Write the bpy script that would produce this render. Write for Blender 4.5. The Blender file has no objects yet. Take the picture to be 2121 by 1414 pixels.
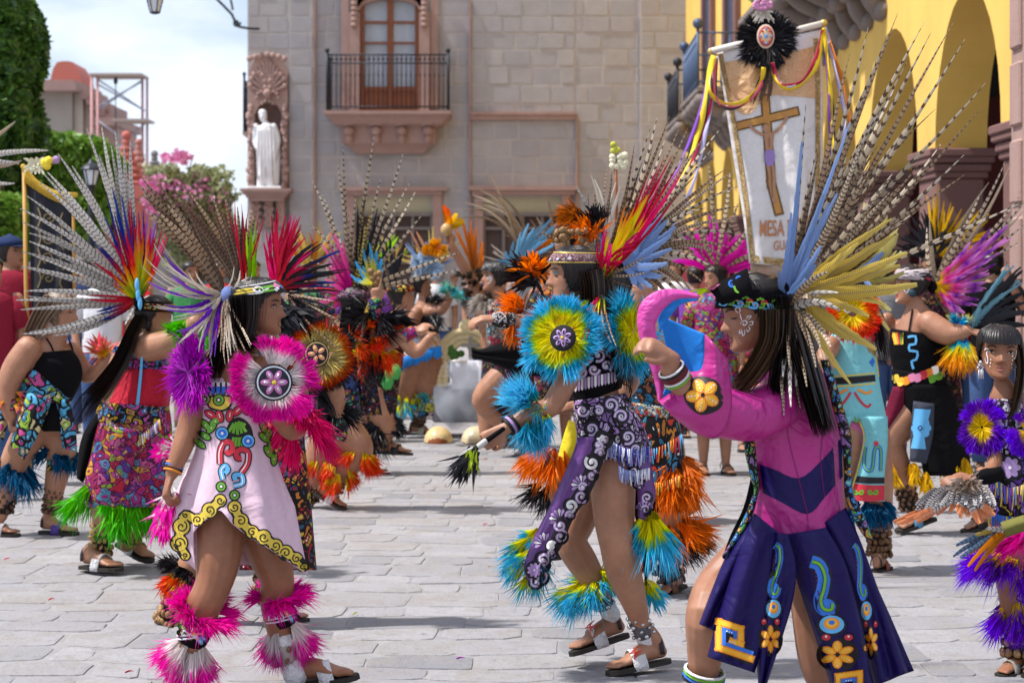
import bpy, bmesh, math, random
import numpy as np
from mathutils import Vector, Matrix, Quaternion
from mathutils.bvhtree import BVHTree
R = random.Random(7)
C = bpy.context.scene.collection
S = bpy.context.scene
# ---------------------------------------------------------------- camera, sky, sun, exposure
F, CX, HY, H = 4124.0,1060.5,580.0,1.46      # focal length in photo pixels, principal column, horizon row, eye height
cam = bpy.data.cameras.new('camera'); camo = bpy.data.objects.new('camera', cam); C.objects.link(camo)
camo.location = (0,0, H); camo.rotation_euler = (math.pi/2,0,0)
cam.lens = 70; cam.sensor_width = 36; cam.shift_y = -127/2121; cam.clip_end = 2000; cam.clip_start = .1
cam.dof.use_dof = True; cam.dof.focus_distance = 7.3; cam.dof.aperture_fstop = 5.6
S.camera = camo
SUN_EL, SUN_AZ = math.radians(60), math.radians(262)   # azimuth of the sun seen from above, from +Y clockwise
w = bpy.data.worlds.new('World'); S.world = w; w.use_nodes = True
nt = w.node_tree; nt.nodes.clear()
out = nt.nodes.new('ShaderNodeOutputWorld'); bg = nt.nodes.new('ShaderNodeBackground'); sky = nt.nodes.new('ShaderNodeTexSky')
sky.sky_type = 'NISHITA'; sky.sun_disc = False; sky.sun_elevation = SUN_EL; sky.sun_rotation = SUN_AZ
sky.air_density = 1.0; sky.dust_density = .8; sky.ozone_density = 2.5
tc = nt.nodes.new('ShaderNodeTexCoord'); mp = nt.nodes.new('ShaderNodeMapping'); mp.inputs['Scale'].default_value = (1.0,1.0,2.6)
n1 = nt.nodes.new('ShaderNodeTexNoise'); n1.inputs['Scale'].default_value = 4.2; n1.inputs['Detail'].default_value = 7; n1.inputs['Roughness'].default_value = .55
cr = nt.nodes.new('ShaderNodeValToRGB'); cr.color_ramp.elements[0].position = .40; cr.color_ramp.elements[1].position = .60
mx = nt.nodes.new('ShaderNodeMix'); mx.data_type = 'RGBA'
mx.inputs[7].default_value = (8.6,9.3,10.9,1)
nt.links.new(tc.outputs['Generated'], mp.inputs[0]); nt.links.new(mp.outputs[0], n1.inputs['Vector']); nt.links.new(n1.outputs['Fac'], cr.inputs[0])
mm = nt.nodes.new('ShaderNodeMath'); mm.operation = 'MULTIPLY_ADD'; mm.inputs[1].default_value = .66; mm.inputs[2].default_value = .26
nt.links.new(cr.outputs[0], mm.inputs[0]); nt.links.new(mm.outputs[0], mx.inputs[0]); nt.links.new(sky.outputs[0], mx.inputs[6])
nt.links.new(mx.outputs[2], bg.inputs[0]); nt.links.new(bg.outputs[0], out.inputs[0]); bg.inputs[1].default_value = .105
sun = bpy.data.lights.new('sun', 'SUN'); sun.energy = 4.8; sun.angle = math.radians(1.6); sun.color = (1,.97,.935)
suno = bpy.data.objects.new('sun', sun); C.objects.link(suno)
sd = Vector((math.sin(SUN_AZ)*math.cos(SUN_EL), math.cos(SUN_AZ)*math.cos(SUN_EL), math.sin(SUN_EL)))
suno.rotation_euler = sd.to_track_quat('Z', 'Y').to_euler(); suno.location = (0,0,30)
S.view_settings.view_transform = 'Standard'; S.view_settings.look = 'None'; S.view_settings.gamma = 1
S.view_settings.use_curve_mapping = False; S.view_settings.exposure = 0.30
S.cycles.use_denoising = True; S.cycles.max_bounces = 5; S.cycles.diffuse_bounces = 3; S.cycles.transparent_max_bounces = 12
S.cycles.caustics_reflective = False; S.cycles.caustics_refractive = False
# ---------------------------------------------------------------- helpers
def P(px, py, D): return Vector(((px-CX)*D/F, D, H-(py-HY)*D/F))
def tag(o, label=None, cat=None, group=None, kind=None):
 if label: o['label'] = label
 if cat: o['category'] = cat
 if group: o['group'] = group
 if kind: o['kind'] = kind
 return o
def empty(name, loc, label=None, cat=None, group=None, kind=None):
 o = bpy.data.objects.new(name, None); C.objects.link(o); o.location = loc; o.empty_display_size = .1
 return tag(o, label, cat, group, kind)
def root_loc(o):
 v = Vector(o.location)
 while o.parent: o = o.parent; v = v + Vector(o.location)
 return v
class MB:
 def __init__(s): s.v = []; s.f = []; s.fa = []; s.fr = []; s.mi = []; s.nparr = []
 def add(s, vs, fs, fa=None, fr=0.0, mi=0):
  b = len(s.v); s.v += [tuple(x) for x in vs]; s.f += [tuple(i+b for i in f) for f in fs]
  s.fa += fa if fa is not None else [(0,0,0)]*len(vs)
  s.fr += [fr]*len(vs); s.mi += [mi]*len(fs); return b
 def build(s, name, mat, parent=None, smooth=True, solid=0, loc=None):
  me = bpy.data.meshes.new(name)
  off = root_loc(parent) if parent else Vector(loc or (0,0,0))
  v = np.array(s.v, dtype=np.float64).reshape(-1,3) - np.array(off)
  me.from_pydata(v.tolist(),[], s.f)
  for m in (mat if isinstance(mat, (list, tuple)) else [mat]): me.materials.append(m)
  if any(s.mi): me.polygons.foreach_set('material_index', s.mi)
  if any(x != (0,0,0) for x in s.fa[:50]) or any(s.fr):
   a = me.attributes.new('fa', 'FLOAT_VECTOR', 'POINT'); a.data.foreach_set('vector', np.array(s.fa, dtype=np.float32).ravel())
   a = me.attributes.new('fr', 'FLOAT', 'POINT'); a.data.foreach_set('value', np.array(s.fr, dtype=np.float32))
  if smooth: me.polygons.foreach_set('use_smooth', [True]*len(me.polygons))
  me.update()
  o = bpy.data.objects.new(name, me); C.objects.link(o)
  if parent: o.parent = parent
  else: o.location = off
  if solid:
   m = o.modifiers.new('solid', 'SOLIDIFY'); m.thickness = solid; m.offset = 0
  return o
 # ---- primitives
 def box(s, c, sz, rz=0, mi=0, ax=None, bev=0):
  c = Vector(c); a, b, d = [x/2 for x in sz]
  M = ax if ax else Matrix.Rotation(rz, 3, 'Z')
  if bev:
   vs = [];
   for z, k in ((-d, bev),(-d+bev, 0),(d-bev, 0),(d, bev)):
    A, B = a-k, b-k; q = bev*.8
    for (x, y) in ((-A+q, -B),(A-q, -B),(A, -B+q),(A, B-q),(A-q, B),(-A+q, B),(-A, B-q),(-A, -B+q)): vs.append(c+M@Vector((x, y, z)))
   fs = [tuple(range(7,-1,-1)), tuple(range(24,32))]
   for r in range(3):
    for i in range(8): j = (i+1) % 8; fs.append((r*8+i, r*8+j, r*8+8+j, r*8+8+i))
  else:
   vs = [c+M@Vector((x*a, y*b, z*d)) for z in (-1,1) for x, y in ((-1,-1),(1,-1),(1,1),(-1,1))]
   fs = [(3,2,1,0),(4,5,6,7),(0,1,5,4),(1,2,6,5),(2,3,7,6),(3,0,4,7)]
  s.add(vs, fs, mi=mi)
 def ellip(s, c, r, n=10, mi=0, M=None, fr=0):
  c = Vector(c); M = M or Matrix.Identity(3); vs = [c+M@Vector((0,0, r[2]))]; m = max(4, n//2+1)
  for i in range(1, m):
   p = math.pi*i/m
   for j in range(n):
    t = 2*math.pi*j/n; vs.append(c+M@Vector((r[0]*math.sin(p)*math.cos(t), r[1]*math.sin(p)*math.sin(t), r[2]*math.cos(p))))
  vs.append(c-M@Vector((0,0, r[2]))); L = len(vs)-1; fs = []
  for j in range(n):
   k = (j+1) % n; fs.append((0,1+j, 1+k)); fs.append((L, 1+(m-2)*n+k, 1+(m-2)*n+j))
   for i in range(m-2): a = 1+i*n; fs.append((a+j, a+n+j, a+n+k, a+k))
  s.add(vs, fs, mi=mi, fr=fr)
 def ball(s, c, r, n=8, mi=0, fr=0): s.ellip(c, (r, r, r), n, mi, None, fr)
 def sweep(s, pts, n=12, cap=True, sub=3, mi=0, side=None, fr=0):
  q = resample([(*p[0], p[1], p[2]) for p in pts], sub) if sub > 1 and len(pts) > 2 else [(*p[0], p[1], p[2]) for p in pts]
  c = [Vector(a[:3]) for a in q]; vs = []; N = len(c); rings = []
  tans = []
  for i in range(N):
   t = c[min(i+1, N-1)]-c[max(i-1,0)]; tans.append(t.normalized() if t.length > 1e-9 else Vector((0,0,1)))
  def frame(t):
   y = side if side else Vector((0,1,0))
   a = t.cross(y)
   if a.length < .15: a = t.cross(Vector((1,0,0)))
   a.normalize(); return a, t.cross(a).normalized()
  seq = []
  if cap:
   for k in (85,60,30): seq.append((0,-math.sin(math.radians(k)), math.cos(math.radians(k))))
  for i in range(N): seq.append((i, 0,1))
  if cap:
   for k in (30,60,85): seq.append((N-1, math.sin(math.radians(k)), math.cos(math.radians(k))))
  dist = 0; tot = sum((c[i+1]-c[i]).length for i in range(N-1)) or 1; last = c[0]; fa = []
  for (i, o, k) in seq:
   a, b = frame(tans[i]); r1, r2 = q[i][3], q[i][4]; ce = c[i]+tans[i]*o*min(r1, r2)
   dist += (ce-last).length; last = ce
   for j in range(n):
    th = 2*math.pi*j/n; vs.append(ce+a*(r1*k*math.cos(th))+b*(r2*k*math.sin(th))); fa.append((min(1, dist/tot), j/n, dist))
  fs = []; m = len(seq)
  for i in range(m-1):
   for j in range(n): k = (j+1) % n; fs.append((i*n+j, i*n+k, (i+1)*n+k, (i+1)*n+j))
  fs.append(tuple(range(n-1,-1,-1))); fs.append(tuple((m-1)*n+j for j in range(n)))
  s.add(vs, fs, fa, fr, mi)
 def wire(s, a, b, r, n=6, mi=0): s.sweep([(Vector(a), r, r),(Vector(b), r, r)], n, False, 1, mi)
 def wires(s, pts, r, n=6, mi=0): s.sweep([(Vector(p), r, r) for p in pts], n, True, 2, mi)
 def grid(s, rows, mi=0, fa=None, fr=0, close=False):
  m = len(rows); n = len(rows[0]); vs = [p for r in rows for p in r]; fs = []
  for i in range(m-1):
   for j in range(n if close else n-1): k = (j+1) % n; fs.append((i*n+j, i*n+k, (i+1)*n+k, (i+1)*n+j))
  if fa is None: fa = [(i/(m-1), j/max(1, n-1),0.0) for i in range(m) for j in range(n)]
  return s.add(vs, fs, fa, fr, mi)
 def lathe(s, c, prof, n=16, mi=0):
  s.grid([[Vector(c)+Vector((r*math.cos(2*math.pi*j/n), r*math.sin(2*math.pi*j/n), z)) for j in range(n)] for r, z in prof], mi, close=True)
 def prism(s, poly, y0, y1, mi=0):
  n = len(poly); vs = [(x, y0, z) for x, z in poly]+[(x, y1, z) for x, z in poly]
  fs = [tuple(range(n)), tuple(range(2*n-1, n-1,-1))]+[(i, n+i, n+(i+1) % n, (i+1) % n) for i in range(n)]
  s.add(vs, fs, mi=mi)
def resample(q, sub):
 out = []; n = len(q); A = [np.array(x, float) for x in q]
 for i in range(n-1):
  p0, p1, p2, p3 = A[max(i-1,0)], A[i], A[i+1], A[min(i+2, n-1)]
  for k in range(sub):
   t = k/sub; out.append(.5*((2*p1)+(p2-p0)*t+(2*p0-5*p1+4*p2-p3)*t*t+(3*p1-p0-3*p2+p3)*t**3))
 out.append(A[-1]); return out
# ---------------------------------------------------------------- materials
MATS = {}
def nodes(name, rough=.6, metal=0, spec=.4):
 m = bpy.data.materials.new(name); m.use_nodes = True; t = m.node_tree; b = t.nodes['Principled BSDF']
 b.inputs['Roughness'].default_value = rough; b.inputs['Metallic'].default_value = metal
 b.inputs['Specular IOR Level'].default_value = spec
 return m, t, b
def N(t, kind, **kw):
 n = t.nodes.new('ShaderNode'+kind)
 for k, v in kw.items():
  if k.startswith('i_'): n.inputs[k[2:].replace('_', ' ')].default_value = v
  else: setattr(n, k, v)
 return n
def math_(t, op, a, b=None, c=None):
 n = t.nodes.new('ShaderNodeMath'); n.operation = op
 for i, x in enumerate((a, b, c)):
  if x is None: continue
  if isinstance(x, (int, float)): n.inputs[i].default_value = x
  else: t.links.new(x, n.inputs[i])
 return n.outputs[0]
def mixc(t, f, a, b, mode='MIX'):
 n = t.nodes.new('ShaderNodeMix'); n.data_type = 'RGBA'; n.blend_type = mode
 for i, x in ((0, f),(6, a),(7, b)):
  if isinstance(x, (int, float)): n.inputs[i].default_value = x
  elif isinstance(x, tuple): n.inputs[i].default_value = (*x[:3],1)
  else: t.links.new(x, n.inputs[i])
 return n.outputs[2]
def ramp(t, fac, stops, const=False):
 n = t.nodes.new('ShaderNodeValToRGB'); r = n.color_ramp
 if const: r.interpolation = 'CONSTANT'
 while len(r.elements) < len(stops): r.elements.new(.5)
 for e, (p, c) in zip(r.elements, stops): e.position = p; e.color = (*c[:3],1)
 t.links.new(fac, n.inputs[0]); return n.outputs[0]
def bump(t, b, h, strength, dist=.01):
 n = N(t, 'Bump', i_Strength=strength, i_Distance=dist); t.links.new(h, n.inputs['Height']); t.links.new(n.outputs[0], b.inputs['Normal'])
def coord(t): return N(t, 'TexCoord').outputs['Object']
def noise(t, sc, det=4, rough=.6, vec=None, dist=0):
 n = N(t, 'TexNoise', i_Scale=sc, i_Detail=det, i_Roughness=rough, i_Distortion=dist)
 t.links.new(vec or coord(t), n.inputs['Vector']); return n.outputs['Fac']
def plain(name, col, rough=.6, metal=0, var=.12, sc=9, bmp=0, spec=.28, sheen=0, emit=0, trans=0, rnd=0):
 key = ('plain', name)
 if key in MATS: return MATS[key]
 m, t, b = nodes(name, rough, metal, spec)
 f = noise(t, sc)
 c = mixc(t, f, tuple(x*(1-var) for x in col), tuple(min(1, x*(1+var)) for x in col))
 if rnd:
  oi = N(t, 'ObjectInfo').outputs['Random']
  f2 = math_(t, 'MULTIPLY_ADD', oi, rnd*2,1-rnd); hs = N(t, 'HueSaturation'); t.links.new(f2, hs.inputs['Value']); t.links.new(c, hs.inputs['Color']); c = hs.outputs[0]
 t.links.new(c, b.inputs['Base Color'])
 if bmp: bump(t, b, noise(t, sc*6,5), bmp)
 if sheen: b.inputs['Sheen Weight'].default_value = sheen
 MATS[key] = m; return m
def cloth(name, col, rough=.82, folds=.3, sc=7, spec=.12, sheen=0):
 key = ('cloth', name)
 if key in MATS: return MATS[key]
 m, t, b = nodes(name, rough, 0, spec); b.inputs['Sheen Weight'].default_value = sheen
 f = noise(t, 60,3); c = mixc(t, f, tuple(x*.85 for x in col), tuple(min(1, x*1.12) for x in col)); t.links.new(c, b.inputs['Base Color'])
 bump(t, b, noise(t, sc, 3,.5, None, .8), folds, .05); MATS[key] = m; return m
def skin(name, col):
 key = ('skin', name)
 if key in MATS: return MATS[key]
 m, t, b = nodes(name, .56,0,.25)
 b.inputs['Subsurface Weight'].default_value = .1; b.inputs['Subsurface Radius'].default_value = (.6,.22,.1); b.inputs['Subsurface Scale'].default_value = .008
 f = ramp(t, noise(t, 7,5,.65),[(.35,(0,0,0)),(.68,(1,1,1))]); c = mixc(t, f, (col[0]*.72, col[1]*.66, col[2]*.66), tuple(x*1.08 for x in col))
 f2 = noise(t, 30,3); c = mixc(t, math_(t, 'MULTIPLY', f2,.22), c, (col[0]*1.1, col[1]*.72, col[2]*.62)); t.links.new(c, b.inputs['Base Color'])
 bump(t, b, noise(t, 160,4),.3,.002); t.links.new(math_(t, 'MULTIPLY_ADD', noise(t, 14,3),.35,.30), b.inputs['Roughness']); b.inputs['Specular IOR Level'].default_value = .38; MATS[key] = m; return m
def plume_mat(name, stops, rough=.55, var=.42, trans=.38):
 key = ('plume', name)
 if key in MATS: return MATS[key]
 m, t, b = nodes(name, rough, 0,.2); at = N(t, 'Attribute', attribute_name='fa'); ar = N(t, 'Attribute', attribute_name='fr'); sp = N(t, 'SeparateXYZ'); t.links.new(at.outputs['Vector'], sp.inputs[0])
 x = math_(t, 'MULTIPLY_ADD', math_(t, 'SUBTRACT', ar.outputs['Fac'],.5),.30, sp.outputs[0])
 c = ramp(t, x, stops); hs = N(t, 'HueSaturation', i_Saturation=1.12); t.links.new(c, hs.inputs['Color'])
 t.links.new(math_(t, 'MULTIPLY_ADD', ar.outputs['Fac'], var*2,1-var), hs.inputs['Value'])
 f = noise(t, 240,2); c2 = mixc(t, math_(t, 'MULTIPLY', f, .18), hs.outputs[0],(0,0,0));
 t.links.new(c2, b.inputs['Base Color'])
 if trans:
  tr = N(t, 'BsdfTranslucent'); t.links.new(c2, tr.inputs[0]); ms = N(t, 'MixShader'); ms.inputs[0].default_value = trans
  t.links.new(b.outputs[0], ms.inputs[1]); t.links.new(tr.outputs[0], ms.inputs[2]); t.links.new(ms.outputs[0], t.nodes['Material Output'].inputs[0])
 MATS[key] = m; return m
def barred(name, stops, bar, freq, duty, slant=.35, edge=.0, barfade=None, rough=.5):
 key = ('barred', name)
 if key in MATS: return MATS[key]
 m, t, b = nodes(name, rough, 0,.35)
 at = N(t, 'Attribute', attribute_name='fa'); ar = N(t, 'Attribute', attribute_name='fr'); sp = N(t, 'SeparateXYZ'); t.links.new(at.outputs['Vector'], sp.inputs[0])
 T, A, L = sp.outputs; ab = math_(t, 'ABSOLUTE', A)
 n = noise(t, 35,3); d = math_(t, 'MULTIPLY_ADD', ab, -slant, math_(t, 'MULTIPLY_ADD', L, freq, math_(t, 'MULTIPLY_ADD', n, .8, ar.outputs['Fac'])))
 # spacing of the bars widens towards the tip, as on a real tail feather
 fr = math_(t, 'FRACT', d); bars = math_(t, 'LESS_THAN', fr, duty)
 base = ramp(t, T, stops); hs = N(t, 'HueSaturation'); t.links.new(base, hs.inputs['Color']); t.links.new(math_(t, 'MULTIPLY_ADD', ar.outputs['Fac'],.5,.75), hs.inputs['Value'])
 if barfade: bars = math_(t, 'MULTIPLY', bars, ramp(t, T, barfade))
 c = mixc(t, bars, hs.outputs[0], bar)
 fine = noise(t, 300,2); c = mixc(t, math_(t, 'MULTIPLY', fine, .4), c, (.03,.02,.015))
 shaft = math_(t, 'LESS_THAN', ab, .12); c = mixc(t, math_(t, 'MULTIPLY', shaft, .5), c, (.25,.17,.1))
 t.links.new(c, b.inputs['Base Color']); MATS[key] = m; return m
def emb(name, pal, scale=26, outline=.09, dark=(.012,.01,.012), inner=True, sq=(1,1,1), rough=.6, sheen=.1, shine=0):
 key = ('emb', name)
 if key in MATS: return MATS[key]
 m, t, b = nodes(name, rough, 0,.15)
 mp = N(t, 'Mapping'); mp.inputs['Scale'].default_value = sq; t.links.new(coord(t), mp.inputs[0])
 nz = N(t, 'TexNoise', i_Scale=scale*.45, i_Detail=2); t.links.new(mp.outputs[0], nz.inputs['Vector'])
 va = N(t, 'VectorMath', operation='MULTIPLY_ADD'); t.links.new(nz.outputs['Color'], va.inputs[0]); va.inputs[1].default_value = (3.2/scale,)*3; t.links.new(mp.outputs[0], va.inputs[2])
 vo = N(t, 'TexVoronoi', feature='F1'); vo.inputs['Scale'].default_value = scale; t.links.new(va.outputs[0], vo.inputs['Vector'])
 ve = N(t, 'TexVoronoi', feature='DISTANCE_TO_EDGE'); ve.inputs['Scale'].default_value = scale; t.links.new(va.outputs[0], ve.inputs['Vector'])
 sc = N(t, 'SeparateColor'); t.links.new(vo.outputs['Color'], sc.inputs[0])
 st = [(i/len(pal), c) for i, c in enumerate(pal)]
 c = ramp(t, sc.outputs[0], st, True)
 if inner:
  c2 = ramp(t, sc.outputs[1], st[::-1] and [(i/len(pal), x) for i, x in enumerate(pal[::-1])], True)
  r1 = math_(t, 'LESS_THAN', vo.outputs['Distance'],.30); r2 = math_(t, 'LESS_THAN', vo.outputs['Distance'],.36)
  c = mixc(t, r2, c, dark); c = mixc(t, r1, c, c2)
  rg = math_(t, 'LESS_THAN', math_(t, 'FRACT', math_(t, 'MULTIPLY', vo.outputs['Distance'],6.5)),.3); pk = math_(t, 'GREATER_THAN', sc.outputs[2],.45); c = mixc(t, math_(t, 'MULTIPLY', rg, pk), c, dark)
  r3 = math_(t, 'LESS_THAN', vo.outputs['Distance'],.1); c = mixc(t, r3, c, (.75,.72,.68))
 c = mixc(t, math_(t, 'LESS_THAN', ve.outputs['Distance'], outline), c, dark)
 th = N(t, 'TexWave', i_Scale=scale*5, i_Distortion=3); t.links.new(mp.outputs[0], th.inputs['Vector'])
 c = mixc(t, math_(t, 'MULTIPLY', th.outputs['Fac'],.22), c, (0,0,0)); t.links.new(c, b.inputs['Base Color'])
 bump(t, b, math_(t, 'MINIMUM', ve.outputs['Distance'],.2),.5,.01)
 if shine: b.inputs['Metallic'].default_value = shine
 MATS[key] = m; return m
# ================================================================ THE SETTING
def stone_mat(name, cols, sc=3, rough=.85, bmp=.35, spots=.5, rndhue=0, dirt=None):
 m, t, b = nodes(name, rough, 0,.25)
 oi = N(t, 'ObjectInfo').outputs['Random']; at = N(t, 'Attribute', attribute_name='fr').outputs['Fac']
 rr = math_(t, 'FRACT', math_(t, 'ADD', oi, at)); st = [(i/max(1, len(cols)-1), c) for i, c in enumerate(cols)]
 c = ramp(t, rr, st)
 geo = N(t, 'NewGeometry').outputs['Position']
 f = noise(t, sc, 6,.65, geo); c = mixc(t, ramp(t, f, [(.3,(0,0,0)),(.75,(1,1,1))]), mixc(t, 1.0, c, (.82,.81,.80), 'MULTIPLY'), c)
 if dirt:
  c = mixc(t, math_(t, 'MULTIPLY', ramp(t, noise(t, 4.7,6,.75, geo, .6),[(.46,(0,0,0)),(.62,(1,1,1))]),.75), c, dirt)
  c = mixc(t, math_(t, 'MULTIPLY', ramp(t, noise(t, 38,4,.8, geo),[(.52,(0,0,0)),(.72,(1,1,1))]),.5), c, (.20,.19,.19))
  c = mixc(t, math_(t, 'MULTIPLY', ramp(t, noise(t, .55,3,.5, geo),[(.35,(1,1,1)),(.6,(0,0,0))]),.22), c, (.30,.29,.30))
 f2 = noise(t, sc*9,4,.7, geo); c = mixc(t, math_(t, 'MULTIPLY', ramp(t, f2,[(.58,(0,0,0)),(.75,(1,1,1))]), spots), c, tuple(x*.45 for x in cols[0]))
 t.links.new(c, b.inputs['Base Color']); bump(t, b, noise(t, sc*14,6,.75, geo), bmp, .02); return m
M_pave = stone_mat('paving_stone_grey', [(.31,.30,.32),(.365,.355,.37),(.24,.24,.26),(.40,.385,.395),(.34,.33,.35),(.37,.35,.345)],1.4,.75,.8,.75, dirt=(.28,.25,.225))
M_joint = plain('sandy_joint', (.27,.26,.26),.95,0,.4,5,.4)
M_block = stone_mat('ashlar', [(.41,.39,.40),(.44,.415,.415),(.395,.38,.395),(.42,.395,.395),(.45,.42,.415),(.385,.375,.39),(.425,.39,.395)],1.6,.9,.5,.4)
M_mortar = plain('mortar', (.44,.40,.38),.95,0,.2,2,.3)
M_pink = stone_mat('pink_cantera', [(.44,.29,.25),(.39,.25,.215)],2.5,.85,.5,.4)
M_pinkd = stone_mat('dark_cantera', [(.23,.12,.105),(.19,.1,.09)],2.5,.85,.5,.4)
M_yel = plain('ochre_plaster', (.74,.47,.11),.9,0,.24,1.1,.5)
M_red = plain('dark_red_plaster', (.20,.02,.025),.9,0,.2,2)
M_iron = plain('wrought_iron', (.035,.037,.045),.5,.5,.3)
M_bluei = plain('blue_grey_iron', (.07,.10,.17),.5,.4,.3)
M_wood = plain('varnished_wood', (.23,.075,.03),.45,0,.35,6)
M_marble = plain('white_marble', (.78,.77,.78),.4,0,.06,4,.2)
M_dark = plain('dark_interior', (.012,.010,.011),.95)  # near-black colour standing in for the darkness of unlit interiors
M_glass, _t, _b = nodes('window_glass', .06,0,.6); _b.inputs['Base Color'].default_value = (.5,.55,.62,1); _b.inputs['Alpha'].default_value = .35
M_cur = cloth('white_curtain', (.80,.82,.88),.9,.5,14)
# ---- ground and paving
gr = MB(); gr.grid([[(x, y, -.0055) for x in (-300,-40,40,300)] for y in (-20,0,80,600)]); tag(gr.build('ground', M_joint), kind='structure')
pv = empty('paving', (0,0,0), kind='structure')
stones = []
y = 4.2; rr_ = random.Random(3)
while y < 44:
 dy = rr_.uniform(.17,.40) if y < 24 else rr_.uniform(.5,.8)
 x = -(.30*y+2)+rr_.uniform(0,.4); hw = .30*y+2.3
 while x < hw:
  dx = rr_.uniform(.16,.50) if y < 24 else rr_.uniform(.6,1.1)
  stones.append((x, y, dx, dy)); x += dx
 y += dy
def wob(x, y): return .03*math.sin(x*5.7+y*3.3)+.05*math.sin(x*1.3+y*2.1)+.035*math.sin(x*3.1-y*.7)-.05*x
def stone_geo(x, y, dx, dy, cx, cy):
 g = rr_.uniform(.0,.007); q = [(x+g, y+g),(x+dx-g, y+g),(x+dx-g, y+dy-g),(x+g, y+dy-g)]
 q = [(a+rr_.uniform(-.022,.022), b+wob(a, b)*1.0+rr_.uniform(-.024,.012)) for a, b in q]
 z0 = rr_.uniform(-.002,.002); tx, ty = rr_.uniform(-.008,.008), rr_.uniform(-.008,.008); pts = []
 mx_ = sum(a for a, b in q)/4; my_ = sum(b for a, b in q)/4
 for i in range(4):
  a, b, c = q[i-1], q[i], q[(i+1) % 4]; k = rr_.uniform(.05,.22)
  pts.append((b[0]+(a[0]-b[0])*k, b[1]+(a[1]-b[1])*k)); pts.append((b[0]+(c[0]-b[0])*k, b[1]+(c[1]-b[1])*k))
  h = rr_.uniform(.45,.55); j = rr_.uniform(-.012,.012); pts.append((b[0]+(c[0]-b[0])*h+j*.3, b[1]+(c[1]-b[1])*h+j))
 n = 12; vs = []
 for s_, dz in ((.90,0),(.975,-.0015),(1.0,-.010)):
  for a, b in pts: u, v = mx_+(a-mx_)*s_, my_+(b-my_)*s_; vs.append((u-cx, v-cy, z0+dz+tx*(u-mx_)+ty*(v-my_)))
 fs = [tuple(range(n))]+[(r*n+n+i, r*n+n+(i+1) % n, r*n+(i+1) % n, r*n+i) for r in range(2) for i in range(n)]
 return vs, fs
def seen(s):
 x, y, dx, dy = s; px = (x+dx/2)*F/y+CX; py = HY+H*F/y
 return (-60 < px < 2180 and py < 1480), dx*dy/y**3
vis = sorted([s for s in stones if seen(s)[0]], key=lambda s: -seen(s)[1]); near = set(vis[:295])
rest = MB()
for s_ in stones:
 x, y, dx, dy = s_
 if s_ in near:
  vs, fs = stone_geo(x, y, dx, dy, x+dx/2, y+dy/2); me = bpy.data.meshes.new('stone'); me.from_pydata(vs, [], fs); me.materials.append(M_pave)
  o = bpy.data.objects.new('stone', me); C.objects.link(o); o.parent = pv; o.location = (x+dx/2, y+dy/2,0)
 else:
  vs, fs = stone_geo(x, y, dx, dy, 0,0); rest.add(vs, fs, fr=rr_.random())
tag(rest.build('paving_stones', M_pave, pv, smooth=False), kind='stuff')
# ---- stone building with niche, balcony and windows
DF = 56.0; K = DF/F
def X(px, d=DF): return (px-CX)*d/F
def Z(py, d=DF): return H-(py-HY)*d/F
bld = empty('stone_building', (X(960), DF, 0), 'grey and pink stone palace with a corner niche and an iron balcony', 'building')
wall = MB()
holes = [(532,584,215,396),(752,864,-4,232),(738,894,408,720),(1003,1163,408,720)]
xs_ = sorted({513,1440}|{h[0] for h in holes}|{h[1] for h in holes})
for x0, x1 in zip(xs_, xs_[1:]):
 ys_ = [(-210,690)]
 for h in holes:
  if h[0] <= x0 and h[1] >= x1:
   ys_ = [q for (u, v) in ys_ for q in ((u, min(v, h[2])),(max(u, h[3]), v)) if q[1]-q[0] > 1]
 for (u, v) in ys_: wall.box(((X(x0)+X(x1))/2, DF+.394,(Z(u)+Z(v))/2),(X(x1)-X(x0),.8, Z(u)-Z(v)))
for (a_, b_, o_) in ((600.5,649.5,.14),(1325.5,1440,.12)): wall.box(((X(a_)+X(b_))/2, DF-o_/2,5.3),(X(b_)-X(a_), o_+.012,11.2))
wall.box(((X(513)+X(1440))/2, DF+3.6,5.3),(X(1440)-X(513)-.1,5.0,11.2))
wall.build('wall', M_mortar, bld, smooth=False)
wl = MB();
for (a, b, c, d_) in ((742,868,-4,236),): pass
openings = [(748,868,-8,236),(718,915,408,720),(985,1180,412,720),(516,600,110,398)]
pro = [(600,650,.12),(1325,1442,.10)]       # projecting strips
rb = random.Random(11); blocks = []
py = -150.0
rowi = 0
while py < 705:
 hgt = rb.choice((34,37,40,36));
 for (sx, ex, out_) in ((513,600,.0),(600,650,.14),(650,975,0),(975,1192,0.0),(1192,1325,.0),(1325,1442,.12)):
  x = sx + (-(rb.uniform(0,25)))
  while x < ex:
   wd = rb.uniform(38,68) if ex-sx > 60 else 60
   a, b = max(x, sx), min(x+wd, ex); x += wd
   if b-a < 8: continue
   segs = [(a, b)]
   for (o0, o1, p0, p1) in openings:
    if py+hgt > p0+2 and py < p1-2:
     ns = []
     for (u, v) in segs:
      if u < o0: ns.append((u, min(v, o0)))
      if v > o1: ns.append((max(u, o1), v))
     segs = [q for q in ns if q[1]-q[0] > 4]
   for (u, v) in segs: blocks.append((u, v, py, py+hgt, out_))
 py += hgt
ub = MB(); ub.box((0,0,0),(1,1,1)); tmp = ub.build('stone', M_block, None, smooth=False); unit = tmp.data; bpy.data.objects.remove(tmp)
_bm = bmesh.new(); _bm.from_mesh(unit); bmesh.ops.bevel(_bm, geom=_bm.edges[:], offset=.012, segments=1, affect='EDGES'); _bm.to_mesh(unit); _bm.free()
bo = Vector(bld.location); farb = MB(); nb = 0
blocks.sort(key=lambda q: -((q[1]-q[0])*(q[3]-q[2]) if 0 < q[3] and q[2] < 480 else 0))
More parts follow.
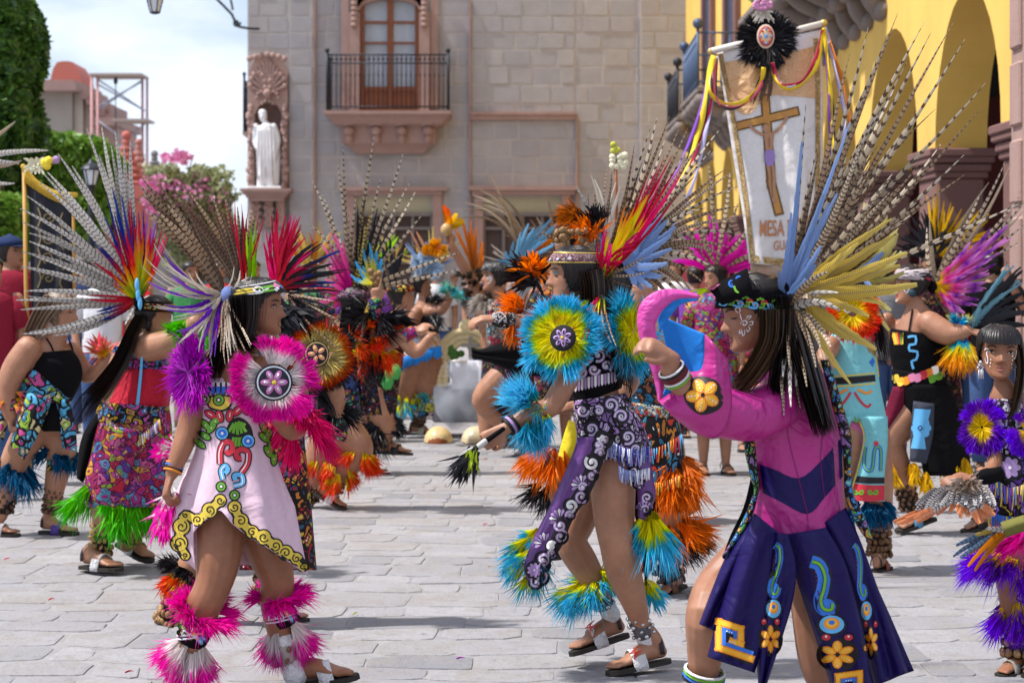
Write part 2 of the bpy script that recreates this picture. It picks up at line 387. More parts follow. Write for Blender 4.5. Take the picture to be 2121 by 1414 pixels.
for (u, v, p0, p1, out_) in blocks:
 jx = rb.uniform(-.01,.01); thick = .24+rb.uniform(-.012,.012)
 c = Vector(((X(u)+X(v))/2, DF+.2-out_-thick/2+.02,(Z(p0)+Z(p1))/2)); sz = (X(v)-X(u)-rb.uniform(.05,.085), thick, Z(p0)-Z(p1)-rb.uniform(.05,.075))
 if nb < 290 and p1 > 0 and p0 < 480:
  o = bpy.data.objects.new('stone', unit); C.objects.link(o); o.parent = bld; o.location = c-bo; o.scale = sz; nb += 1
 else: farb.box(c, sz)
if farb.v: tag(farb.build('upper_and_lower_stones', M_block, bld, smooth=False), kind='stuff')
# french window with frame, panes, curtain
yw = DF-.05
win = MB()
def fbar(x0, x1, y0, y1, yy=yw-.1, th=.12, mb=None): (mb or win).box(((X(x0)+X(x1))/2, yy, (Z(y0)+Z(y1))/2),(X(x1)-X(x0), th, Z(y0)-Z(y1)))
for x0, x1 in ((748,756),(803,815),(860,868)): fbar(x0, x1,-8,236)
for y0, y1 in ((46,51),(89,93),(181,190),(228,236)): fbar(750,866, y0, y1, yw-.09,.10)
fo = win.build('window', M_wood, bld, smooth=False)
dp = MB(); fbar(756,803,190,228, yw-.06,.06, dp); fbar(815,860,190,228, yw-.06,.06, dp); dp.build('lower_panel', M_wood, fo, smooth=False)
cu = MB()
for a, b in ((756,803),(815,860)):
 cu.grid([[(X(a+(b-a)*i/24), yw+.10+.025*math.sin(i*1.9), Z(q)) for i in range(25)] for q in (0,60,120,182)])
cu.build('curtain', M_cur, fo)
for a, b in ((756,803),(815,860)):
 for y0, y1 in ((0,46),(51,89),(93,181)):
  g = MB(); g.box(((X(a)+X(b))/2, yw-.06,(Z(y0)+Z(y1))/2),(X(b)-X(a),.01, Z(y0)-Z(y1))); g.build('pane', M_glass, fo, smooth=False)
bk = MB(); bk.box((X(808), yw+.2, Z(115)),(X(868)-X(748),.04, Z(-8)-Z(236))); bk.build('unlit_room_sheet', M_dark, bld, smooth=False)  # flat black sheet behind the curtain, room darkness put into its colour
sur = MB()   # carved surround
for s_ in (-1,1):
 c0 = 808+s_*72; fbar(c0-11, c0+11,30,236, yw-.2,.2, sur); fbar(c0-6, c0+6,-20,60, yw-.34,.1, sur)
 for k in range(7): sur.ellip((X(c0), yw-.4, Z(-10+k*11)),(.09,.06,.07))
 c1 = 808+s_*92; fbar(c1-8, c1+8,-40,226, yw-.12,.12, sur)
for k in range(13):
 a0, a1 = math.radians(180-k*13.8), math.radians(180-(k+1)*13.8)
 if k < 13:
  m0 = (a0+a1)/2; sur.box((X(808)+math.cos(m0)*.88, yw-.2, Z(20)+math.sin(m0)*.42+.03),(.3,.24,.14), ax=Matrix.Rotation(-math.atan2(.42*math.cos(m0),-.88*math.sin(m0))+math.pi, 3, 'Y'))
sur.build('window_surround', M_pink, bld, smooth=False)
g = MB()
for s_ in (-1,1):
 arc_ = [(X(808+s_*60*math.sin(q)), Z(24-22*math.cos(q))) for q in np.linspace(0,1.57,9)]
 g.prism([(X(808), Z(-22)),(X(808+s_*62), Z(-22)),(X(808+s_*62), Z(24))]+arc_[::-1], DF-.32, DF-.10)
g.build('arched_head', M_pink, bld, smooth=False)
# balcony
bal = MB()
prof = [(683,238),(683,246),(690,252),(698,262),(712,268),(712,300),(722,304),(732,312),(738,320)]
rows = []
for (q, yy) in prof:
 dep = .25+1.0*(738-q)/55; xx = X(q); x2 = X(1616-q)
 rows.append([(xx, DF, Z(yy)),(xx, DF-dep, Z(yy)),(x2, DF-dep, Z(yy)),(x2, DF, Z(yy))])
bal.grid(rows); bal.grid([[(X(683), DF, Z(238)),(X(683), DF-1.25, Z(238))],[(X(933), DF, Z(238)),(X(933), DF-1.25, Z(238))]])
bal.box((X(808), DF-.66, Z(241)),(X(937)-X(679),1.36,.1)); bo_ = bal.build('balcony', M_pink, bld, smooth=False)
for px_ in (728,783,836,889):
 g = MB(); g.ellip((X(px_), DF-.83, Z(276)),(.15,.18,.13)); g.ellip((X(px_), DF-.76, Z(292)),(.12,.16,.16)); g.box((X(px_), DF-.72, Z(262)),(.36,.5,.09)); g.build('corbel', M_pink, bo_)
rl = MB(); yb = DF-1.22
for yy in (124,141,229):
 rl.wire((X(686), yb, Z(yy)),(X(931), yb, Z(yy)),.022); rl.wire((X(686), yb, Z(yy)),(X(686), DF, Z(yy)),.022); rl.wire((X(931), yb, Z(yy)),(X(931), DF, Z(yy)),.022)
for i in range(27):
 xx = X(686+i*245/26); rl.wire((xx, yb, Z(234)),(xx, yb, Z(124)),.014); rl.ellip((xx, yb, Z(165)),(.028,.028,.05),6); rl.ellip((xx, yb, Z(133)),(.04,.02,.05),6)
for xx in (X(686), X(931)):
 rl.wire((xx, yb, Z(236)),(xx, yb, Z(118)),.035); rl.ball((xx, yb, Z(115)),.07)
 for k in range(1,8): rl.wire((xx, yb+k*.15, Z(234)),(xx, yb+k*.15, Z(124)),.014)
tag(rl.build('railing', M_iron, bo_), kind='stuff')
# ledge lines, ground floor doors
st = MB()
for (a, b, c, d_, o_) in ((975,1192,233,239,.16),(975,1192,239,249,.10),(703,928,388,396,.3),(715,916,396,404,.2),(970,1200,386,395,.3),(978,1190,395,404,.2),
      (650,654,-100,700,.1),(1192,1196,240,700,.07),(971,975,0,700,.06)): fbar(a, b, c, d_, DF-o_/2, o_+.1, st)
for c0 in (726,906,992,1172): fbar(c0-9, c0+9,404,700, DF-.05,.25, st)
st.build('lintel', M_pink, bld, smooth=False)
sp_ = MB(); fbar(738,894,408,440, DF+.06,.05, sp_); sp_.build('stone_panel', plain('pale_stone', (.45,.41,.28),.9), bld, smooth=False); sp_ = MB(); fbar(1003,1163,408,440, DF+.06,.05, sp_); sp_.build('stone_panel', plain('pale_stone', (.45,.41,.28),.9), bld, smooth=False)
for a, b, col in ((738,894, M_pinkd),(1003,1163, M_wood)):
 g = MB(); fbar(a, b, 440,448, DF, .2, g)
 for k in range(5): x0 = a+(b-a)*k/4; fbar(x0-3, x0+3,448,700, DF+.02,.12, g)
 fbar(a, b, 470,476, DF, .1, g); fbar(a, b, 540,546, DF, .1, g); g.build('door', plain('old_grey_wood', (.2,.17,.16),.8), bld, smooth=False)
g = MB(); fbar(738,1163,448,700, DF+.12,.02, g); g.build('door_backing', plain('dark_brown_wood', (.10,.07,.06),.8), bld, smooth=False)  # one plain dark brown sheet behind both doors
# corner niche with shell head and scroll frame
ni = MB(); nx0, nx1 = 532,584
for r_ in range(1):
 rows = []
 for i in range(13):
  th = math.pi*i/12; rows.append([(X(558)-math.cos(th)*(X(584)-X(532))/2, DF-.16+.55*math.sin(th), Z(q)) for q in (392,330,270,236)])
 ni.grid(rows)
 dome = []
 for k in range(7):
  ph = math.pi/2*k/6; dome.append([(X(558)-math.cos(math.pi*i/12)*math.cos(ph)*(X(584)-X(532))/2, DF-.16+.55*math.sin(math.pi*i/12)*math.cos(ph), Z(236)+math.sin(ph)*.38) for i in range(13)])
 ni.grid(dome)
nio = ni.build('niche', M_pink, bld)
fr_ = MB(); fr_.prism([(X(516), Z(396)),(X(530), Z(396)),(X(530), Z(238)),(X(538), Z(222)),(X(558), Z(210)),(X(578), Z(222)),(X(586), Z(238)),(X(586), Z(396)),(X(598), Z(396)),(X(598), Z(150)),(X(585), Z(128)),(X(558), Z(118)),(X(530), Z(126)),(X(518), Z(150))], DF-.24, DF+.15)
fr_.build('niche_frame', M_pink, bld, smooth=False)
shl = MB()
for k in range(13):
 th = math.radians(12+k*13); a = Vector((X(556), DF-.3, Z(196))); e = a+Vector((math.cos(th)*.46,0, math.sin(th)*.86))
 shl.sweep([(a, .02,.03),((a+e)/2,.045,.06),(e, .06,.07)],6, True, 2)
for s_ in (-1,1):
 for k in range(11):
  yy = 225+k*16; cx_ = 557+s_*(35+2*math.sin(k*1.7)); shl.ellip((X(cx_), DF-.33, Z(yy)),(.09+.03*math.sin(k),.07,.11),8)
  shl.ellip((X(cx_+s_*4*math.sin(k*2.2)), DF-.4, Z(yy+6)),(.05,.05,.06),6)
 for k in range(7):
  th = k*.55; shl.ellip((X(557+s_*(20+16*math.cos(th))), DF-.33, Z(180-26*math.sin(th))),(.08,.06,.08),8)
  shl.ellip((X(557+s_*(12+10*math.cos(th*1.4))), DF-.36, Z(205-12*math.sin(th*1.4))),(.05,.05,.05),6)
shl.ellip((X(557), DF-.4, Z(196)),(.12,.1,.12))
for k in range(7): shl.ellip((X(520+k*12), DF-.35, Z(125-8*math.sin(k*math.pi/6))),(.09,.07,.09),8)
shl.build('shell_carving', M_pink, bld)
led = MB()
for (q, y0, y1) in ((505,393,399),(510,399,405),(516,405,411),(521,411,418)):
 led.box((X(557), DF-.3+.002*q/505,(Z(y0)+Z(y1))/2),((X(557)-X(q))*2,(X(557)-X(q))*1.5, Z(y0)-Z(y1)))
for q in (532,560,584): fbar(q-8, q+8,418,470, DF-.25,.3, led)
for k in range(14): led.ellip((X(528+(k % 5)*13), DF-.42, Z(425+k*3)),(.07,.05,.06),6)
led.build('niche_ledge', M_pink, bld, smooth=False)
# second small balcony round the corner
cb = MB(); cb.prism([(X(497), Z(270)),(X(513), Z(270)),(X(513), Z(300)),(X(508), Z(285)),(X(497), Z(276))], DF+.5, DF+2.5)
cbo = cb.build('corner_balcony', M_pink, bld, smooth=False); g = MB()
for k in range(9): yy = DF+.6+k*.2; g.wire((X(500), yy, Z(270)),(X(500), yy, Z(165)),.02)
for q in (165,180,266): g.wire((X(500), DF+.6, Z(q)),(X(500), DF+2.3, Z(q)),.025); g.wire((X(500), DF+.6, Z(q)),(X(514), DF+.6, Z(q)),.02)
g.wire((X(500), DF+.6, Z(270)),(X(500), DF+.6, Z(150)),.04); g.ball((X(500), DF+.6, Z(149)),.06)
tag(g.build('railing', M_iron, cbo), kind='stuff')
# marble statue in the niche
stt = empty('statue', (X(552), DF-.35, Z(394)), 'white marble statue of a standing robed man in the corner niche', 'statue')
sm = MB(); sd_ = DF-.35
def SP(px, py, dz=0): return P(px, py, sd_+dz)
sm.sweep([(SP(549,300),.24,.2),(SP(550,275),.25,.2),(SP(551,262),.22,.18),(SP(550,256),.09,.09)],12)
sm.sweep([(SP(548,310),.24,.2),(SP(544,350),.15,.15),(SP(540,385),.12,.14)],10); sm.sweep([(SP(554,310),.2,.2),(SP(557,350),.14,.15),(SP(560,385),.12,.14)],10)
sm.ellip(SP(545,241),(.115,.13,.17)); sm.ellip(SP(544,234,.02),(.125,.14,.11))
sm.sweep([(SP(530,262),.09,.09),(SP(527,285),.08,.08),(SP(531,305,-.1),.06,.06),(SP(540,312,-.14),.05,.05)],8)
sm.sweep([(SP(567,262),.09,.1),(SP(573,290),.12,.1),(SP(568,320),.1,.1),(SP(566,340),.05,.05)],8)
sm.sweep([(SP(566,268,.1),.14,.12),(SP(573,320,.12),.12,.1),(SP(570,380,.12),.13,.1)],8)
for k in range(6): sm.sweep([(SP(535+k*6,268,-.19),.02,.02),(SP(533+k*7,320,-.2),.03,.03),(SP(534+k*7,372,-.16),.02,.02)],6)
def voxel_object(mb, name, mat, parent, vox, it=3, fac=.5):
 o = mb.build(name, mat, parent); o.data.attributes.active = None if False else o.data.attributes.active
 m = o.modifiers.new('v', 'REMESH'); m.mode = 'VOXEL'; m.voxel_size = vox; m.use_smooth_shade = True
 m2 = o.modifiers.new('s', 'SMOOTH'); m2.factor = fac; m2.iterations = it
 bpy.context.view_layer.update()
 dg = bpy.context.evaluated_depsgraph_get(); me = bpy.data.meshes.new_from_object(o.evaluated_get(dg)); old = o.data
 o.modifiers.clear(); o.data = me; me.name = name; bpy.data.meshes.remove(old)
 if not me.materials: me.materials.append(mat)
 return o
voxel_object(sm, 'figure', M_marble, stt, .022,2)
g = MB(); g.box(SP(549,391),(.95,.5,.12), bev=.02); g.build('plinth', M_marble, stt, smooth=False)
# ---- ochre arcade on the right
def wx(D): return 3.898+.0176*D
arc = empty('arcade_building', (4.6,30,0), 'ochre yellow arcade with tall arches on red stone pillars', 'building')
TH = .52; edges = [(12.6,16.0),(17.1,20.0),(20.95,24.1),(25.1,28.2),(29.2,32.3),(33.3,36.4),(37.4,40.5),(41.5,44.6),(45.6,48.7),(49.7,52.8)]
SPR = 2.78; TOPZ = 13.0
wm = MB()
def wp(D, z, back=0): return (wx(D)+(TH if back else 0), D, z)
prev = 11.5
for (d0, d1) in edges+[(56.2, None)]:
 # pier above the capital level and full-height wall piece
 for z0, z1 in ((SPR, TOPZ),):
  vs = [wp(prev, z0), wp(d0, z0), wp(d0, z1), wp(prev, z1), wp(prev, z0,1), wp(d0, z0,1), wp(d0, z1,1), wp(prev, z1,1)]
  wm.add(vs, [(0,1,2,3),(7,6,5,4),(0,4,5,1),(0,3,7,4),(1,5,6,2)])
 if d1 is None: break
 n = 16; r = (d1-d0)/2; c = (d0+d1)/2; ap = r*.96
 for b_ in (0,1):
  vs = [];
  for i in range(n+1):
   th = math.pi*i/n; D_ = c-math.cos(th)*r; vs.append(wp(D_, SPR+math.sin(th)*ap, b_)); vs.append(wp(D_, TOPZ, b_))
  wm.add(vs, [((2*i, 2*i+2,2*i+3,2*i+1) if not b_ else (2*i+1,2*i+3,2*i+2,2*i)) for i in range(n)])
 vs = []
 for i in range(n+1): th = math.pi*i/n; D_ = c-math.cos(th)*r; vs += [wp(D_, SPR+math.sin(th)*ap), wp(D_, SPR+math.sin(th)*ap, 1)]
 wm.add(vs, [(2*i, 2*i+1,2*i+3,2*i+2) for i in range(n)])
 prev = d1
wm.build('wall', M_yel, arc, smooth=False)
piers = [(11.5,12.6)]+[(edges[i][1], edges[i+1][0]) for i in range(len(edges)-1)]
for (a, b) in piers:
 c = (a+b)/2; x_ = wx(c)+TH/2; g = MB()
 g.box((x_, c, SPR/2-.14),(TH-.04, b-a-.04, SPR-.28), bev=.03)
 po = g.build('pillar', M_pinkd, arc, smooth=False); g = MB()
 for k, (z_, h_, e_) in enumerate(((SPR-.26,.07,.02),(SPR-.19,.08,.07),(SPR-.11,.07,.13),(SPR-.04,.085,.17))): g.box((x_, c, z_),(TH+e_, b-a+e_, h_-.002), bev=.015)
 g.build('capital', M_pinkd, po, smooth=False)
 g = MB(); g.box((x_, c, .18),(TH+.12, b-a+.12,.36), bev=.03); g.build('base', M_pinkd, po, smooth=False)
g = MB()   # inner wall and ceiling of the gallery
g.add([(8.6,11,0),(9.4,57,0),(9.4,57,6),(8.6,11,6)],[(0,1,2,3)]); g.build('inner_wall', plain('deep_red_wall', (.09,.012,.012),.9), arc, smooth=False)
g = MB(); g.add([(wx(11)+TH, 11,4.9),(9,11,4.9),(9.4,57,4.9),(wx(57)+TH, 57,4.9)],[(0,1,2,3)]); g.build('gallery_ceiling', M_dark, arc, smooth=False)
g = MB(); g.add([(9.4,56.5,0),(wx(56),56.5,0),(wx(56),56.5,5),(9.4,56.5,5)],[(0,1,2,3)]); g.build('gallery_end_wall', M_red, arc, smooth=False)
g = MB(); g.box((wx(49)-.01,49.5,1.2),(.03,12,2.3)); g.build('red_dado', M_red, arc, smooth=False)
g = MB(); g.box((wx(14)-.09,15.45,3.6),(.26,.42,7.2), bev=.02)
for k in range(12): g.box((wx(14)-.2,15.45,.5+k*.6),(.1,.3,.5), bev=.02)
g.build('pink_pilaster', M_pink, arc, smooth=False)
# upper windows with stone surrounds
for (d0, d1) in ((46.5,48.5),(40.5,42.5),(30,32),(25.6,27.4)):
 g = MB(); c = (d0+d1)/2
 for dd in (d0-.25, d1+.25): g.box((wx(dd)-.04, dd, 7.2),(.16,.45,4.0))
 g.box((wx(c)-.05, c, 9.3),(.18, d1-d0+.9,.4)); so = g.build('window_surround', M_pinkd, arc, smooth=False)
 g = MB(); g.box((wx(c)-.012, c, 7.1),(.03, d1-d0,3.8)); g.build('window', plain('navy_window', (.03,.05,.10),.3), so, smooth=False)
def side_balcony(d0, d1, z, prj, iron, name='side_balcony', ncor=6, scroll=True, rail=True):
 g = MB(); c = (d0+d1)/2
 g.box((wx(c)-prj/2, c, z),(prj, d1-d0,.12), bev=.02); g.box((wx(c)-prj/2+.06, c, z-.11),(prj-.1, d1-d0-.1,.10), bev=.02)
 b = g.build(name, plain('grey_cornice_stone', (.2,.165,.15),.85,0,.3,3,.5), arc, smooth=False)
 for k in range(ncor):
  D_ = d0+.25+(d1-d0-.5)*k/(ncor-1); x0 = wx(D_); h = MB(); pts = []
  for q in range(15):
   u = q/14; pts.append((Vector((x0-prj*.88*(1-u)**1.2-.06*math.sin(u*9), D_, z-.22-.62*u**1.1+.03*math.cos(u*10))),.10,.12))
  h.sweep(pts, 8, True, 2, side=Vector((0,0,1)))
  for u, r in ((.0,.14),(.52,.12),(1,.1)):
   q = int(u*14); h.sweep([(pts[q][0]+Vector((0,-.16,-.02)), r, r),(pts[q][0]+Vector((0,.16,-.02)), r, r)],10, True, 1)
  h.build('corbel', plain('grey_cornice_stone', (.2,.165,.15)), b)
 if rail:
  r = MB(); xo = wx(c)-prj+.05
  for zz in (.15,.95,1.12): r.wire((wx(d0)-prj+.05, d0+.05, z+zz),(wx(d1)-prj+.05, d1-.05, z+zz),.025)
  n = int((d1-d0)/.13)
  for k in range(n+1): D_ = d0+.05+(d1-d0-.1)*k/n; r.wire((wx(D_)-prj+.05, D_, z+.06),(wx(D_)-prj+.05, D_, z+1.12),.016)
  for D_ in (d0+.05, d1-.05):
   r.wire((wx(D_)-prj+.05, D_, z),(wx(D_)-prj+.05, D_, z+1.2),.035); r.ball((wx(D_)-prj+.05, D_, z+1.3),.11,10)
   for zz in (.15,1.12): r.wire((wx(D_)-prj+.05, D_, z+zz),(wx(D_), D_, z+zz),.02)
   for k in range(6): xx = wx(D_)-prj+.05+k*prj/6; r.wire((xx, D_, z+.06),(xx, D_, z+1.12),.014)
  tag(r.build('railing', iron, b), kind='stuff')
side_balcony(39.5,43.5,5.25,.95, M_bluei, ncor=4)
side_balcony(46.5,50,5.25,.9, M_iron, ncor=4)
side_balcony(22.8,31,5.45,.85, M_iron, ncor=9, rail=False)
# ---- left side: clipped trees, tower, finials
def leaf_cloud(mb, n, sampler, size, seed):
 r = np.random.RandomState(seed); c, nr = sampler(r, n)
 a = r.normal(size=(n, 3)); a /= np.linalg.norm(a, axis=1)[:, None]; a = a+nr*.6
 b = np.cross(a, r.normal(size=(n, 3))); b /= np.linalg.norm(b, axis=1)[:, None]; d = np.cross(a, b); d /= np.linalg.norm(d, axis=1)[:, None]
 s = size*r.uniform(.6,1.3, n)[:, None]; q = np.stack([c-b*s*.5, c-d*s*.9, c+b*s*.5, c+d*s*.9],1).reshape(-1,3)
 base = len(mb.v); mb.v += [tuple(x) for x in q.tolist()]; mb.f += [(base+4*i, base+4*i+1, base+4*i+2, base+4*i+3) for i in range(n)]
 mb.mi += [0]*n; mb.fa += [(0.01,0,0)]*(4*n); mb.fr += np.repeat(r.uniform(0,1, n),4).tolist()
def leafmat(name, c0, c1, c2=None):
 m, t, b = nodes(name, .45,0,.4); ar = N(t, 'Attribute', attribute_name='fr').outputs['Fac']
 geo = N(t, 'NewGeometry').outputs['Position']; f = noise(t, 1.2,3,.5, geo); x = math_(t, 'MULTIPLY_ADD', ar, .6, math_(t, 'MULTIPLY', f, .4))
 st = [(.2, c0),(.75, c1)]+([(.86, c1),(.88, c2)] if c2 else []); c = ramp(t, x, st); t.links.new(c, b.inputs['Base Color'])
 tr = N(t, 'BsdfTranslucent'); t.links.new(c, tr.inputs[0]); ms = N(t, 'MixShader'); ms.inputs[0].default_value = .3
 t.links.new(b.outputs[0], ms.inputs[1]); t.links.new(tr.outputs[0], ms.inputs[2]); t.links.new(ms.outputs[0], t.nodes['Material Output'].inputs[0]); return m
M_leaf = leafmat('laurel_leaf', (.02,.06,.012),(.10,.22,.03)); M_leafb = leafmat('bright_leaf', (.06,.16,.015),(.20,.36,.04))
M_bark = plain('bark', (.09,.07,.05),.9,0,.3,5,.5)
def boxy(cx, cy, cz, sx, sy, sz, rnd=.25):
 def f(r, n):
  d = r.normal(size=(n, 3)); d /= np.abs(d).max(axis=1)[:, None]; d = np.sign(d)*np.abs(d)**.75; nn = np.linalg.norm(d, axis=1)[:, None]; d = d/(1+(nn-1)*rnd)
  k = 1-np.abs(r.normal(0,.05, n))[:, None]-.15*(r.uniform(size=n)[:, None] < .2)
  lump = .04*np.sin(d[:, :1]*5+d[:, 2:]*7)+.03*np.sin(d[:, 1:2]*8-d[:, 2:]*4); return np.array([cx, cy, cz])+d*(k+lump)*np.array([sx, sy, sz]), d
 return f
def clipped_tree(px0, px1, py0, py1, D, n, mat, label, size=.09, lean=0):
 a, b = P(px0, py0, D), P(px1, py1, D); c = (a+b)/2; t_ = empty('clipped_laurel_tree', (c.x, D, 0), label, 'tree', 'clipped trees at the left')
 g = MB(); leaf_cloud(g, int(n*1.3), boxy(c.x, D+.8, c.z, abs(a.x-b.x)/2,.8, abs(a.z-b.z)/2), size, n % 97); tag(g.build('crown', mat, t_, smooth=False), kind='stuff')
 g = MB(); g.sweep([(Vector((c.x, D+1,0)),.22,.22),(Vector((c.x+.1, D+1,1.5)),.16,.16),(Vector((c.x, D+1, c.z)),.12,.12)],10)
 for k in range(5): g.sweep([(Vector((c.x, D+1, min(2, c.z))),.08,.08),(Vector((c.x+R.uniform(-1,1), D+1+R.uniform(-.6,.6), c.z+R.uniform(0,1))),.03,.03)],6)
 g.build('trunk', M_bark, t_)
clipped_tree(-420,52,-60,420,26,30000, M_leaf, 'tall dark clipped laurel tree filling the upper left corner', .10)
clipped_tree(-300,226,268,520,31,16000, M_leafb, 'lower bright green clipped tree under the church tower', .10)
clipped_tree(-200,40,400,540,24,7000, M_leafb, 'small dark green clipped shrub behind the black banner at the far left', .09)
def tower():
 t_ = empty('church_tower', (X(150,90),90,0), 'stone church tower with a red coping rising behind the clipped trees', 'building'); D = 90
 def bx(g, a, b, c, d, th=3, oy=0): g.box(((X(a, D)+X(b, D))/2, D+oy+th/2,(Z(c, D)+Z(d, D))/2),(X(b, D)-X(a, D), th, Z(c, D)-Z(d, D)))
 g = MB(); bx(g, 60,150,192,700,5); g.build('wall', stone_mat('tower_stone', [(.38,.33,.29),(.44,.39,.33)],.6,.9), t_, smooth=False)
 g = MB(); bx(g, 150,168,190,700,4,.4); bx(g, 168,190,215,700,4,.8); g.build('pilaster', plain('cream_plaster', (.62,.53,.44),.9), t_, smooth=False)
 g = MB(); bx(g, 55,168,176,192,7,-1); bx(g, 55,160,168,176,6,-.6); bx(g, 190,245,245,262,6,-.5); bx(g, 196,226,215,245,4,.3)
 for k in range(5): bx(g, 168+k*11,184+k*11,188+k*12,206+k*12,5,-.2+.05*k)
 g.build('cornice', M_pink, t_, smooth=False)
 g = MB(); bx(g, 205,240,262,330,5); bx(g, 60,235,320,700,4,1.5); g.build('lower_wall', M_pink, t_, smooth=False)
 g = MB(); g.grid([[(X(q, D)+0, D+1+dz, Z(yy, D)) for (q, dz) in ((a_, 0),(b_, 0),(b_-2,3),(a_, 3))] for (a_, b_, yy) in ((92,158,168),(96,156,150),(100,148,136),(108,140,124),(118,132,122))], close=True)
 g.build('roof', plain('red_plaster', (.5,.16,.12),.9), t_, smooth=False)
tower()
def scaffold():
 D = 88; t_ = empty('scaffolding', (X(242, D), D, 0), 'pink and grey metal scaffolding frame against the sky beside the tower', 'scaffolding')
 mr = plain('red_primer_steel', (.55,.28,.27),.6); g = MB()
 for q in (190,202): g.wire((X(q, D), D, Z(700, D)),(X(q, D), D, Z(153, D)),.06)
 for q in (282,292): g.wire((X(q, D), D+1.5, Z(700, D)),(X(q, D), D+1.5, Z(153, D)),.06)
 g.build('upright', mr, t_); g = MB()
 g.box((X(241, D), D+.7, Z(155, D)),(X(294, D)-X(187, D),1.8,.1)); g.build('plank', plain('weathered_plank', (.42,.33,.28),.9), t_, smooth=False); g = MB(); g.box((X(270, D), D+.7, Z(249, D)),(X(306, D)-X(232, D),1.8,.1)); g.build('plank', plain('weathered_plank', (.42,.33,.28),.9), t_, smooth=False)
 for a, b, c, d in ((202,165,282,220),(202,220,282,165),(202,175,290,225),(205,225,285,160),(215,330,290,252),(202,250,290,320)):
  g = MB(); g.wire((X(a, D), D+.2, Z(b, D)),(X(c, D), D+1.2, Z(d, D)),.035); g.build('brace', plain('grey_tube', (.4,.42,.5),.5,.4), t_)
 g = MB(); g.wire((X(235, D), D+.5, Z(155, D)),(X(235, D), D+.5, Z(290, D)),.02); g.ellip((X(235, D), D+.5, Z(166, D)),(.1,.1,.16)); g.build('pulley', M_iron, t_)
scaffold()
def finial(px, py, D, w_, hgt, col, label, kindn='stepped_finial'):
 t_ = empty(kindn, (X(px, D), D, 0), label, 'finial', 'finials on the garden wall posts'); k = D/F; g = MB(); x0 = X(px, D)
 z = Z(py, D); g.ball((x0, D, z-w_*.32*k), w_*.36*k, 14); g.build('ball', col, t_)
 g = MB(); zz = z-w_*.62*k
 for i in range(7):
  r = (w_*.28+i*w_*.16)*k; h_ = hgt/7*k; g.lathe((x0, D, 0),[(r, zz),(r*1.15, zz-h_*.25),(r*1.15, zz-h_*.5),(r, zz-h_*.6),(r, zz-h_)],8); zz -= h_
 g.build('shaft', col, t_, smooth=False)
 g = MB(); g.box((x0, D, zz/2),(w_*2.6*k, w_*2.6*k, zz)); g.box((x0, D, zz-.1),(w_*3.2*k, w_*3.2*k, .3)); g.build('pedestal', col, t_, smooth=False)
mred = plain('red_lime_plaster', (.50,.15,.12),.9,0,.15,3,.3)
finial(262,272,45,28,100, mred, 'tall red stepped finial with a ball top behind the striped feathers')
finial(320,312,60,22,60, plain('grey_old_stone', (.22,.2,.2),.9), 'dark grey stone ball finial behind the pink bougainvillea')
finial(287,288,48,20,90, plain('pale_red_stone', (.45,.2,.17),.9), 'second pale red finial just right of the tall red one')
g = MB(); g.box((X(-250,34),34,.85),(8,.4,1.7)); o = g.build('garden_wall', mred, None, smooth=False); tag(o, 'low terracotta garden wall behind the crowd at far left', 'wall')
bv = empty('bougainvillea', (X(390,40),40,0), 'loose bougainvillea shrub with magenta blossom between the finial and the niche', 'shrub')
def blob(cx, cy, cz, sx, sy, sz, k=.5):
 def f(r, n):
  d = r.normal(size=(n, 3)); d /= np.linalg.norm(d, axis=1)[:, None]; q = r.uniform(.25,1.0, n)[:, None]**k
  q = q*(1+.18*np.sin(d[:, :1]*6)+.15*np.sin(d[:, 2:]*9+2)); return np.array([cx, cy, cz])+d*q*np.array([sx, sy, sz]), d
 return f
g = MB()
for (q, w_, yy, h_, n_) in ((395,85,410,70,3600),(450,45,400,60,900),(340,40,380,45,900),(420,90,490,70,3500)): leaf_cloud(g, n_, blob(X(q, 40),40, Z(yy, 40), w_*40/F, .8, h_*40/F),.07, int(q))
tag(g.build('foliage', leafmat('olive_leaf', (.14,.17,.07),(.36,.38,.17)), bv, smooth=False), kind='stuff')
g = MB()
for (q, w_, yy, h_, n_) in ((375,28,328,12,170),(335,36,385,22,210),(400,60,400,40,190),(450,40,420,40,80),(330,20,420,26,130)): leaf_cloud(g, n_, blob(X(q, 40),39.6, Z(yy, 40), w_*40/F, .8, h_*40/F),.075, int(q)+5)
tag(g.build('blossom', leafmat('magenta_bract', (.60,.12,.32),(.80,.36,.58)), bv, smooth=False), kind='stuff')
g = MB()
for k in range(14): a = Vector((X(400,40),40,1.0)); e = P(320+k*13,330+abs(k-6)*9,40); g.sweep([(a, .05,.05),((a+e)/2+Vector((R.uniform(-.3,.3),0,.3)),.03,.03),(e, .008,.008)],6, True, 3)
g.build('branch', M_bark, bv)
g = MB(); g.grid([[(x, 400+60*math.cos(x*.02), z) for z in (-2,14+5*math.sin(x*.013)+3*math.sin(x*.05))] for x in range(-260,261,20)]); tag(g.build('distant_hill', plain('dry_hill', (.16,.17,.15),.95,0,.3,.05)), kind='structure')
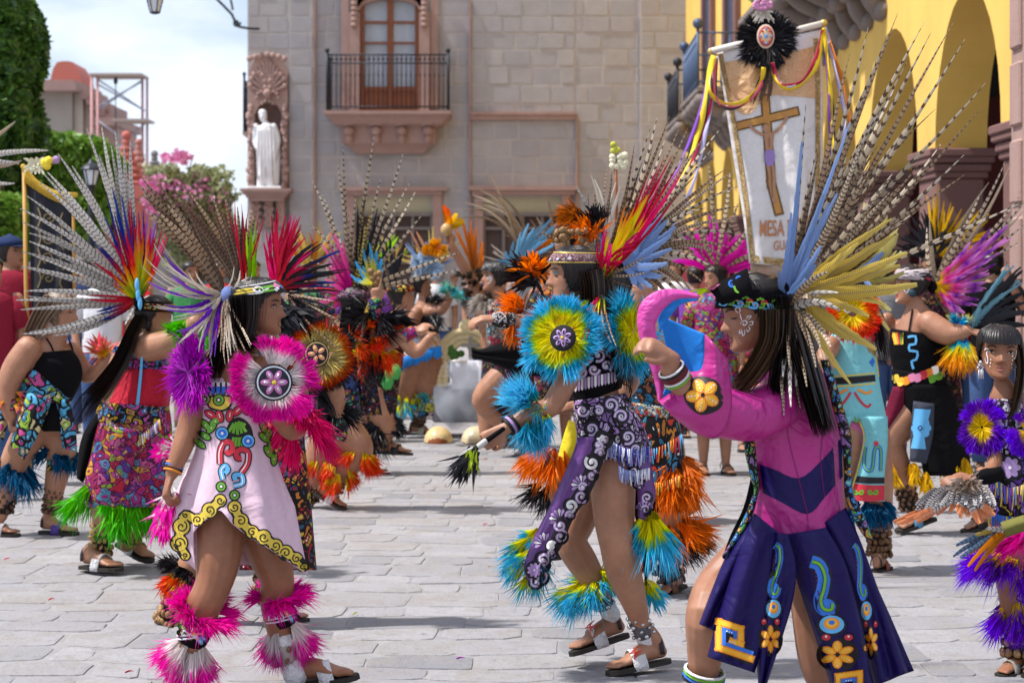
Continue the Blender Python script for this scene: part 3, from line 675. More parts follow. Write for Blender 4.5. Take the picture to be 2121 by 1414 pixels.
def lantern(px, py, D, sc, label, pole=True):
 t_ = empty('street_lantern', (X(px, D), D, 0 if pole else Z(py, D)), label, 'lantern', 'iron lanterns'); k = sc*D/F; x0 = X(px, D); z = Z(py, D)
 g = MB();
 for i in range(6):
  a = i*math.pi/3; r0, r1 = .5*k, .9*k; g.wire((x0+r0*math.cos(a), D+r0*math.sin(a), z-1.6*k),(x0+r1*math.cos(a), D+r1*math.sin(a), z),.06*k)
 g.lathe((x0, D, z),[(.95*k, 0),(1.15*k, .05*k),(.9*k, .35*k),(.4*k, .7*k),(.25*k, .9*k),(.12*k, 1.1*k),(0.01,1.3*k)],12); g.lathe((x0, D, z-1.7*k),[(.2*k, -.1*k),(.55*k, .0),(.5*k, .12*k)],12); g.build('frame', M_iron, t_, smooth=False)
 g = MB(); g.lathe((x0, D, z-1.55*k),[(.44*k, 0),(.82*k, 1.5*k)],6); g.build('glass', M_cur if False else plain('milky_glass', (.7,.74,.78),.3), t_, smooth=False)
 if pole: g = MB(); g.sweep([(Vector((x0, D, 0)),.09,.09),(Vector((x0, D, 1)),.05,.05),(Vector((x0, D, z-1.7*k)),.035,.035)],10); g.build('pole', M_iron, t_)
 return t_
lantern(189,352,21,20, 'iron street lantern on a pole behind the white striped feathers')
ln = lantern(321,-6,22,20, 'hanging iron lantern cut by the top edge of the picture', False)
g = MB(); g.wires([P(321,-30,22), P(321,-60,22), P(350,-120,22.5)],.02); g.build('hook', M_iron, ln)
lb = empty('wall_bracket', (X(500), DF-.4, Z(60)), 'scrolled iron lamp bracket fixed to the corner of the stone building', 'bracket')
g = MB(); g.wires([P(536,60, DF-.2), P(495,56, DF-.6), P(480,30, DF-.7), P(445,-5, DF-.8)],.035); g.wires([P(476,-10, DF-.7), P(482,20, DF-.7)],.03)
g.wires([P(490+8*math.cos(a*.8)*(1-a/12),48+8*math.sin(a*.8)*(1-a/12), DF-.7) for a in range(10)],.03); g.build('iron_scroll', M_iron, lb)
# ================================================================ FIGURE TOOLS
V = Vector
HZ = [-.50,-.47,-.42,-.36,-.30,-.24,-.18,-.10,-.02,.06,.14,.24,.33,.41,.46,.49,.5]
HFr = [.27,.345,.385,.372,.350,.350,.338,.335,.330,.352,.362,.350,.30,.215,.14,.06,.0]
HB = [.10,.04,-.03,-.10,-.18,-.25,-.30,-.37,-.42,-.45,-.46,-.45,-.41,-.33,-.25,-.14,-.06]
HW = [.05,.12,.175,.215,.24,.26,.275,.30,.315,.325,.33,.325,.30,.245,.18,.10,.02]
def hp(a, z, lift=0.0, grow=0.0):
 f = np.interp(z, HZ, HFr); b = np.interp(z, HZ, HB); w_ = np.interp(z, HZ, HW)
 c, r = (f+b)/2,(f-b)/2; sn, cs = math.sin(a), math.cos(a); e = 2/2.25
 x = (w_+grow)*math.copysign(abs(sn)**e, sn); y = c+(r+grow)*math.copysign(abs(cs)**e, cs)
 if cs > 0:
  g = lambda v, m, s: math.exp(-((v-m)/s)**2)
  if -.22 < z < .10:
   nz = float(np.interp(z, [-.215,-.185,-.16,-.13,-.06,.02,.08],[0,.06,.14,.155,.10,.045,.0])); y += nz*math.exp(-(x/(.05+.03*g(z, -.16,.05)))**2)
  y += .022*g(z, -.255,.022)*g(x, 0,.085)+.026*g(z, -.305,.024)*g(x, 0,.075)-.012*g(z, -.28,.010)*g(x, 0,.09)
  for s in (-1,1): y -= .042*g(x, s*.135,.06)*g(z, .01,.045); y += .012*g(x, s*.18,.07)*g(z, -.1,.07); y += .014*g(x, s*.14,.08)*g(z, .09,.03)
  y += .02*g(z, -.43,.04)*g(x, 0,.08)
 return V((x+lift*sn, y+lift*cs, z))
class Head:
 def __init__(s, c, size, yaw, pitch=0, roll=0):
  y = math.radians(yaw); s.c = V(c); s.s = size
  Mx = Matrix.Rotation(y, 3, 'Z') @ Matrix(((-1,0,0),(0,-1,0),(0,0,1)))   # local +y to world -y
  s.M = Matrix.Rotation(math.radians(roll),3, 'Y') @ Mx @ Matrix.Rotation(-math.radians(pitch),3, 'X')
 def w(s, p): return s.c+s.M@(V(p)*s.s)
 def pt(s, a, z, lift=0, grow=0): return s.w(hp(a, z, lift, grow))
 def mesh(s, mb):
  m, n = 34,44; rows = []
  for i in range(m):
   z = -.495+.99*(i/(m-1)); rows.append([s.pt(math.pi*2*j/n, z) for j in range(n)])
  b = mb.grid(rows, close=True); mb.f.append(tuple(b+j for j in range(n-1,-1,-1))); mb.f.append(tuple(b+(m-1)*n+j for j in range(n))); mb.mi += [0,0]
  for q in (-1,1):
   c = s.w((q*.325,-.06,-.02)); mb.ellip(c, (.02*s.s, .055*s.s, .10*s.s),8,0, s.M@Matrix.Rotation(q*.35,3, 'Z'))
 def patch(s, mb, pts, lift=.012, rings=3, mi=0, fr=0):
  ca = sum(p[0] for p in pts)/len(pts); cz = sum(p[1] for p in pts)/len(pts); n = len(pts); rows = []
  for k in range(rings+1):
   u = 1-k/rings; u = max(u, .02); rows.append([s.pt(math.radians(ca+(a-ca)*u), cz+(z-cz)*u, lift) for a, z in pts])
  mb.grid(rows, mi, close=True, fr=fr)
 def line(s, mb, pts, wd, lift=.014, mi=0):
  q = resample([(a, z, 0) for a, z in pts],5); rows = []
  for i, p in enumerate(q):
   t = np.array(q[min(i+1, len(q)-1)])-np.array(q[max(i-1,0)]); l = math.hypot(t[0]*.0055, t[1]) or 1; nx, nz = -t[1]/l, t[0]*.0055/l; u = i/(len(q)-1)
   k = wd*(1-abs(2*u-1)**3*.8)/2; rows.append([s.pt(math.radians(p[0]+nx*k/.0055), p[1]+nz*k, lift), s.pt(math.radians(p[0]-nx*k/.0055), p[1]-nz*k, lift)])
  mb.grid(rows, mi)
 def face(s, root, lips=(.30,.06,.07), shut=False, shadow=None, brow=(.02,.012,.01), paint=None):
  mb = MB(); ms = [plain('eye_white', (.52,.47,.44),.25), plain('dark_iris', (.012,.006,.004),.15), plain('eyelash', brow, .6), plain('lips_%.2f_%.2f' % (lips[0], lips[1]), lips, .4), plain('eye_shadow_%s' % (shadow,), shadow or (.2,.1,.07),.5), plain('white_face_paint', (.78,.75,.74),.7)]
  for q in (-1,1):
   o = .005
   if shadow: s.patch(mb, [(q*16,.03+o),(q*22,.055+o),(q*32,.062+o),(q*41,.045+o),(q*36,.02+o),(q*26,.022+o)],.016, mi=4)
   if not shut:
    s.patch(mb, [(q*17, o),(q*22,.022+o),(q*28,.028+o),(q*34,.02+o),(q*38,.004+o),(q*32,-.014+o),(q*24,-.014+o)],.020, mi=0)
    s.patch(mb, [(q*(27+5*math.cos(k)),.007+o+.021*math.sin(k)) for k in np.linspace(0,2*math.pi, 9)[:-1]],.024,2,1)
   s.line(mb, [(q*15,.0+o),(q*21,.022+o),(q*28,.030+o),(q*35,.024+o),(q*42,.008+o)] if not shut else [(q*15,-.002),(q*22,-.012),(q*30,-.014),(q*40,.002)],.018,.027,2)
   s.line(mb, [(q*12,.085),(q*22,.112),(q*33,.118),(q*45,.09)],.026,.016,2)
  s.patch(mb, [(-17,-.272),(-8,-.252),(-3,-.246),(0,-.252),(3,-.246),(8,-.252),(17,-.272),(9,-.277),(0,-.280),(-9,-.277)],.009, mi=3)
  s.patch(mb, [(-16,-.275),(-8,-.279),(0,-.283),(8,-.279),(16,-.275),(10,-.305),(4,-.318),(-4,-.318),(-10,-.305)],.009, mi=3)
  s.line(mb, [(-12,-.277),(0,-.281),(12,-.277)],.004,.0115,2)
  if paint:
   for kind, pts in paint:
    if kind == 'dot': s.patch(mb, [(pts[0]+pts[2]/.0055*math.cos(k), pts[1]+pts[2]*math.sin(k)) for k in np.linspace(0,2*math.pi, 9)[:-1]],.016,2,5)
    else: s.line(mb, pts, kind, .016,5)
  mb.build('face_features', ms, root)
def hair_cap(head, root, mat, front=.26, low=-.30, back_a=75, grow=.035, n=420, seed=1, lw=.010, shell=True, top=1.0):
 r = random.Random(seed); mb = MB(); rows = []; m, q = 16,40
 def edge(a):    # height of the hairline at angle a
  a = abs((a+math.pi) % (2*math.pi)-math.pi); d = math.degrees(a)
  return float(np.interp(d, [0,35,60, back_a, back_a+25,180],[front, front-.02, front-.13,-.02, low, low]))
 for i in range(m):
  u = i/(m-1); rows.append([head.pt(2*math.pi*j/q, .497-(.497-edge(2*math.pi*j/q))*u**.75,0, grow*min(1,.2+2*(1-u)+.35)) for j in range(q)])
 if shell: b = mb.grid(rows, close=True, fr=.4); mb.f.append(tuple(b+j for j in range(q))); mb.mi.append(0)
 for k in range(n):
  a = r.uniform(0,2*math.pi); e = edge(a); tw = r.uniform(-.10,.10); seg = 9; pr = []; g = grow*r.uniform(.9,1.35); z1 = e+r.uniform(-.03,.05); a0 = a+r.uniform(-.15,.15)
  for i in range(seg):
   u = i/(seg-1); z = .49-(.49-z1)*(u**.8); aa = a0+(a-a0)*u+tw*u*u; wd = lw*(.6+.6*math.sin(math.pi*u))
   pr.append([head.pt(aa-wd/.35, z, 0, g), head.pt(aa, z, 0, g+.012), head.pt(aa+wd/.35, z, 0, g)])
  mb.grid(pr, fr=r.random())
 return mb.build('hair', mat, root)
def band_motif(h, mb, a, z, r, kind, mi, lift=.118, sgn=1):
 e = lambda q, k=1: (a+q[0]*r*k/.0055*sgn, z+q[1]*r*k)
 if kind == 'dot': h.patch(mb, [e((math.cos(t), math.sin(t))) for t in np.linspace(0,2*math.pi, 9)[:-1]], lift, 2, mi)
 elif kind == 'leaf': h.patch(mb, [e(q) for q in ((-1.6,-.5),(-.6,.3),(.6,.6),(1.7,.5),(.8,-.2),(-.4,-.5))], lift, 2, mi)
 else: h.line(mb, [e((math.cos(t)*(1-t/9), math.sin(t)*(1-t/9))) for t in np.linspace(0,7.0,12)], r*.38, lift, mi)
def strands(mb, guide, D, spread0, spread1, n, wpx, seed=3, dz=0, clump=1.0):
 r = random.Random(seed); gq = resample([tuple(p) for p in guide],4); m = len(gq); n = int(n*1.6); wpx *= .62
 for k in range(n):
  a, b = r.gauss(0,.5), r.gauss(0,.5); a = max(-1, min(1, a)); rows = []; wob = r.uniform(0,6); a *= 1.5 if k % 9 == 0 else 1; ww = wpx*r.uniform(.6,1.3)*(.4 if k % 9 == 0 else 1); ln = r.uniform(.62,1.0)
  for i, p in enumerate(gq):
   u = i/(m-1)*ln; j = min(m-1, int(u*(m-1))); fr = u*(m-1)-j; p = gq[j]+(gq[min(j+1, m-1)]-gq[j])*fr
   t = gq[min(j+1, m-1)]-gq[max(j-1,0)]; l = math.hypot(t[0], t[1]) or 1; nx, ny = -t[1]/l, t[0]/l
   sp = spread0+(spread1-spread0)*u; o = a*sp+1.5*math.sin(wob+u*5)*u; d = b*sp*D/F+dz+p[2]
   wd = ww*(.7 if i else .5)*(1-.75*u**3)
   rows.append([P(p[0]+nx*(o-wd/2), p[1]+ny*(o-wd/2), D+d), P(p[0]+nx*(o+wd/2), p[1]+ny*(o+wd/2), D+d-.003)])
  mb.grid(rows, fr=r.random())
def hairmat(name, c0, c1):
 key = ('hair', name)
 if key in MATS: return MATS[key]
 m, t, b = nodes(name, .38,0,.35); ar = N(t, 'Attribute', attribute_name='fr').outputs['Fac']
 c = ramp(t, ar, [(0, c0),(.75, tuple((a+b_)/2 for a, b_ in zip(c0, c1))),(1, c1)]); t.links.new(c, b.inputs['Base Color']); MATS[key] = m; return m
HAIRD = hairmat('dark_brown_hair', (.008,.005,.004),(.07,.038,.022)); HAIR = hairmat('black_hair', (.006,.004,.004),(.028,.017,.013)); HAIRB = hairmat('brown_hair', (.012,.007,.005),(.20,.11,.055)); HAIRL = hairmat('blond_streaked_hair', (.06,.03,.02),(.42,.30,.2))
def feather(mb, base, tip, bend, wd, seg=22, seed=0, taper=.6, fray=.10, twist=None, quill=.06):
 r = random.Random(seed); base, tip = V(base), V(tip); c = (base+tip)/2+V(bend)*1.0; rows = []; fa = []; L = 0; last = base; tw = r.uniform(-.5,.5) if twist is None else twist; fr = r.random(); wv = r.uniform(-.022,.022); ph = r.uniform(-1,1); dr_ = r.uniform(0,.07)
 for i in range(seg+1):
  t = i/seg; p = base*(1-t)**2+c*2*t*(1-t)+tip*t*t; tg = ((c-base)*(1-t)+(tip-c)*t).normalized()
  p = p+(tip-base).cross(V((0,1,0)))*(wv*math.sin(4.2*t+ph)*t)+V((0,0,-1))*(dr_*t**3*abs((tip-base).x))
  L += (p-last).length; last = p
  a = tg.cross(V((math.sin(tw),-math.cos(tw)*1,.15*math.sin(tw*3)))).normalized(); nn = a.cross(tg)
  k = wd/2*min(1,.16+t/quill*.5 if t < quill*2 else 1)*max(.04,(1-t**2.2))**taper*(1-.28*t)
  k1, k2 = k*(1+r.uniform(-fray, fray)), k*(1+r.uniform(-fray, fray))
  rows.append([p-a*k1-nn*.25*k, p, p+a*k2-nn*.25*k]); fa += [(t, -1, L),(t, 0, L),(t, 1, L)]
 mb.grid(rows, fa=fa, fr=fr)
SOFT = ('crimson', 'pink_red', 'lime_', 'violet_f', 'black_f', 'rainbow', 'navy_to', 'cream_f', 'hot_pink', 'blue_gold', 'salmon', 'orange_b', 'rust', 'pale_lemon', 'pink_violet', 'magenta_fan', 'marac', 'teal_grey')
def feathers(parent, name, D, base, tips, wd, mats, bend=0, dzb=0, dzt=0, spread=.04, seed=1, seg=22, taper=.6, sub=True, jb=4, group=None, fray=.1):
 r = random.Random(seed); o = None; soft = any(m.name.startswith(SOFT) for m in (mats if isinstance(mats, (list, tuple)) else [mats]))
 if any('golden' in m.name or 'macaw' in m.name for m in (mats if isinstance(mats, (list, tuple)) else [mats])): fray = .22
 if soft:
  fray = .3; tips = [q for t in tips for q in ((*t[:2], t[2] if len(t) > 2 else bend, (t[3] if len(t) > 3 else 1)*.8),(t[0]+r.uniform(-14,14), t[1]+r.uniform(-12,12),(t[2] if len(t) > 2 else bend)+r.uniform(-10,10),(t[3] if len(t) > 3 else 1)*.55))]
 for k, tp in enumerate(tips):
  b = tp[2] if len(tp) > 2 and tp[2] is not None else bend; wf = tp[3] if len(tp) > 3 else 1
  bx, by = (base[0]+r.uniform(-jb, jb), base[1]+r.uniform(-jb, jb)); dx, dy = tp[0]-bx, tp[1]-by; l = math.hypot(dx, dy) or 1
  dd = dzt+r.uniform(-spread, spread); A = P(bx, by, D+dzb+r.uniform(-.01,.01)); B = P(tp[0], tp[1], D+dd)
  mid = V((-dy/l*b*D/F, r.uniform(-.02,.02),-dx/l*b*D/F)); g = MB()
  feather(g, A, B, mid, wd*wf*r.uniform(.85,1.15), seg, r.randint(0,99999), taper, fray)
  mt = mats[(k//2 if soft else k) % len(mats)] if isinstance(mats, (list, tuple)) else mats; o = g.build(name, mt, parent)
 return o
def fan_tips(base, a0, a1, n, L0, L1, seed=1, bend=0):
 r = random.Random(seed); o = []
 for k in range(n):
  a = math.radians(a0+(a1-a0)*(k+.5)/n+r.uniform(-3,3)); L = r.uniform(L0, L1); o.append((base[0]+L*math.cos(a), base[1]-L*math.sin(a), bend+r.uniform(-8,8)))
 return o
def blades(mb, roots, dirs, L, wd, droop, c0, c1, seed=1, seg=6, fr=None, curl=.15):
 r = np.random.RandomState(seed); n = len(roots); roots = np.asarray(roots, float); dirs = np.asarray(dirs, float); dirs /= np.linalg.norm(dirs, axis=1)[:, None]+1e-9
 L = np.broadcast_to(np.asarray(L, float), n)[:, None]; droop = np.broadcast_to(np.asarray(droop, float), n)[:, None]; wd = np.broadcast_to(np.asarray(wd, float), n)[:, None]
 rv = r.normal(size=(n, 3)); sd_ = np.cross(dirs, rv*.6+np.array([0,-1,0])); sd_ /= np.linalg.norm(sd_, axis=1)[:, None]+1e-9
 cv = np.cross(dirs, sd_)*r.normal(0, curl, n)[:, None]+sd_*r.normal(0, curl, n)[:, None]
 fr = r.uniform(0,1, n) if fr is None else fr; pts = []; fa = []
 c0 = np.broadcast_to(np.asarray(c0, float), n); c1 = np.broadcast_to(np.asarray(c1, float), n)
 for i in range(seg+1):
  t = i/seg; p = roots+dirs*L*t+cv*L*t*t+np.array([0,0,-1])*droop*L*t*t
  k = wd*.5*(.35+1.1*math.sin(math.pi*min(1, t*.85+.08)))*(1-t**3)+wd*.03
  pts.append(p-sd_*k); pts.append(p+sd_*k); c = c0+(c1-c0)*t; fa.append(np.stack([c, -np.ones(n), c*0+t],1)); fa.append(np.stack([c, np.ones(n), c*0+t],1))
 A = np.stack(pts, 1).reshape(-1,3); B = np.stack(fa, 1).reshape(-1,3); m = 2*(seg+1); base = len(mb.v)
 mb.v += [tuple(x) for x in A.tolist()]; mb.fa += [tuple(x) for x in B.tolist()]; mb.fr += np.repeat(fr, m).tolist()
 for k in range(n):
  o = base+k*m
  mb.f += [(o+2*i, o+2*i+1, o+2*i+3, o+2*i+2) for i in range(seg)]
 mb.mi += [0]*(n*seg)
def clumped(n, k, r):
 return r.randint(0, k, n)
def disc(mb, c, normal, rin, rout, n=500, seed=1, wd=.006, rise=.25, sq=1.0, a0=0, a1=360, ragged=.34, droop=.08):
 n = int(n*2.4); wd *= .50; r = np.random.RandomState(seed); nv = V(normal).normalized(); u = nv.cross(V((0,0,1))); u = (u if u.length > .1 else V((1,0,0))).normalized(); v_ = u.cross(nv).normalized()
 if v_.z < 0: v_ = -v_
 u, v_, nv = np.array(u), np.array(v_), np.array(nv); K = 36; ka = np.radians(r.uniform(a0, a1, K)); kl = 1+r.uniform(-ragged, ragged, K); kf = r.uniform(0,1, K); kt = r.normal(0,.16, K)
 ci = clumped(n, K, r); a = ka[ci]+r.normal(0,.075, n); rr = rin+(rout-rin)*r.uniform(0,.55, n); L = np.minimum((rout-rin)*r.uniform(.40,.60, n), rout-rr)*kl[ci]
 rad = np.cos(a)[:, None]*u+np.sin(a)[:, None]*v_*sq; h = (1-(rr-rin)/(rout-rin))*.028
 roots = np.array(c)+rad*rr[:, None]+nv*h[:, None]; tang = -np.sin(a)[:, None]*u+np.cos(a)[:, None]*v_
 dirs = rad+nv*(rise*.6*r.uniform(.0,1, n))[:, None]+tang*(kt[ci]*1.3+r.normal(0,.16, n))[:, None]
 e = (rr+L-rin)/(rout-rin); blades(mb, roots, dirs, L, wd, droop, (rr-rin)/(rout-rin), e, seed, 6, np.clip(kf[ci]*.7+r.uniform(0,.3, n),0,1),.20)
def cuff(mb, a, b, r0, L, n=300, flare=35, seed=1, wd=.006, droop=.25, ragged=.36, c0=0, c1=1, tilt=None, arc=None, rows=1, sq=1.0):
 n = int(n*2.2); wd *= .52; r = np.random.RandomState(seed); a, b = V(a), V(b); ax = (b-a).normalized(); u = ax.cross(V((0,1,0))); u = (u if u.length > .1 else V((1,0,0))).normalized(); v_ = ax.cross(u)
 ax, u, v_ = np.array(ax), np.array(u), np.array(v_); K = 26; ka = r.uniform(0,2*math.pi, K) if arc is None else np.radians(r.uniform(arc[0], arc[1], K)); kl = 1+r.uniform(-ragged, ragged, K); kf = r.uniform(0,1, K); kz = r.uniform(0,1, K)
 ci = clumped(n, K, r); th = ka[ci]+r.normal(0,.08, n); rad = np.cos(th)[:, None]*u+np.sin(th)[:, None]*v_*sq
 off = kz[ci]*(b-a).length; roots = np.array(a)+rad*r0+ax*off[:, None]; fl = np.radians(flare+r.normal(0,9, n)); dirs = ax*np.cos(fl)[:, None]+rad*np.sin(fl)[:, None]
 if tilt is not None: dirs = dirs+np.array(tilt)
 blades(mb, roots, dirs, L*kl[ci]*r.uniform(.75,1.1, n), wd, droop, c0, c1, seed, 6, np.clip(kf[ci]*.7+r.uniform(0,.3, n),0,1),.22)
def tuft(mb, c, d, L, n=60, spread=.35, seed=1, wd=.007, droop=.2, r0=.01, c0=0, c1=1):
 r = np.random.RandomState(seed); d = np.array(V(d).normalized()); dirs = d+r.normal(0, spread, (n, 3)); roots = np.array(c)+r.normal(0, r0,(n, 3))
 blades(mb, roots, dirs, L*r.uniform(.55,1.1, n), wd, droop, c0, c1, seed)
def loft(rows, D, n=40, sub=4, fold=0.0, nf=9, seed=1, cap=False, dpow=1.0):
 q = resample([(r[0], r[1], r[2], r[3], r[4] if len(r) > 4 else 0, r[5] if len(r) > 5 else 0) for r in rows], sub); out = []; rg = random.Random(seed); ph = [rg.uniform(0,6.28) for _ in range(4)]
 for i, (py, xl, xr, rd, dz, sl) in enumerate(q):
  u = i/(len(q)-1); ring = []
  for j in range(n):
   th = 2*math.pi*j/n; f = 1+fold*u**dpow*(math.sin(nf*th+ph[0]+u*.8)+.5*math.sin((nf*2-1)*th+ph[1])+.35*math.sin((nf//2+1)*th+ph[2]))
   ring.append(P((xl+xr)/2+(xr-xl)/2*math.cos(th)*(1+(f-1)*.35), py+sl*math.cos(th), D+dz+rd*D/F*math.sin(th)*f))
  out.append(ring)
 return out
def panel(L, Rr, D, n=10, sub=4, bulge=0, wave=0, nw=3, dz=(0,0), seed=1):
 rg = random.Random(seed); a = resample([(*p, 0) for p in L], sub); b = resample([(*p, 0) for p in Rr], sub); out = []; ph = rg.uniform(0,6)
 for i in range(len(a)):
  v = i/(len(a)-1); row = []
  for j in range(n+1):
   u = j/n; d = dz[0]+(dz[1]-dz[0])*v-bulge*math.sin(math.pi*u)+wave*(.25+.75*v)*math.sin(nw*2*math.pi*u+ph+v*2)
   row.append(P(a[i][0]*(1-u)+b[i][0]*u, a[i][1]*(1-u)+b[i][1]*u, D+d))
  out.append(row)
 return out
def hem(row, line, n=60, sub=6):
 N_ = len(row); us = [l[0] for l in line]; out = [[] for _ in range(sub+1)]
 for i in range(N_//2+1):
  j = N_//2+i; u = (1+math.cos(2*math.pi*j/N_))/2; a = row[j % N_]
  bx, by = np.interp(u, us, [l[1] for l in line]), np.interp(u, us, [l[2] for l in line]); b = P(bx, by, a.y-.015+.012*math.sin(u*23))
  for k in range(sub+1): v = k/sub; q = a*(1-v)+b*v; out[k].append(q)
 return out
class Decal:
 def __init__(s, objs, fallback):
  vs, fs = [],[]; dg = None
  for o in objs:
   M = Matrix.Translation(root_loc(o)); b = len(vs); vs += [M@v.co for v in o.data.vertices]; fs += [tuple(i+b for i in p.vertices) for p in o.data.polygons]
  s.t = BVHTree.FromPolygons(vs, fs); s.last = fallback
 def p(s, px, py, lift=.003):
  lift = .0033+max(0, lift-.003)*.95; o = V((0,0, H)); d = (P(px, py, 1)-o).normalized(); h = s.t.ray_cast(o, d)
  if h[0] is not None: s.last = h[0].y; return h[0]-d*lift
  return P(px, py, s.last)-d*lift
 def stroke(s, mb, pts, wd, mi=0, lift=.003, sub=6, taper=0, fr=0):
  q = resample([(*p, 0) for p in pts], sub) if sub > 1 else [np.array((*p, 0.)) for p in pts]; rows = []; m = len(q)
  for i in range(m):
   t = q[min(i+1, m-1)]-q[max(i-1,0)]; l = math.hypot(t[0], t[1]) or 1; nx, ny = -t[1]/l, t[0]/l; k = wd/2*(1-taper*(i/(m-1)))
   rows.append([s.p(q[i][0]+nx*k*o, q[i][1]+ny*k*o, lift) for o in (-1,0,1)])
  mb.grid(rows, mi, fr=fr)
 def blob(s, mb, pts, mi=0, lift=.003, rings=3, smooth=False):
  if smooth: pts = [tuple(x[:2]) for x in resample([(*p, 0) for p in pts+[pts[0]]],4)[:-1]]
  cx = sum(p[0] for p in pts)/len(pts); cy = sum(p[1] for p in pts)/len(pts); rows = []
  rm = max(math.hypot(x-cx, y-cy) for x, y in pts); rings = max(rings, int(rm/5))
  if rm > 12 and len(pts) < 14: pts = [((a[0]*(1-t)+b[0]*t),(a[1]*(1-t)+b[1]*t)) for a, b in zip(pts, pts[1:]+pts[:1]) for t in np.linspace(0,1,2+int(math.hypot(a[0]-b[0], a[1]-b[1])/5))[:-1]]
  for k in range(rings+1): u = max(.02,1-k/rings); rows.append([s.p(cx+(x-cx)*u, cy+(y-cy)*u, lift) for x, y in pts])
  mb.grid(rows, mi, close=True)
 def bar(s, mb, pts, wd, mi=0, lift=.003):
  for a, b in zip(pts, pts[1:]):
   l = math.hypot(b[0]-a[0], b[1]-a[1]); tx, ty = (b[0]-a[0])/l, (b[1]-a[1])/l; n = max(3, int(l/7)); rows = []
   for i in range(n+1):
    q = -wd/2+(l+wd)*i/n; rows.append([s.p(a[0]+tx*q-ty*wd/2*o, a[1]+ty*q+tx*wd/2*o, lift) for o in (-1,0,1)])
   mb.grid(rows, mi)
 def band(s, mb, top, bot, mi=0, lift=.003, n=6, sub=4):
  a = resample([(*p, 0) for p in top], sub); b = resample([(*p, 0) for p in bot], sub)
  mb.grid([[s.p(a[i][0]*(1-u)+b[i][0]*u, a[i][1]*(1-u)+b[i][1]*u, lift) for u in np.linspace(0,1, n)] for i in range(len(a))], mi)
 def circ(s, mb, x, y, r, mi=0, lift=.003, n=14, ry=None): s.blob(mb, [(x+r*math.cos(a), y+(ry or r)*math.sin(a)) for a in np.linspace(0,2*math.pi, n+1)[:-1]], mi, lift, 2)
 def flower(s, mb, x, y, r, mi=(0,1), lift=.003, n=5, rot=0, sx=1):
  s.circ(mb, x, y, r*1.22, mi[0], lift, 18)
  for k in range(n):
   a = rot+2*math.pi*k/n; c = (x+sx*r*.58*math.cos(a), y+r*.58*math.sin(a)); pr = r*.58*math.sin(math.pi/n)*1.25
   s.blob(mb, [(c[0]+sx*(math.cos(a)*r*.46*math.cos(q)-math.sin(a)*pr*math.sin(q)), c[1]+math.sin(a)*r*.46*math.cos(q)+math.cos(a)*pr*math.sin(q)) for q in np.linspace(0,2*math.pi, 12)[:-1]], mi[1], lift*1.8,2)
   if len(mi) > 3:
    for w_ in (.35,.55,.75,.92): s.circ(mb, x+sx*r*w_*math.cos(a), y+r*w_*math.sin(a), r*.035+.3, mi[3], lift*2.5,6)
  if len(mi) > 2: s.circ(mb, x, y, r*.16, mi[2], lift*2.4,8)
def spiral(x, y, r, turns=1.4, rot=0, sgn=1, n=14, inner=.12): return [(x+(r*(1-(1-inner)*k/n))*math.cos(rot+sgn*2*math.pi*turns*k/n), y+(r*(1-(1-inner)*k/n))*math.sin(rot+sgn*2*math.pi*turns*k/n)) for k in range(n+1)]
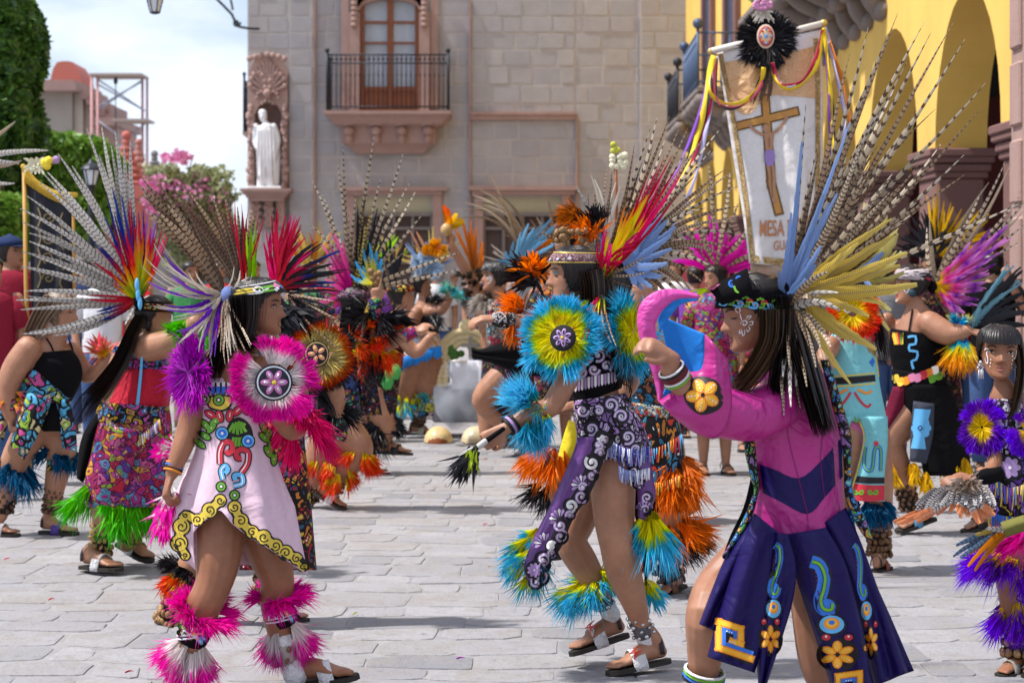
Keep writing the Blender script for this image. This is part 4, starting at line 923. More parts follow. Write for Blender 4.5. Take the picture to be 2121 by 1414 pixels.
class Fig:
 def __init__(s, label, D, px, D0=None, group=None, cat='person', tone='tan_skin', col=(.40,.205,.12)):
  s.D = D; s.k = D/F; s.root = empty('person', (X(px, D), D, 0), label, cat, group or 'feathered dancers in the square'); s.b = MB(); s.skin = skin(tone, col)
 def p(s, px, py, dz=0): return P(px, py, s.D+dz)
 def limb(s, pts, n=14, flat=1.0, mb=None):
  (mb or s.b).sweep([(s.p(a[0], a[1], a[2]), a[3]*s.k, (a[4] if len(a) > 4 else a[3]*flat)*s.k) for a in pts], n, True, 4)
 def head(s, px, py, dz, hpx, yaw, pitch=0, roll=0):
  s.h = Head(s.p(px, py, dz), hpx*s.k, yaw, pitch, roll); s.h.mesh(s.b); return s.h
 def hand(s, wrist, d, nrm, size=.17, curl=25, spread=8, thumb=1, rw=.026, point=False, tc=20):
  d = V(d).normalized(); nrm = V(nrm); nrm = (nrm-d*nrm.dot(d)).normalized(); sd_ = d.cross(nrm).normalized()*thumb; w = V(wrist); k = size/.17
  s.b.sweep([(w-d*.02*k, rw*.85*k, rw*.75*k),(w+d*.02*k, .030*k, .017*k),(w+d*.055*k, .037*k, .014*k),(w+d*.082*k, .036*k, .012*k)],10, True, 3, side=nrm)
  for i, (o, l) in enumerate(((.028,.068),(.0095,.076),(-.0095,.070),(-.027,.055))):
   c = 12 if (point and i == 0) else curl+i*3; q = w+d*.08*k+sd_*o*k; d0 = (d+sd_*(o*spread*.12)).normalized(); pts = [(q-d0*.02*k, .0095*k, .0095*k)]; A = 0
   for f_ in (.45,.32,.25):
    A += math.radians(c); dd = d0*math.cos(A)-nrm*math.sin(A); q = q+dd*l*f_*k; pts.append((q, .0085*k, .0085*k))
   s.b.sweep(pts, 8, True, 3, side=sd_)
  q = w+d*.02*k+sd_*.028*k; a = math.radians(tc); s.b.sweep([(q, .013*k, .013*k),(q+(d*.75+sd_*.6-nrm*math.sin(a)*.6).normalized()*.035*k, .012*k, .012*k),(q+(d*.95+sd_*.35-nrm*math.sin(a)*1.0).normalized()*.068*k, .0095*k, .0095*k)],8, True, 3, side=nrm)
 def foot(s, heel, toe, ankle=None, width=.042, sole=(.05,.035,.025), strap='white', lift=.016, sandal=True, sidev=None, style=0, scl=None):
  heel, toe = V(heel), V(toe); f = toe-heel; L = f.length; f.normalize(); sd_ = V(sidev).normalized() if sidev else f.cross(V((0,0,1))).normalized(); u = sd_.cross(f).normalized()
  if u.z < 0: u = -u
  q = lambda a, h_, o=0: heel+f*(a*L)+u*h_+sd_*o; w_ = width; kk = L/.24; lift *= kk; B = s.b
  B.sweep([(q(.12,.030*kk+lift),.026*kk, .028*kk),(q(.3,.040*kk+lift),.036*kk, .032*kk),(q(.5,.034*kk+lift),.030*kk, .036*kk),(q(.68,.020*kk+lift),.019*kk, .041*kk),(q(.80,.014*kk+lift),.012*kk, .040*kk)],12, True, 3, side=sd_)
  if ankle is not None: B.sweep([(V(ankle),.033*kk, .033*kk),(q(.2,.075*kk+lift),.033*kk, .033*kk),(q(.14,.035*kk+lift),.028*kk, .028*kk)],12, True, 3)
  for i, (o, l, r_) in enumerate(((-.028,.20,.0125),(-.010,.19,.0095),(.005,.165,.009),(.019,.14,.0085),(.031,.11,.008))):
   B.sweep([(q(.76,.013*kk+lift, o*kk), r_*kk, r_*kk),(q(.76+l*.6,.015*kk+lift, o*1.05*kk), r_*kk, r_*kk),(q(.76+l, .010*kk+lift, o*1.05*kk), r_*.9*kk, r_*kk)],8, True, 2, side=sd_)
  if not sandal: return None
  g = MB(); out_ = [(-.03,.012),(.02,.034),(.25,.036),(.5,.040),(.72,.050),(.9,.046),(1.02,.028),(1.06,0)]; pl = [(a, -b) for a, b in out_]+[(a, b) for a, b in out_[::-1]][1:-0 or None]; n = len(pl)
  vs = [q(a, h_, o*kk) for h_ in (-.002, lift*.9) for a, o in pl]; fs = [tuple(range(n)), tuple(range(2*n-1, n-1,-1))]+[(i, n+i, n+(i+1) % n, (i+1) % n) for i in range(n)]; g.add(vs, fs)
  so = g.build('sandal', plain('leather_sole', sole, .7), s.root, smooth=False)
  def band(a0, a1, h0, h1, r_, wd, lo=-15, hi=195):
   rows = []
   for i in range(13):
    th = math.radians(lo+(hi-lo)*i/12); c_ = q(a0+(a1-a0)*.5*(1-math.cos(th)),0)
    rr_ = []
    for e in (-1,1): rr_.append(q(a0+(a1-a0)*i/12+e*wd/2/L, lift+h0*kk+(h1*kk)*math.sin(th), r_*kk*math.cos(th)))
    rows.append(rr_)
   return rows
  wm_ = cloth('white_bandage', (.72,.70,.70),.85,.5,60) if strap == 'white' else plain('strap_%s' % strap, {'black': (.02,.018,.018), 'grey': (.28,.28,.30), 'brown': (.16,.06,.03), 'red': (.25,.05,.03), 'silver': (.40,.37,.30), 'purple': (.08,.04,.25), 'blue': (.1,.3,.45)}.get(strap, (.1,.1,.1)),.5)
  g = MB(); g.grid(band(.50,.58,-.004,.062,.044,.055*kk)); g.build('strap', wm_, so, solid=.003)
  g = MB(); g.grid(band(.12,.12,.035,.052,.036,.016*kk)); g.build('heel_strap', plain('strap_dark', (.03,.025,.028),.6) if strap != 'grey' else wm_, so, solid=.003)
  return so
 def body(s, vox=.006, it=2, fac=.5):
  s.bo = voxel_object(s.b, 'body', s.skin, s.root, vox, it, fac); return s.bo
 def part(s, name, mb, mat, parent=None, solid=0, smooth=True, label=None):
  o = mb.build(name, mat, parent or s.root, smooth, solid)
  if label: o['label'] = label
  return o
 def rattle(s, a, b, r, n, size=.011, col='seed_pod_brown', band=(.03,.025,.02), seed=1, name='ankle_rattle', flat=1.0, metal=False, cover=360):
  a, b = V(a), V(b); g = MB(); g.sweep([(a, r*.93, r*.93),((a+b)/2, r*.96, r*.96),(b, r*.9, r*.9)],16, False, 2)
  bo_ = g.build(name, cloth('rattle_band_%d' % int(band[0]*1000), band, .9), s.root, solid=.003)
  key = ('shellmesh', col, size)
  if key not in MATS:
   h = MB();
   if metal: h.ellip((0,0,0),(size, size, size),8)
   else: h.ellip((0,0,0),(size, size*.75, size*1.2),7); h.ellip((size*.4,0,-size*.4),(size*.8, size*.7, size*.9),6)
   cc = {'seed_pod_brown': (.17,.085,.04), 'nut_tan': (.30,.17,.07), 'steel_bell': (.55,.55,.55), 'dark_pod': (.11,.055,.03)}[col]
   t_ = h.build('pod', plain(col, cc, .4 if not metal else .25,.9 if metal else 0,.35,50, rnd=.3), None); MATS[key] = t_.data; bpy.data.objects.remove(t_)
  r_ = random.Random(seed); ax = (b-a).normalized(); u = ax.cross(V((0,1,0))).normalized(); v_ = ax.cross(u); L = (b-a).length; off = root_loc(bo_); rowsn = max(2, int(L/(size*2.3))); per = max(3, n//rowsn)
  for i in range(rowsn):
   for j in range(per):
    th = 2*math.pi*(j+.5*(i % 2))/per+r_.uniform(-.15,.15); q = a+ax*(L*(i+.5)/rowsn+r_.uniform(-.3,.3)*size)+(u*math.cos(th)+v_*math.sin(th))*(r+size*r_.uniform(.1,.7))
    if (u*math.cos(th)+v_*math.sin(th)).y > .45: continue
    o = bpy.data.objects.new('pod' if not metal else 'bell', MATS[key]); C.objects.link(o); o.parent = bo_; o.location = q-off; o.rotation_euler = (r_.uniform(-.7,.7), r_.uniform(-.7,.7), r_.uniform(0,6)); k = r_.uniform(.8,1.2); o.scale = (k, k, k)
  return bo_
 def headband(s, z0, z1, mat, tilt=.0, grow=.05, name='headband', parent=None, front=0, solid=.004):
  g = MB(); rows = []
  for i in range(4):
   z = z0+(z1-z0)*i/3; rr = []
   for j in range(40):
    a = 2*math.pi*j/40; zz = z+tilt*math.cos(a)+front*max(0, math.cos(a))**6*(i/3); rr.append(s.h.pt(a, min(zz, .45),0, grow))
   rows.append(rr)
  g.grid(rows, close=True, fa=[(i/3, j/39, j*.013) for i in range(4) for j in range(40)]); return s.part(name, g, mat, parent, solid)
 def bracelet(s, a, b, r, mats, name='bracelet'):
  a, b = V(a), V(b); n = len(mats)
  for i, m in enumerate(mats):
   c = a+(b-a)*((i+.5)/n); ax = (b-a).normalized(); u = ax.cross(V((0,1,0))).normalized(); v_ = ax.cross(u); g = MB(); w_ = (b-a).length/n*.42
   rows = []
   for j in range(16): th = 2*math.pi*j/16; o = u*math.cos(th)+v_*math.sin(th); rows.append([c+o*r-ax*w_, c+o*(r*1.14), c+o*r+ax*w_])
   rows.append(rows[0]); g.grid(rows, fr=.3); s.part(name, g, m)
# ================================================================ COLOURS OF FEATHERS AND CLOTH
ph_brown = barred('pheasant_brown', [(0,(.14,.07,.03)),(.4,(.22,.115,.05)),(1,(.40,.26,.15))],(.02,.010,.006),52,.30,.25)
ph_dark = barred('pheasant_dark', [(0,(.05,.025,.012)),(.5,(.11,.05,.02)),(.85,(.16,.06,.025)),(1,(.22,.10,.05))],(.012,.007,.005),55,.30,.2)
ph_pale = barred('pheasant_pale', [(0,(.30,.19,.10)),(.3,(.42,.29,.17)),(.7,(.60,.48,.33)),(1,(.66,.58,.45))],(.055,.022,.012),26,.36,.2)
ph_white = barred('silver_pheasant_white', [(0,(.44,.40,.35)),(1,(.66,.61,.55))],(.02,.018,.03),42,.20,.5)
ph_tan = barred('turkey_tan', [(0,(.30,.20,.11)),(.6,(.52,.38,.24)),(1,(.62,.50,.36))],(.10,.055,.035),75,.38,.35)
f_blue = barred('macaw_blue', [(0,(.10,.18,.42)),(.5,(.17,.31,.64)),(1,(.30,.46,.78))],(.10,.20,.46),190,.38,.9)
f_red = plume_mat('crimson_feather', [(0,(.50,.05,.05)),(.3,(.60,.015,.04)),(1,(.45,.01,.05))],.5,.3,.2)
f_pinkred = plume_mat('pink_red_feather', [(0,(.65,.12,.10)),(.5,(.70,.06,.14)),(1,(.75,.10,.25))],.5,.3,.25)
f_lime = plume_mat('lime_yellow_feather', [(0,(.35,.55,.04)),(.45,(.62,.72,.06)),(.75,(.85,.62,.10)),(1,(.80,.25,.08))],.5,.2,.3)
f_gold = barred('golden_goose_feather', [(0,(.46,.28,.03)),(.5,(.66,.43,.04)),(1,(.72,.54,.11))],(.36,.23,.03),170,.36,.9)
f_white = plume_mat('cream_feather', [(0,(.36,.28,.20)),(.5,(.58,.50,.41)),(1,(.66,.60,.52))],.5,.25,.3)
f_purple = plume_mat('violet_feather', [(0,(.12,.03,.35)),(.5,(.20,.06,.50)),(1,(.32,.14,.58))],.5,.3,.25)
f_black = plume_mat('black_feather', [(0,(.008,.008,.010)),(1,(.016,.014,.018))],.35,.4,0)
f_rain = plume_mat('rainbow_feather', [(0,(.12,.30,.03)),(.35,(.55,.50,.02)),(.55,(.75,.25,.02)),(.75,(.55,.02,.03)),(1,(.50,.01,.05))],.5,.25,.2)
f_navyred = plume_mat('navy_to_red_feather', [(0,(.60,.05,.03)),(.5,(.25,.01,.05)),(.7,(.02,.03,.20)),(1,(.01,.04,.18))],.45,.3,.15)
p_bluyel = plume_mat('plume_yellow_blue', [(0,(.90,.78,.03)),(.44,(.86,.80,.03)),(.56,(.35,.62,.12)),(.66,(.06,.42,.62)),(1,(.16,.58,.86))])
p_blue = plume_mat('plume_blue', [(0,(.45,.60,.05)),(.2,(.06,.42,.50)),(.6,(.08,.42,.66)),(1,(.20,.62,.86))])
p_navy = plume_mat('plume_petrol', [(0,(.02,.08,.18)),(1,(.01,.12,.26))])
p_pink = plume_mat('plume_pink', [(0,(.95,.88,.84)),(.36,(.95,.80,.82)),(.54,(.90,.12,.50)),(1,(.88,.02,.42))])
p_magenta = plume_mat('plume_magenta', [(0,(.84,.04,.40)),(1,(.82,.02,.36))])
p_crimson = plume_mat('plume_crimson', [(0,(.70,.02,.12)),(1,(.85,.02,.18))])
p_violet = plume_mat('plume_purple', [(0,(.25,.02,.30)),(.6,(.42,.03,.46)),(1,(.58,.05,.54))])
p_violyel = plume_mat('plume_yellow_violet', [(0,(.90,.66,.02)),(.38,(.86,.58,.03)),(.55,(.22,.06,.50)),(1,(.24,.08,.80))])
p_redyel = plume_mat('plume_yellow_red', [(0,(.90,.68,.04)),(.35,(.90,.60,.03)),(.55,(.86,.14,.02)),(1,(.82,.03,.03))])
p_fire = plume_mat('plume_cream_orange_black', [(0,(.66,.54,.24)),(.50,(.62,.48,.18)),(.68,(.60,.14,.03)),(.86,(.45,.04,.015)),(.95,(.03,.015,.01)),(1,(.01,.01,.01))])
p_orange = plume_mat('plume_orange', [(0,(.80,.16,.02)),(1,(.90,.24,.05))])
p_green = plume_mat('plume_green', [(0,(.55,.72,.04)),(.3,(.20,.62,.05)),(1,(.08,.50,.06))])
p_black = plume_mat('plume_black', [(0,(.01,.01,.012)),(1,(.014,.012,.015))],.35,.5,0)
p_fuzz = plume_mat('fur_brown', [(0,(.05,.035,.025)),(1,(.10,.08,.06))])
blackc = cloth('black_cloth', (.0055,.005,.006),.85,.3,7,.08)
print_mats = lambda **k: [plain('paint_'+n, c, .55,0,.1,20) for n, c in k.items()]
PM = print_mats(black=(.012,.01,.012), yellow=(.68,.50,.06), red=(.55,.03,.05), blue=(.03,.15,.58), green=(.14,.38,.03), white=(.76,.74,.74), lilac=(.40,.26,.50), orange=(.80,.26,.02), lightblue=(.12,.42,.72), pink=(.70,.22,.38), purple=(.20,.05,.30), gold=(.85,.42,.03), navy=(.015,.008,.12))
BK, YE, RE, BL, GR, WH, LI, OR, LB, PI, PU, GO, NA = range(13)
lilac_emb = emb('lilac', [(.30,.16,.42),(.46,.30,.56),(.62,.58,.64),(.36,.20,.48)],30,.11)
bead_blue = plain('bead_blue_white', (.25,.28,.62),.3,0,.9,90)
def hanging(fig, name, pts, n, L, dz, mats, wpx=3, seed=1, parent=None, fr=.25):
 r = random.Random(seed); q = resample([(*p, 0) for p in pts],12); g = MB(); D = fig.D+dz
 for k in range(n):
  p = q[int(k*(len(q)-1)/max(1, n-1))]; l = L*r.uniform(.7,1.15); rows = []; sx = r.uniform(-.12,.12)*l; mi = r.randrange(len(mats))
  g.sweep([(P(p[0], p[1], D), wpx*.5*D/F, wpx*.5*D/F),(P(p[0]+sx*.4, p[1]+l*.5, D-.01), wpx*.5*D/F, wpx*.5*D/F),(P(p[0]+sx, p[1]+l, D), wpx*.55*D/F, wpx*.55*D/F)],5, True, 2, mi)
 o = fig.part(name, g, mats, parent); o['kind'] = 'stuff'; return o
def medallion(fig, cx, cy, rx, ry, dz, petal, ring, centre, nm=(0,-1,.1), n=6, back=PM[BK], rot=0):
 nv = V(nm).normalized(); u = nv.cross(V((0,0,1))).normalized(); v_ = u.cross(nv); v_ = v_ if v_.z > 0 else -v_; c = fig.p(cx, cy, dz); k = fig.k
 def ell(g, x, y, a, b, h, mi, m=16, th=0):
  rows = [[c+u*((x+(a*math.cos(t)*math.cos(th)-b*math.sin(t)*math.sin(th))*q)*k)+v_*((y+(a*math.cos(t)*math.sin(th)+b*math.sin(t)*math.cos(th))*q)*k)+nv*(h+(.004*(1-q*q))) for t in np.linspace(0,2*math.pi, m+1)[:-1]] for q in (1,.9,.5,.02)]
  g.grid(rows, mi, close=True)
 g = MB(); ell(g, 0,0, rx, ry, .0,0,28); ell(g, 0,0, rx*.90, ry*.90,.0035,1,28); ell(g, 0,0, rx*.82, ry*.82,.006,0,28)
 for q in range(n):
  a = rot+2*math.pi*q/n; ell(g, rx*.42*math.cos(a), ry*.42*math.sin(a), rx*.30, ry*.17,.010,2,12, a); ell(g, rx*.42*math.cos(a), ry*.42*math.sin(a), rx*.14, ry*.07,.0145,1,8, a)
 ell(g, 0,0, rx*.13, ry*.13,.014,3,10)
 return fig.part('medallion', g, [back, ring, petal, centre])
# ================================================================ CENTRE DANCER, LILAC COSTUME
def dancer_centre():
 f = Fig('dancer in lilac scroll embroidery with blue and yellow plume collar, stepping left in the centre', 7.42,1270, group=None); D = f.D
 h = f.head(1186,568,0,122,-86,3)
 f.limb([(1275,905,0,50,46),(1252,860,0,48,42),(1238,815,0,44,36),(1236,760,0,50,40),(1238,715,0,52,42),(1232,680,0,34,34),(1216,655,0,24,24),(1203,630,0,22,22)])
 f.limb([(1212,700,-.06,24),(1198,735,-.10,25),(1172,790,-.12,24),(1140,842,-.13,22),(1110,850,-.14,19),(1078,868,-.15,16),(1050,885,-.16,13)])
 f.limb([(1285,690,.10,24),(1306,740,.14,23),(1300,800,.16,21),(1250,838,.1,17),(1195,842,.03,14),(1175,845,.0,12)])
 f.limb([(1278,905,-.0,46),(1270,990,-.03,48),(1272,1070,-.05,43),(1278,1128,-.07,36),(1291,1180,-.05,37),(1310,1235,-.03,29),(1328,1290,0,19)])
 f.limb([(1250,925,.08,46),(1222,1010,.12,44),(1196,1080,.13,38),(1183,1120,.13,34),(1207,1165,.14,33),(1238,1215,.15,24),(1258,1260,.17,17)])
 f.hand(f.p(1046,888,-.16),(-.75,-.1,-.5),(.3,-.9,.1),.165,62,8,-1, tc=45)
 f.hand(f.p(1178,845,0),(-1,-.2,-.05),(0,-.5,.8),.16,30,8,1)
 f.foot(P(1386,1371,7.45), P(1262,1397,7.36), f.p(1334,1300,.02), strap='white', sole=(.03,.025,.02), sidev=(.2,-1,.1))
 f.foot(P(1300,1318,7.62), P(1186,1356,7.50), f.p(1262,1262,.18), strap='white', sole=(.03,.025,.02), sidev=(.2,-1,.1))
 f.body(.0055)
 h.face(f.root, lips=(.50,.02,.03), shut=True, shadow=(.04,.32,.42))
 hair_cap(h, f.root, HAIR, front=.27, low=-.28, back_a=62, n=420, seed=2)
 g = MB(); strands(g, [(1222,560,-.06),(1228,600,-.07),(1222,650,-.06),(1190,672,-.08)], D, 26,20,150,3.4,4)
 strands(g, [(1232,540,.0),(1250,620,.0),(1270,700,-.05),(1288,760,-.06),(1292,810,-.05)], D, 28,26,200,3.6,5)
 f.part('long_hair', g, HAIRD)
 pinkband = emb('pink_sequin_band', [(.5,.28,.25),(.42,.22,.22),(.6,.5,.48),(.36,.2,.26)],90,.12,(.12,.06,.06), True)
 hb = f.headband(.20,.345, pinkband, tilt=.03, grow=.052)
 f.headband(.345,.362, plain('gold_trim', (.55,.38,.08),.4,.3),.03,.056, 'trim', hb); f.headband(.185,.20, plain('gold_trim', (.55,.38,.08)),.03,.056, 'trim', hb)
 for a in (-20,-48,-76):
  g = MB(); h.patch(g, [(a-5,.275),(a, .31),(a+5,.275),(a, .24)],.082); f.part('gem', g, plain('clear_gem', (.6,.55,.6),.08,.5), hb)
 # costume
 g = MB(); g.grid(loft([(716,1186,1284,40,0,6),(745,1180,1290,45,0,4),(780,1182,1294,44,0,-6),(806,1188,1290,40,0,-16),(822,1190,1286,38,0,-18)], D, 44,4,.015,5), close=True)
 top = f.part('halter_top', g, blackc, solid=.003)
 d = Decal([top], D); g = MB()
 for (x, y, r_, t_, s_, ro) in ((1212,740,15,1.2,1,0),(1240,735,14,1.2,-1,2),(1266,728,12,1.1,1,1),(1205,770,13,1.2,-1,3),(1230,765,12,1.2,1,0),(1256,758,12,1.2,-1,1),(1277,750,9,1,1,2)):
  d.stroke(g, spiral(x, y, r_, t_, ro, s_),6.5, LI, .004,2); d.stroke(g, spiral(x, y, r_, t_, ro, s_),2.0, WH, .0055,2); d.circ(g, x, y, 3, WH, .006)
 for k in range(14):
  x = 1192+k*6.9; d.blob(g, [(x-2.7,786-k*1.4),(x+2.7,786-k*1.4),(x+2.6,808-k*1.6),(x, 812-k*1.6),(x-2.6,808-k*1.6)], LI if k % 2 else WH, .004,2)
 f.part('scroll_applique', g, PM, top, solid=0)
 g = MB()
 for k in range(4): g.wires([f.p(1290,752+k*14,-.02), f.p(1300+k*3,758+k*16,-.04), f.p(1312-k*4,768+k*22,-.03)],.0025)
 f.part('lacing', g, blackc, top)
 g = MB(); g.grid(loft([(822,1190,1296,46,0,-8),(850,1188,1312,56,0,-6),(885,1194,1332,66,0,-4),(925,1200,1346,72,0,0),(952,1222,1350,74,0,6)], D, 52,5,.02,7), close=True)
 sk = f.part('skirt', g, lilac_emb, solid=.003); d = Decal([sk], D-.08); g = MB()
 for (x, y, r_, s_, ro) in ((1207,850,13,1,0),(1265,838,15,-1,1),(1287,862,14,1,3),(1225,888,14,-1,2),(1250,915,13,1,0),(1300,905,15,-1,2),(1318,930,12,1,1),(1240,850,10,1,4),(1212,920,10,1,2)):
  d.circ(g, x, y, r_+3, BK, .003); d.stroke(g, spiral(x, y, r_, 1.3, ro, s_),6, LI, .005,2); d.stroke(g, spiral(x, y, r_, 1.3, ro, s_),1.6, WH, .007,2); d.circ(g, x, y, 4, WH, .007); d.circ(g, x, y, 2, BK, .009)
 f.part('scroll_applique', g, PM, sk)
 pur = cloth('purple_satin', (.115,.035,.19),.45,.35,9,.5)
 Lp = [(1196,905),(1190,930),(1171,977),(1139,1048),(1104,1118),(1086,1173),(1096,1207)]; Rp = [(1266,905),(1253,938),(1222,1017),(1186,1071),(1159,1134),(1133,1169),(1120,1205)]
 g = MB(); g.grid(panel(Lp, Rp, D-.15,12,5,.03,.012,2)); pf = f.part('front_panel', g, pur, solid=.003); d = Decal([pf], D-.17); g = MB()
 n = len(Rp); mid = [((a[0]*.42+b[0]*.58),(a[1]*.42+b[1]*.58)) for a, b in zip(Lp, Rp)]
 d.band(g, [(p_[0]-2, p_[1]) for p_ in mid[:6]]+[(1092,1196)],[(p_[0]+3, p_[1]) for p_ in Rp], BK, .003,5)
 mids = resample([((a[0]*.22+b[0]*.78),(a[1]*.22+b[1]*.78),0) for a, b in zip(Lp, Rp)],3)
 for k, m_ in enumerate(mids):
  r_ = 12+3*math.sin(k*1.9); s_ = 1 if k % 2 else -1; x, y = m_[0]+s_*5, m_[1]
  d.circ(g, x, y, r_+3.5, BK, .004); d.stroke(g, spiral(x, y, r_, 1.25, k, s_),6.5, LI if k % 4 else WH, .006,2); d.stroke(g, spiral(x, y, r_, 1.25, k, s_),1.5, WH, .0075,2); d.circ(g, x, y, 3, WH, .008)
 for (cx_, cy_) in ((1160,1075),(1128,1125),(1205,1005)):
  for q in range(6):
   a = math.radians(200-q*26); d.blob(g, [(cx_+math.cos(a)*6, cy_-math.sin(a)*6),(cx_+math.cos(a-.18)*19, cy_-math.sin(a-.18)*19),(cx_+math.cos(a)*23, cy_-math.sin(a)*23),(cx_+math.cos(a+.18)*19, cy_-math.sin(a+.18)*19)],(LI, WH, LI)[q % 3],.009,2)
 d.circ(g, 1107,1180,20, BK, .008)
 d.flower(g, 1107,1180,15,(BK, LI, WH),.009,9)
 f.part('scroll_applique', g, PM, pf)
 g = MB(); g.grid(panel([(1292,945),(1306,985),(1320,1017),(1322,1071)],[(1346,945),(1352,985),(1357,1030),(1334,1078)], D-.10,8,5,.03,.01,1)); pb = f.part('side_panel', g, pur, solid=.003); d = Decal([pb], D-.12); g = MB()
 for k, (x, y) in enumerate(((1314,975),(1322,1000),(1340,1030),(1337,1055),(1330,985))):
  d.circ(g, x, y, 14, BK, .003); d.stroke(g, spiral(x, y, 10,1.2, k, 1),5, LI, .005,2); d.stroke(g, spiral(x, y, 10,1.2, k, 1),1.5, WH, .0065,2)
 for q in range(6): a = math.radians(150-q*24); d.blob(g, [(1335+math.cos(a)*6,1060-math.sin(a)*8),(1335+math.cos(a-.15)*20,1060-math.sin(a-.15)*24),(1335+math.cos(a+.15)*20,1060-math.sin(a+.15)*24)], LI, .006,2)
 f.part('scroll_applique', g, PM, pb)
 g = MB(); g.grid(panel([(1285,940),(1300,1000),(1318,1080),(1330,1150),(1337,1212)],[(1330,940),(1345,1000),(1350,1080),(1346,1150),(1341,1212)], D+.06,8,4,.02,.02,1)); f.part('back_cloth', g, blackc, solid=.003)
 g = MB(); g.grid(loft([(890,1205,1335,50),(930,1218,1325,52),(958,1250,1312,42)], D-.02,30,3), close=True); f.part('shorts', g, blackc)
 hanging(f, 'bead_fringe', [(1196,902),(1225,925),(1262,915),(1300,930),(1345,925)],70,34,-.14,[bead_blue, plain('white_beads', (.7,.7,.74),.3), plain('dark_blue_beads', (.03,.04,.3),.25)],3,2, sk)
 hanging(f, 'bead_fringe', [(1282,965),(1305,975),(1345,970)],26,26,-.14,[bead_blue, plain('white_beads', (.7,.7,.74),.3)],3,5, sk)
 # plumes
 g = MB(); disc(g, f.p(1163,700,-.15),(-.30,-1,.22),.030,.168,1500,3,.0085,.3); f.part('shoulder_plume', g, p_bluyel)
 medallion(f, 1166,700,27,27,-.215, PM[LI], PM[BK], PM[YE],(-.25,-1,.2),7)
 g = MB(); disc(g, f.p(1300,688,-.02),(.75,-.7,.1),.004,.17,900,4,.0085,.3); f.part('shoulder_plume', g, p_bluyel)
 g = MB(); cuff(g, f.p(1132,838,-.13), f.p(1085,858,-.15),.030,.115,800,72,6,.008,.15, tilt=(-.3,-.1,.15)); f.part('elbow_plume', g, p_blue)
 g = MB(); cuff(g, f.p(1130,860,-.13), f.p(1105,866,-.15),.028,.07,240,70,7,.007,.5, tilt=(.1,-.1,-.6)); f.part('elbow_plume', g, p_bluyel)
 g = MB(); cuff(g, f.p(1220,1192,.14), f.p(1232,1212,.15),.040,.115,650,80,8,.008,.25, tilt=(-.5,-.1,-.25)); f.part('knee_plume', g, p_bluyel)
 g = MB(); cuff(g, f.p(1120,1090,-.05), f.p(1095,1185,-.08),.02,.105,520,60,9,.008,.2, tilt=(-.6,.1,-.5)); f.part('panel_plume', g, p_bluyel)
 g = MB(); cuff(g, f.p(1352,1062,-.06), f.p(1345,1090,-.05),.03,.13,480,55,10,.008,.35, tilt=(.3,0,-.6)); f.part('panel_plume', g, p_bluyel)
 g = MB(); tuft(g, f.p(1342,1208,.04),(.55,0,-1),.1,110,.3,11); f.part('panel_plume', g, p_bluyel)
 # headdress
 hd = empty('headdress', (0,0,0)); hd.parent = f.root
 g = MB(); g.ellip(f.p(1246,588,-.01),(.022,.02,.035),10); hd2 = f.part('headdress_base', g, plain('leather_mount', (.12,.05,.04),.7), hd)
 B = (1248,578)
 feathers(hd, 'feather', D, B, [(1386,232,14),(1342,258,8),(1318,300,6),(1302,345,10),(1366,246,12),(1400,262,16),(1430,262,18),(1420,300,14),(1352,300,8),(1330,330,4),(1380,285,10),(1300,388,0),(1446,292,20),(1395,325,12),(1360,345,6)],.024,[ph_brown, ph_pale, ph_brown], dzt=.02, seed=4, taper=.75)
 feathers(hd, 'feather', D, B, [(1345,352,6),(1368,330,10),(1390,315,14),(1405,330,14),(1418,348,16),(1385,372,12),(1400,395,16),(1376,402,10),(1355,385,6),(1362,430,10)],.022,[f_red, f_pinkred, f_red], dzt=-.04, seed=5, taper=.7)
 feathers(hd, 'feather', D, B, [(1290,470,0),(1300,440,4),(1312,425,4),(1326,412,8),(1338,398,8),(1308,462,6),(1290,492,0),(1335,440,8),(1272,500,-4),(1262,490,-6)],.026,[f_lime], dzb=-.02, dzt=-.09, seed=6, taper=.45)
 feathers(hd, 'feather', D, (1250,572),[(1258,478,-12),(1252,500,-10),(1330,490,-16),(1316,515,-22),(1322,478,-8),(1290,540,-16),(1262,505,2)],.024,[f_pinkred, f_red], dzb=-.02, dzt=-.10, seed=7, taper=.35)
 feathers(hd, 'feather', D, (1246,600),[(1152,652,-8),(1172,712,-8),(1187,716,-6),(1163,735,-6),(1200,740,-4),(1216,700,0),(1222,670,4),(1276,716,8),(1228,640,0),(1196,668,-6),(1258,700,4),(1180,690,-6),(1240,652,4)],.016,[f_lime, ph_brown, f_pinkred, f_pinkred, ph_dark, f_red], dzb=-.04, dzt=-.21, seed=8, taper=.5)
 feathers(hd, 'feather', D, (1250,570),[(1340,560,14),(1318,590,12),(1335,530,10),(1300,610,10)],.013,[ph_tan, ph_dark], dzt=-.05, seed=9)
 # anklets and jewellery
 f.rattle(f.p(1318,1272,0), f.p(1336,1318,.01),.036,30,.0085, 'steel_bell', (.12,.11,.12),2, 'bell_anklet', metal=True)
 f.rattle(f.p(1236,1214,.15), f.p(1256,1258,.16),.036,28,.0085, 'steel_bell', (.12,.11,.12),3, 'bell_anklet', metal=True)
 for a, b in (((1334,1314,.01),(1342,1334,.02)),((1255,1254,.16),(1266,1272,.17))):
  g = MB(); f.limb([(a[0], a[1], a[2],19),(b[0], b[1], b[2],20)],16, mb=g); f.part('ankle_bandage', g, cloth('white_bandage', (.72,.70,.70)))
 for x, y, dz in ((1322,1338,-.04),(1230,1285,.10)):
  g = MB();
  for k in range(4): g.wires([f.p(x, y, dz), f.p(x-6-4*k, y+6+3*k, dz-.02), f.p(x-8+5*k, y+26-6*k, dz-.02)],.0022)
  f.part('lace', g, plain('red_lace', (.7,.06,.04),.5))
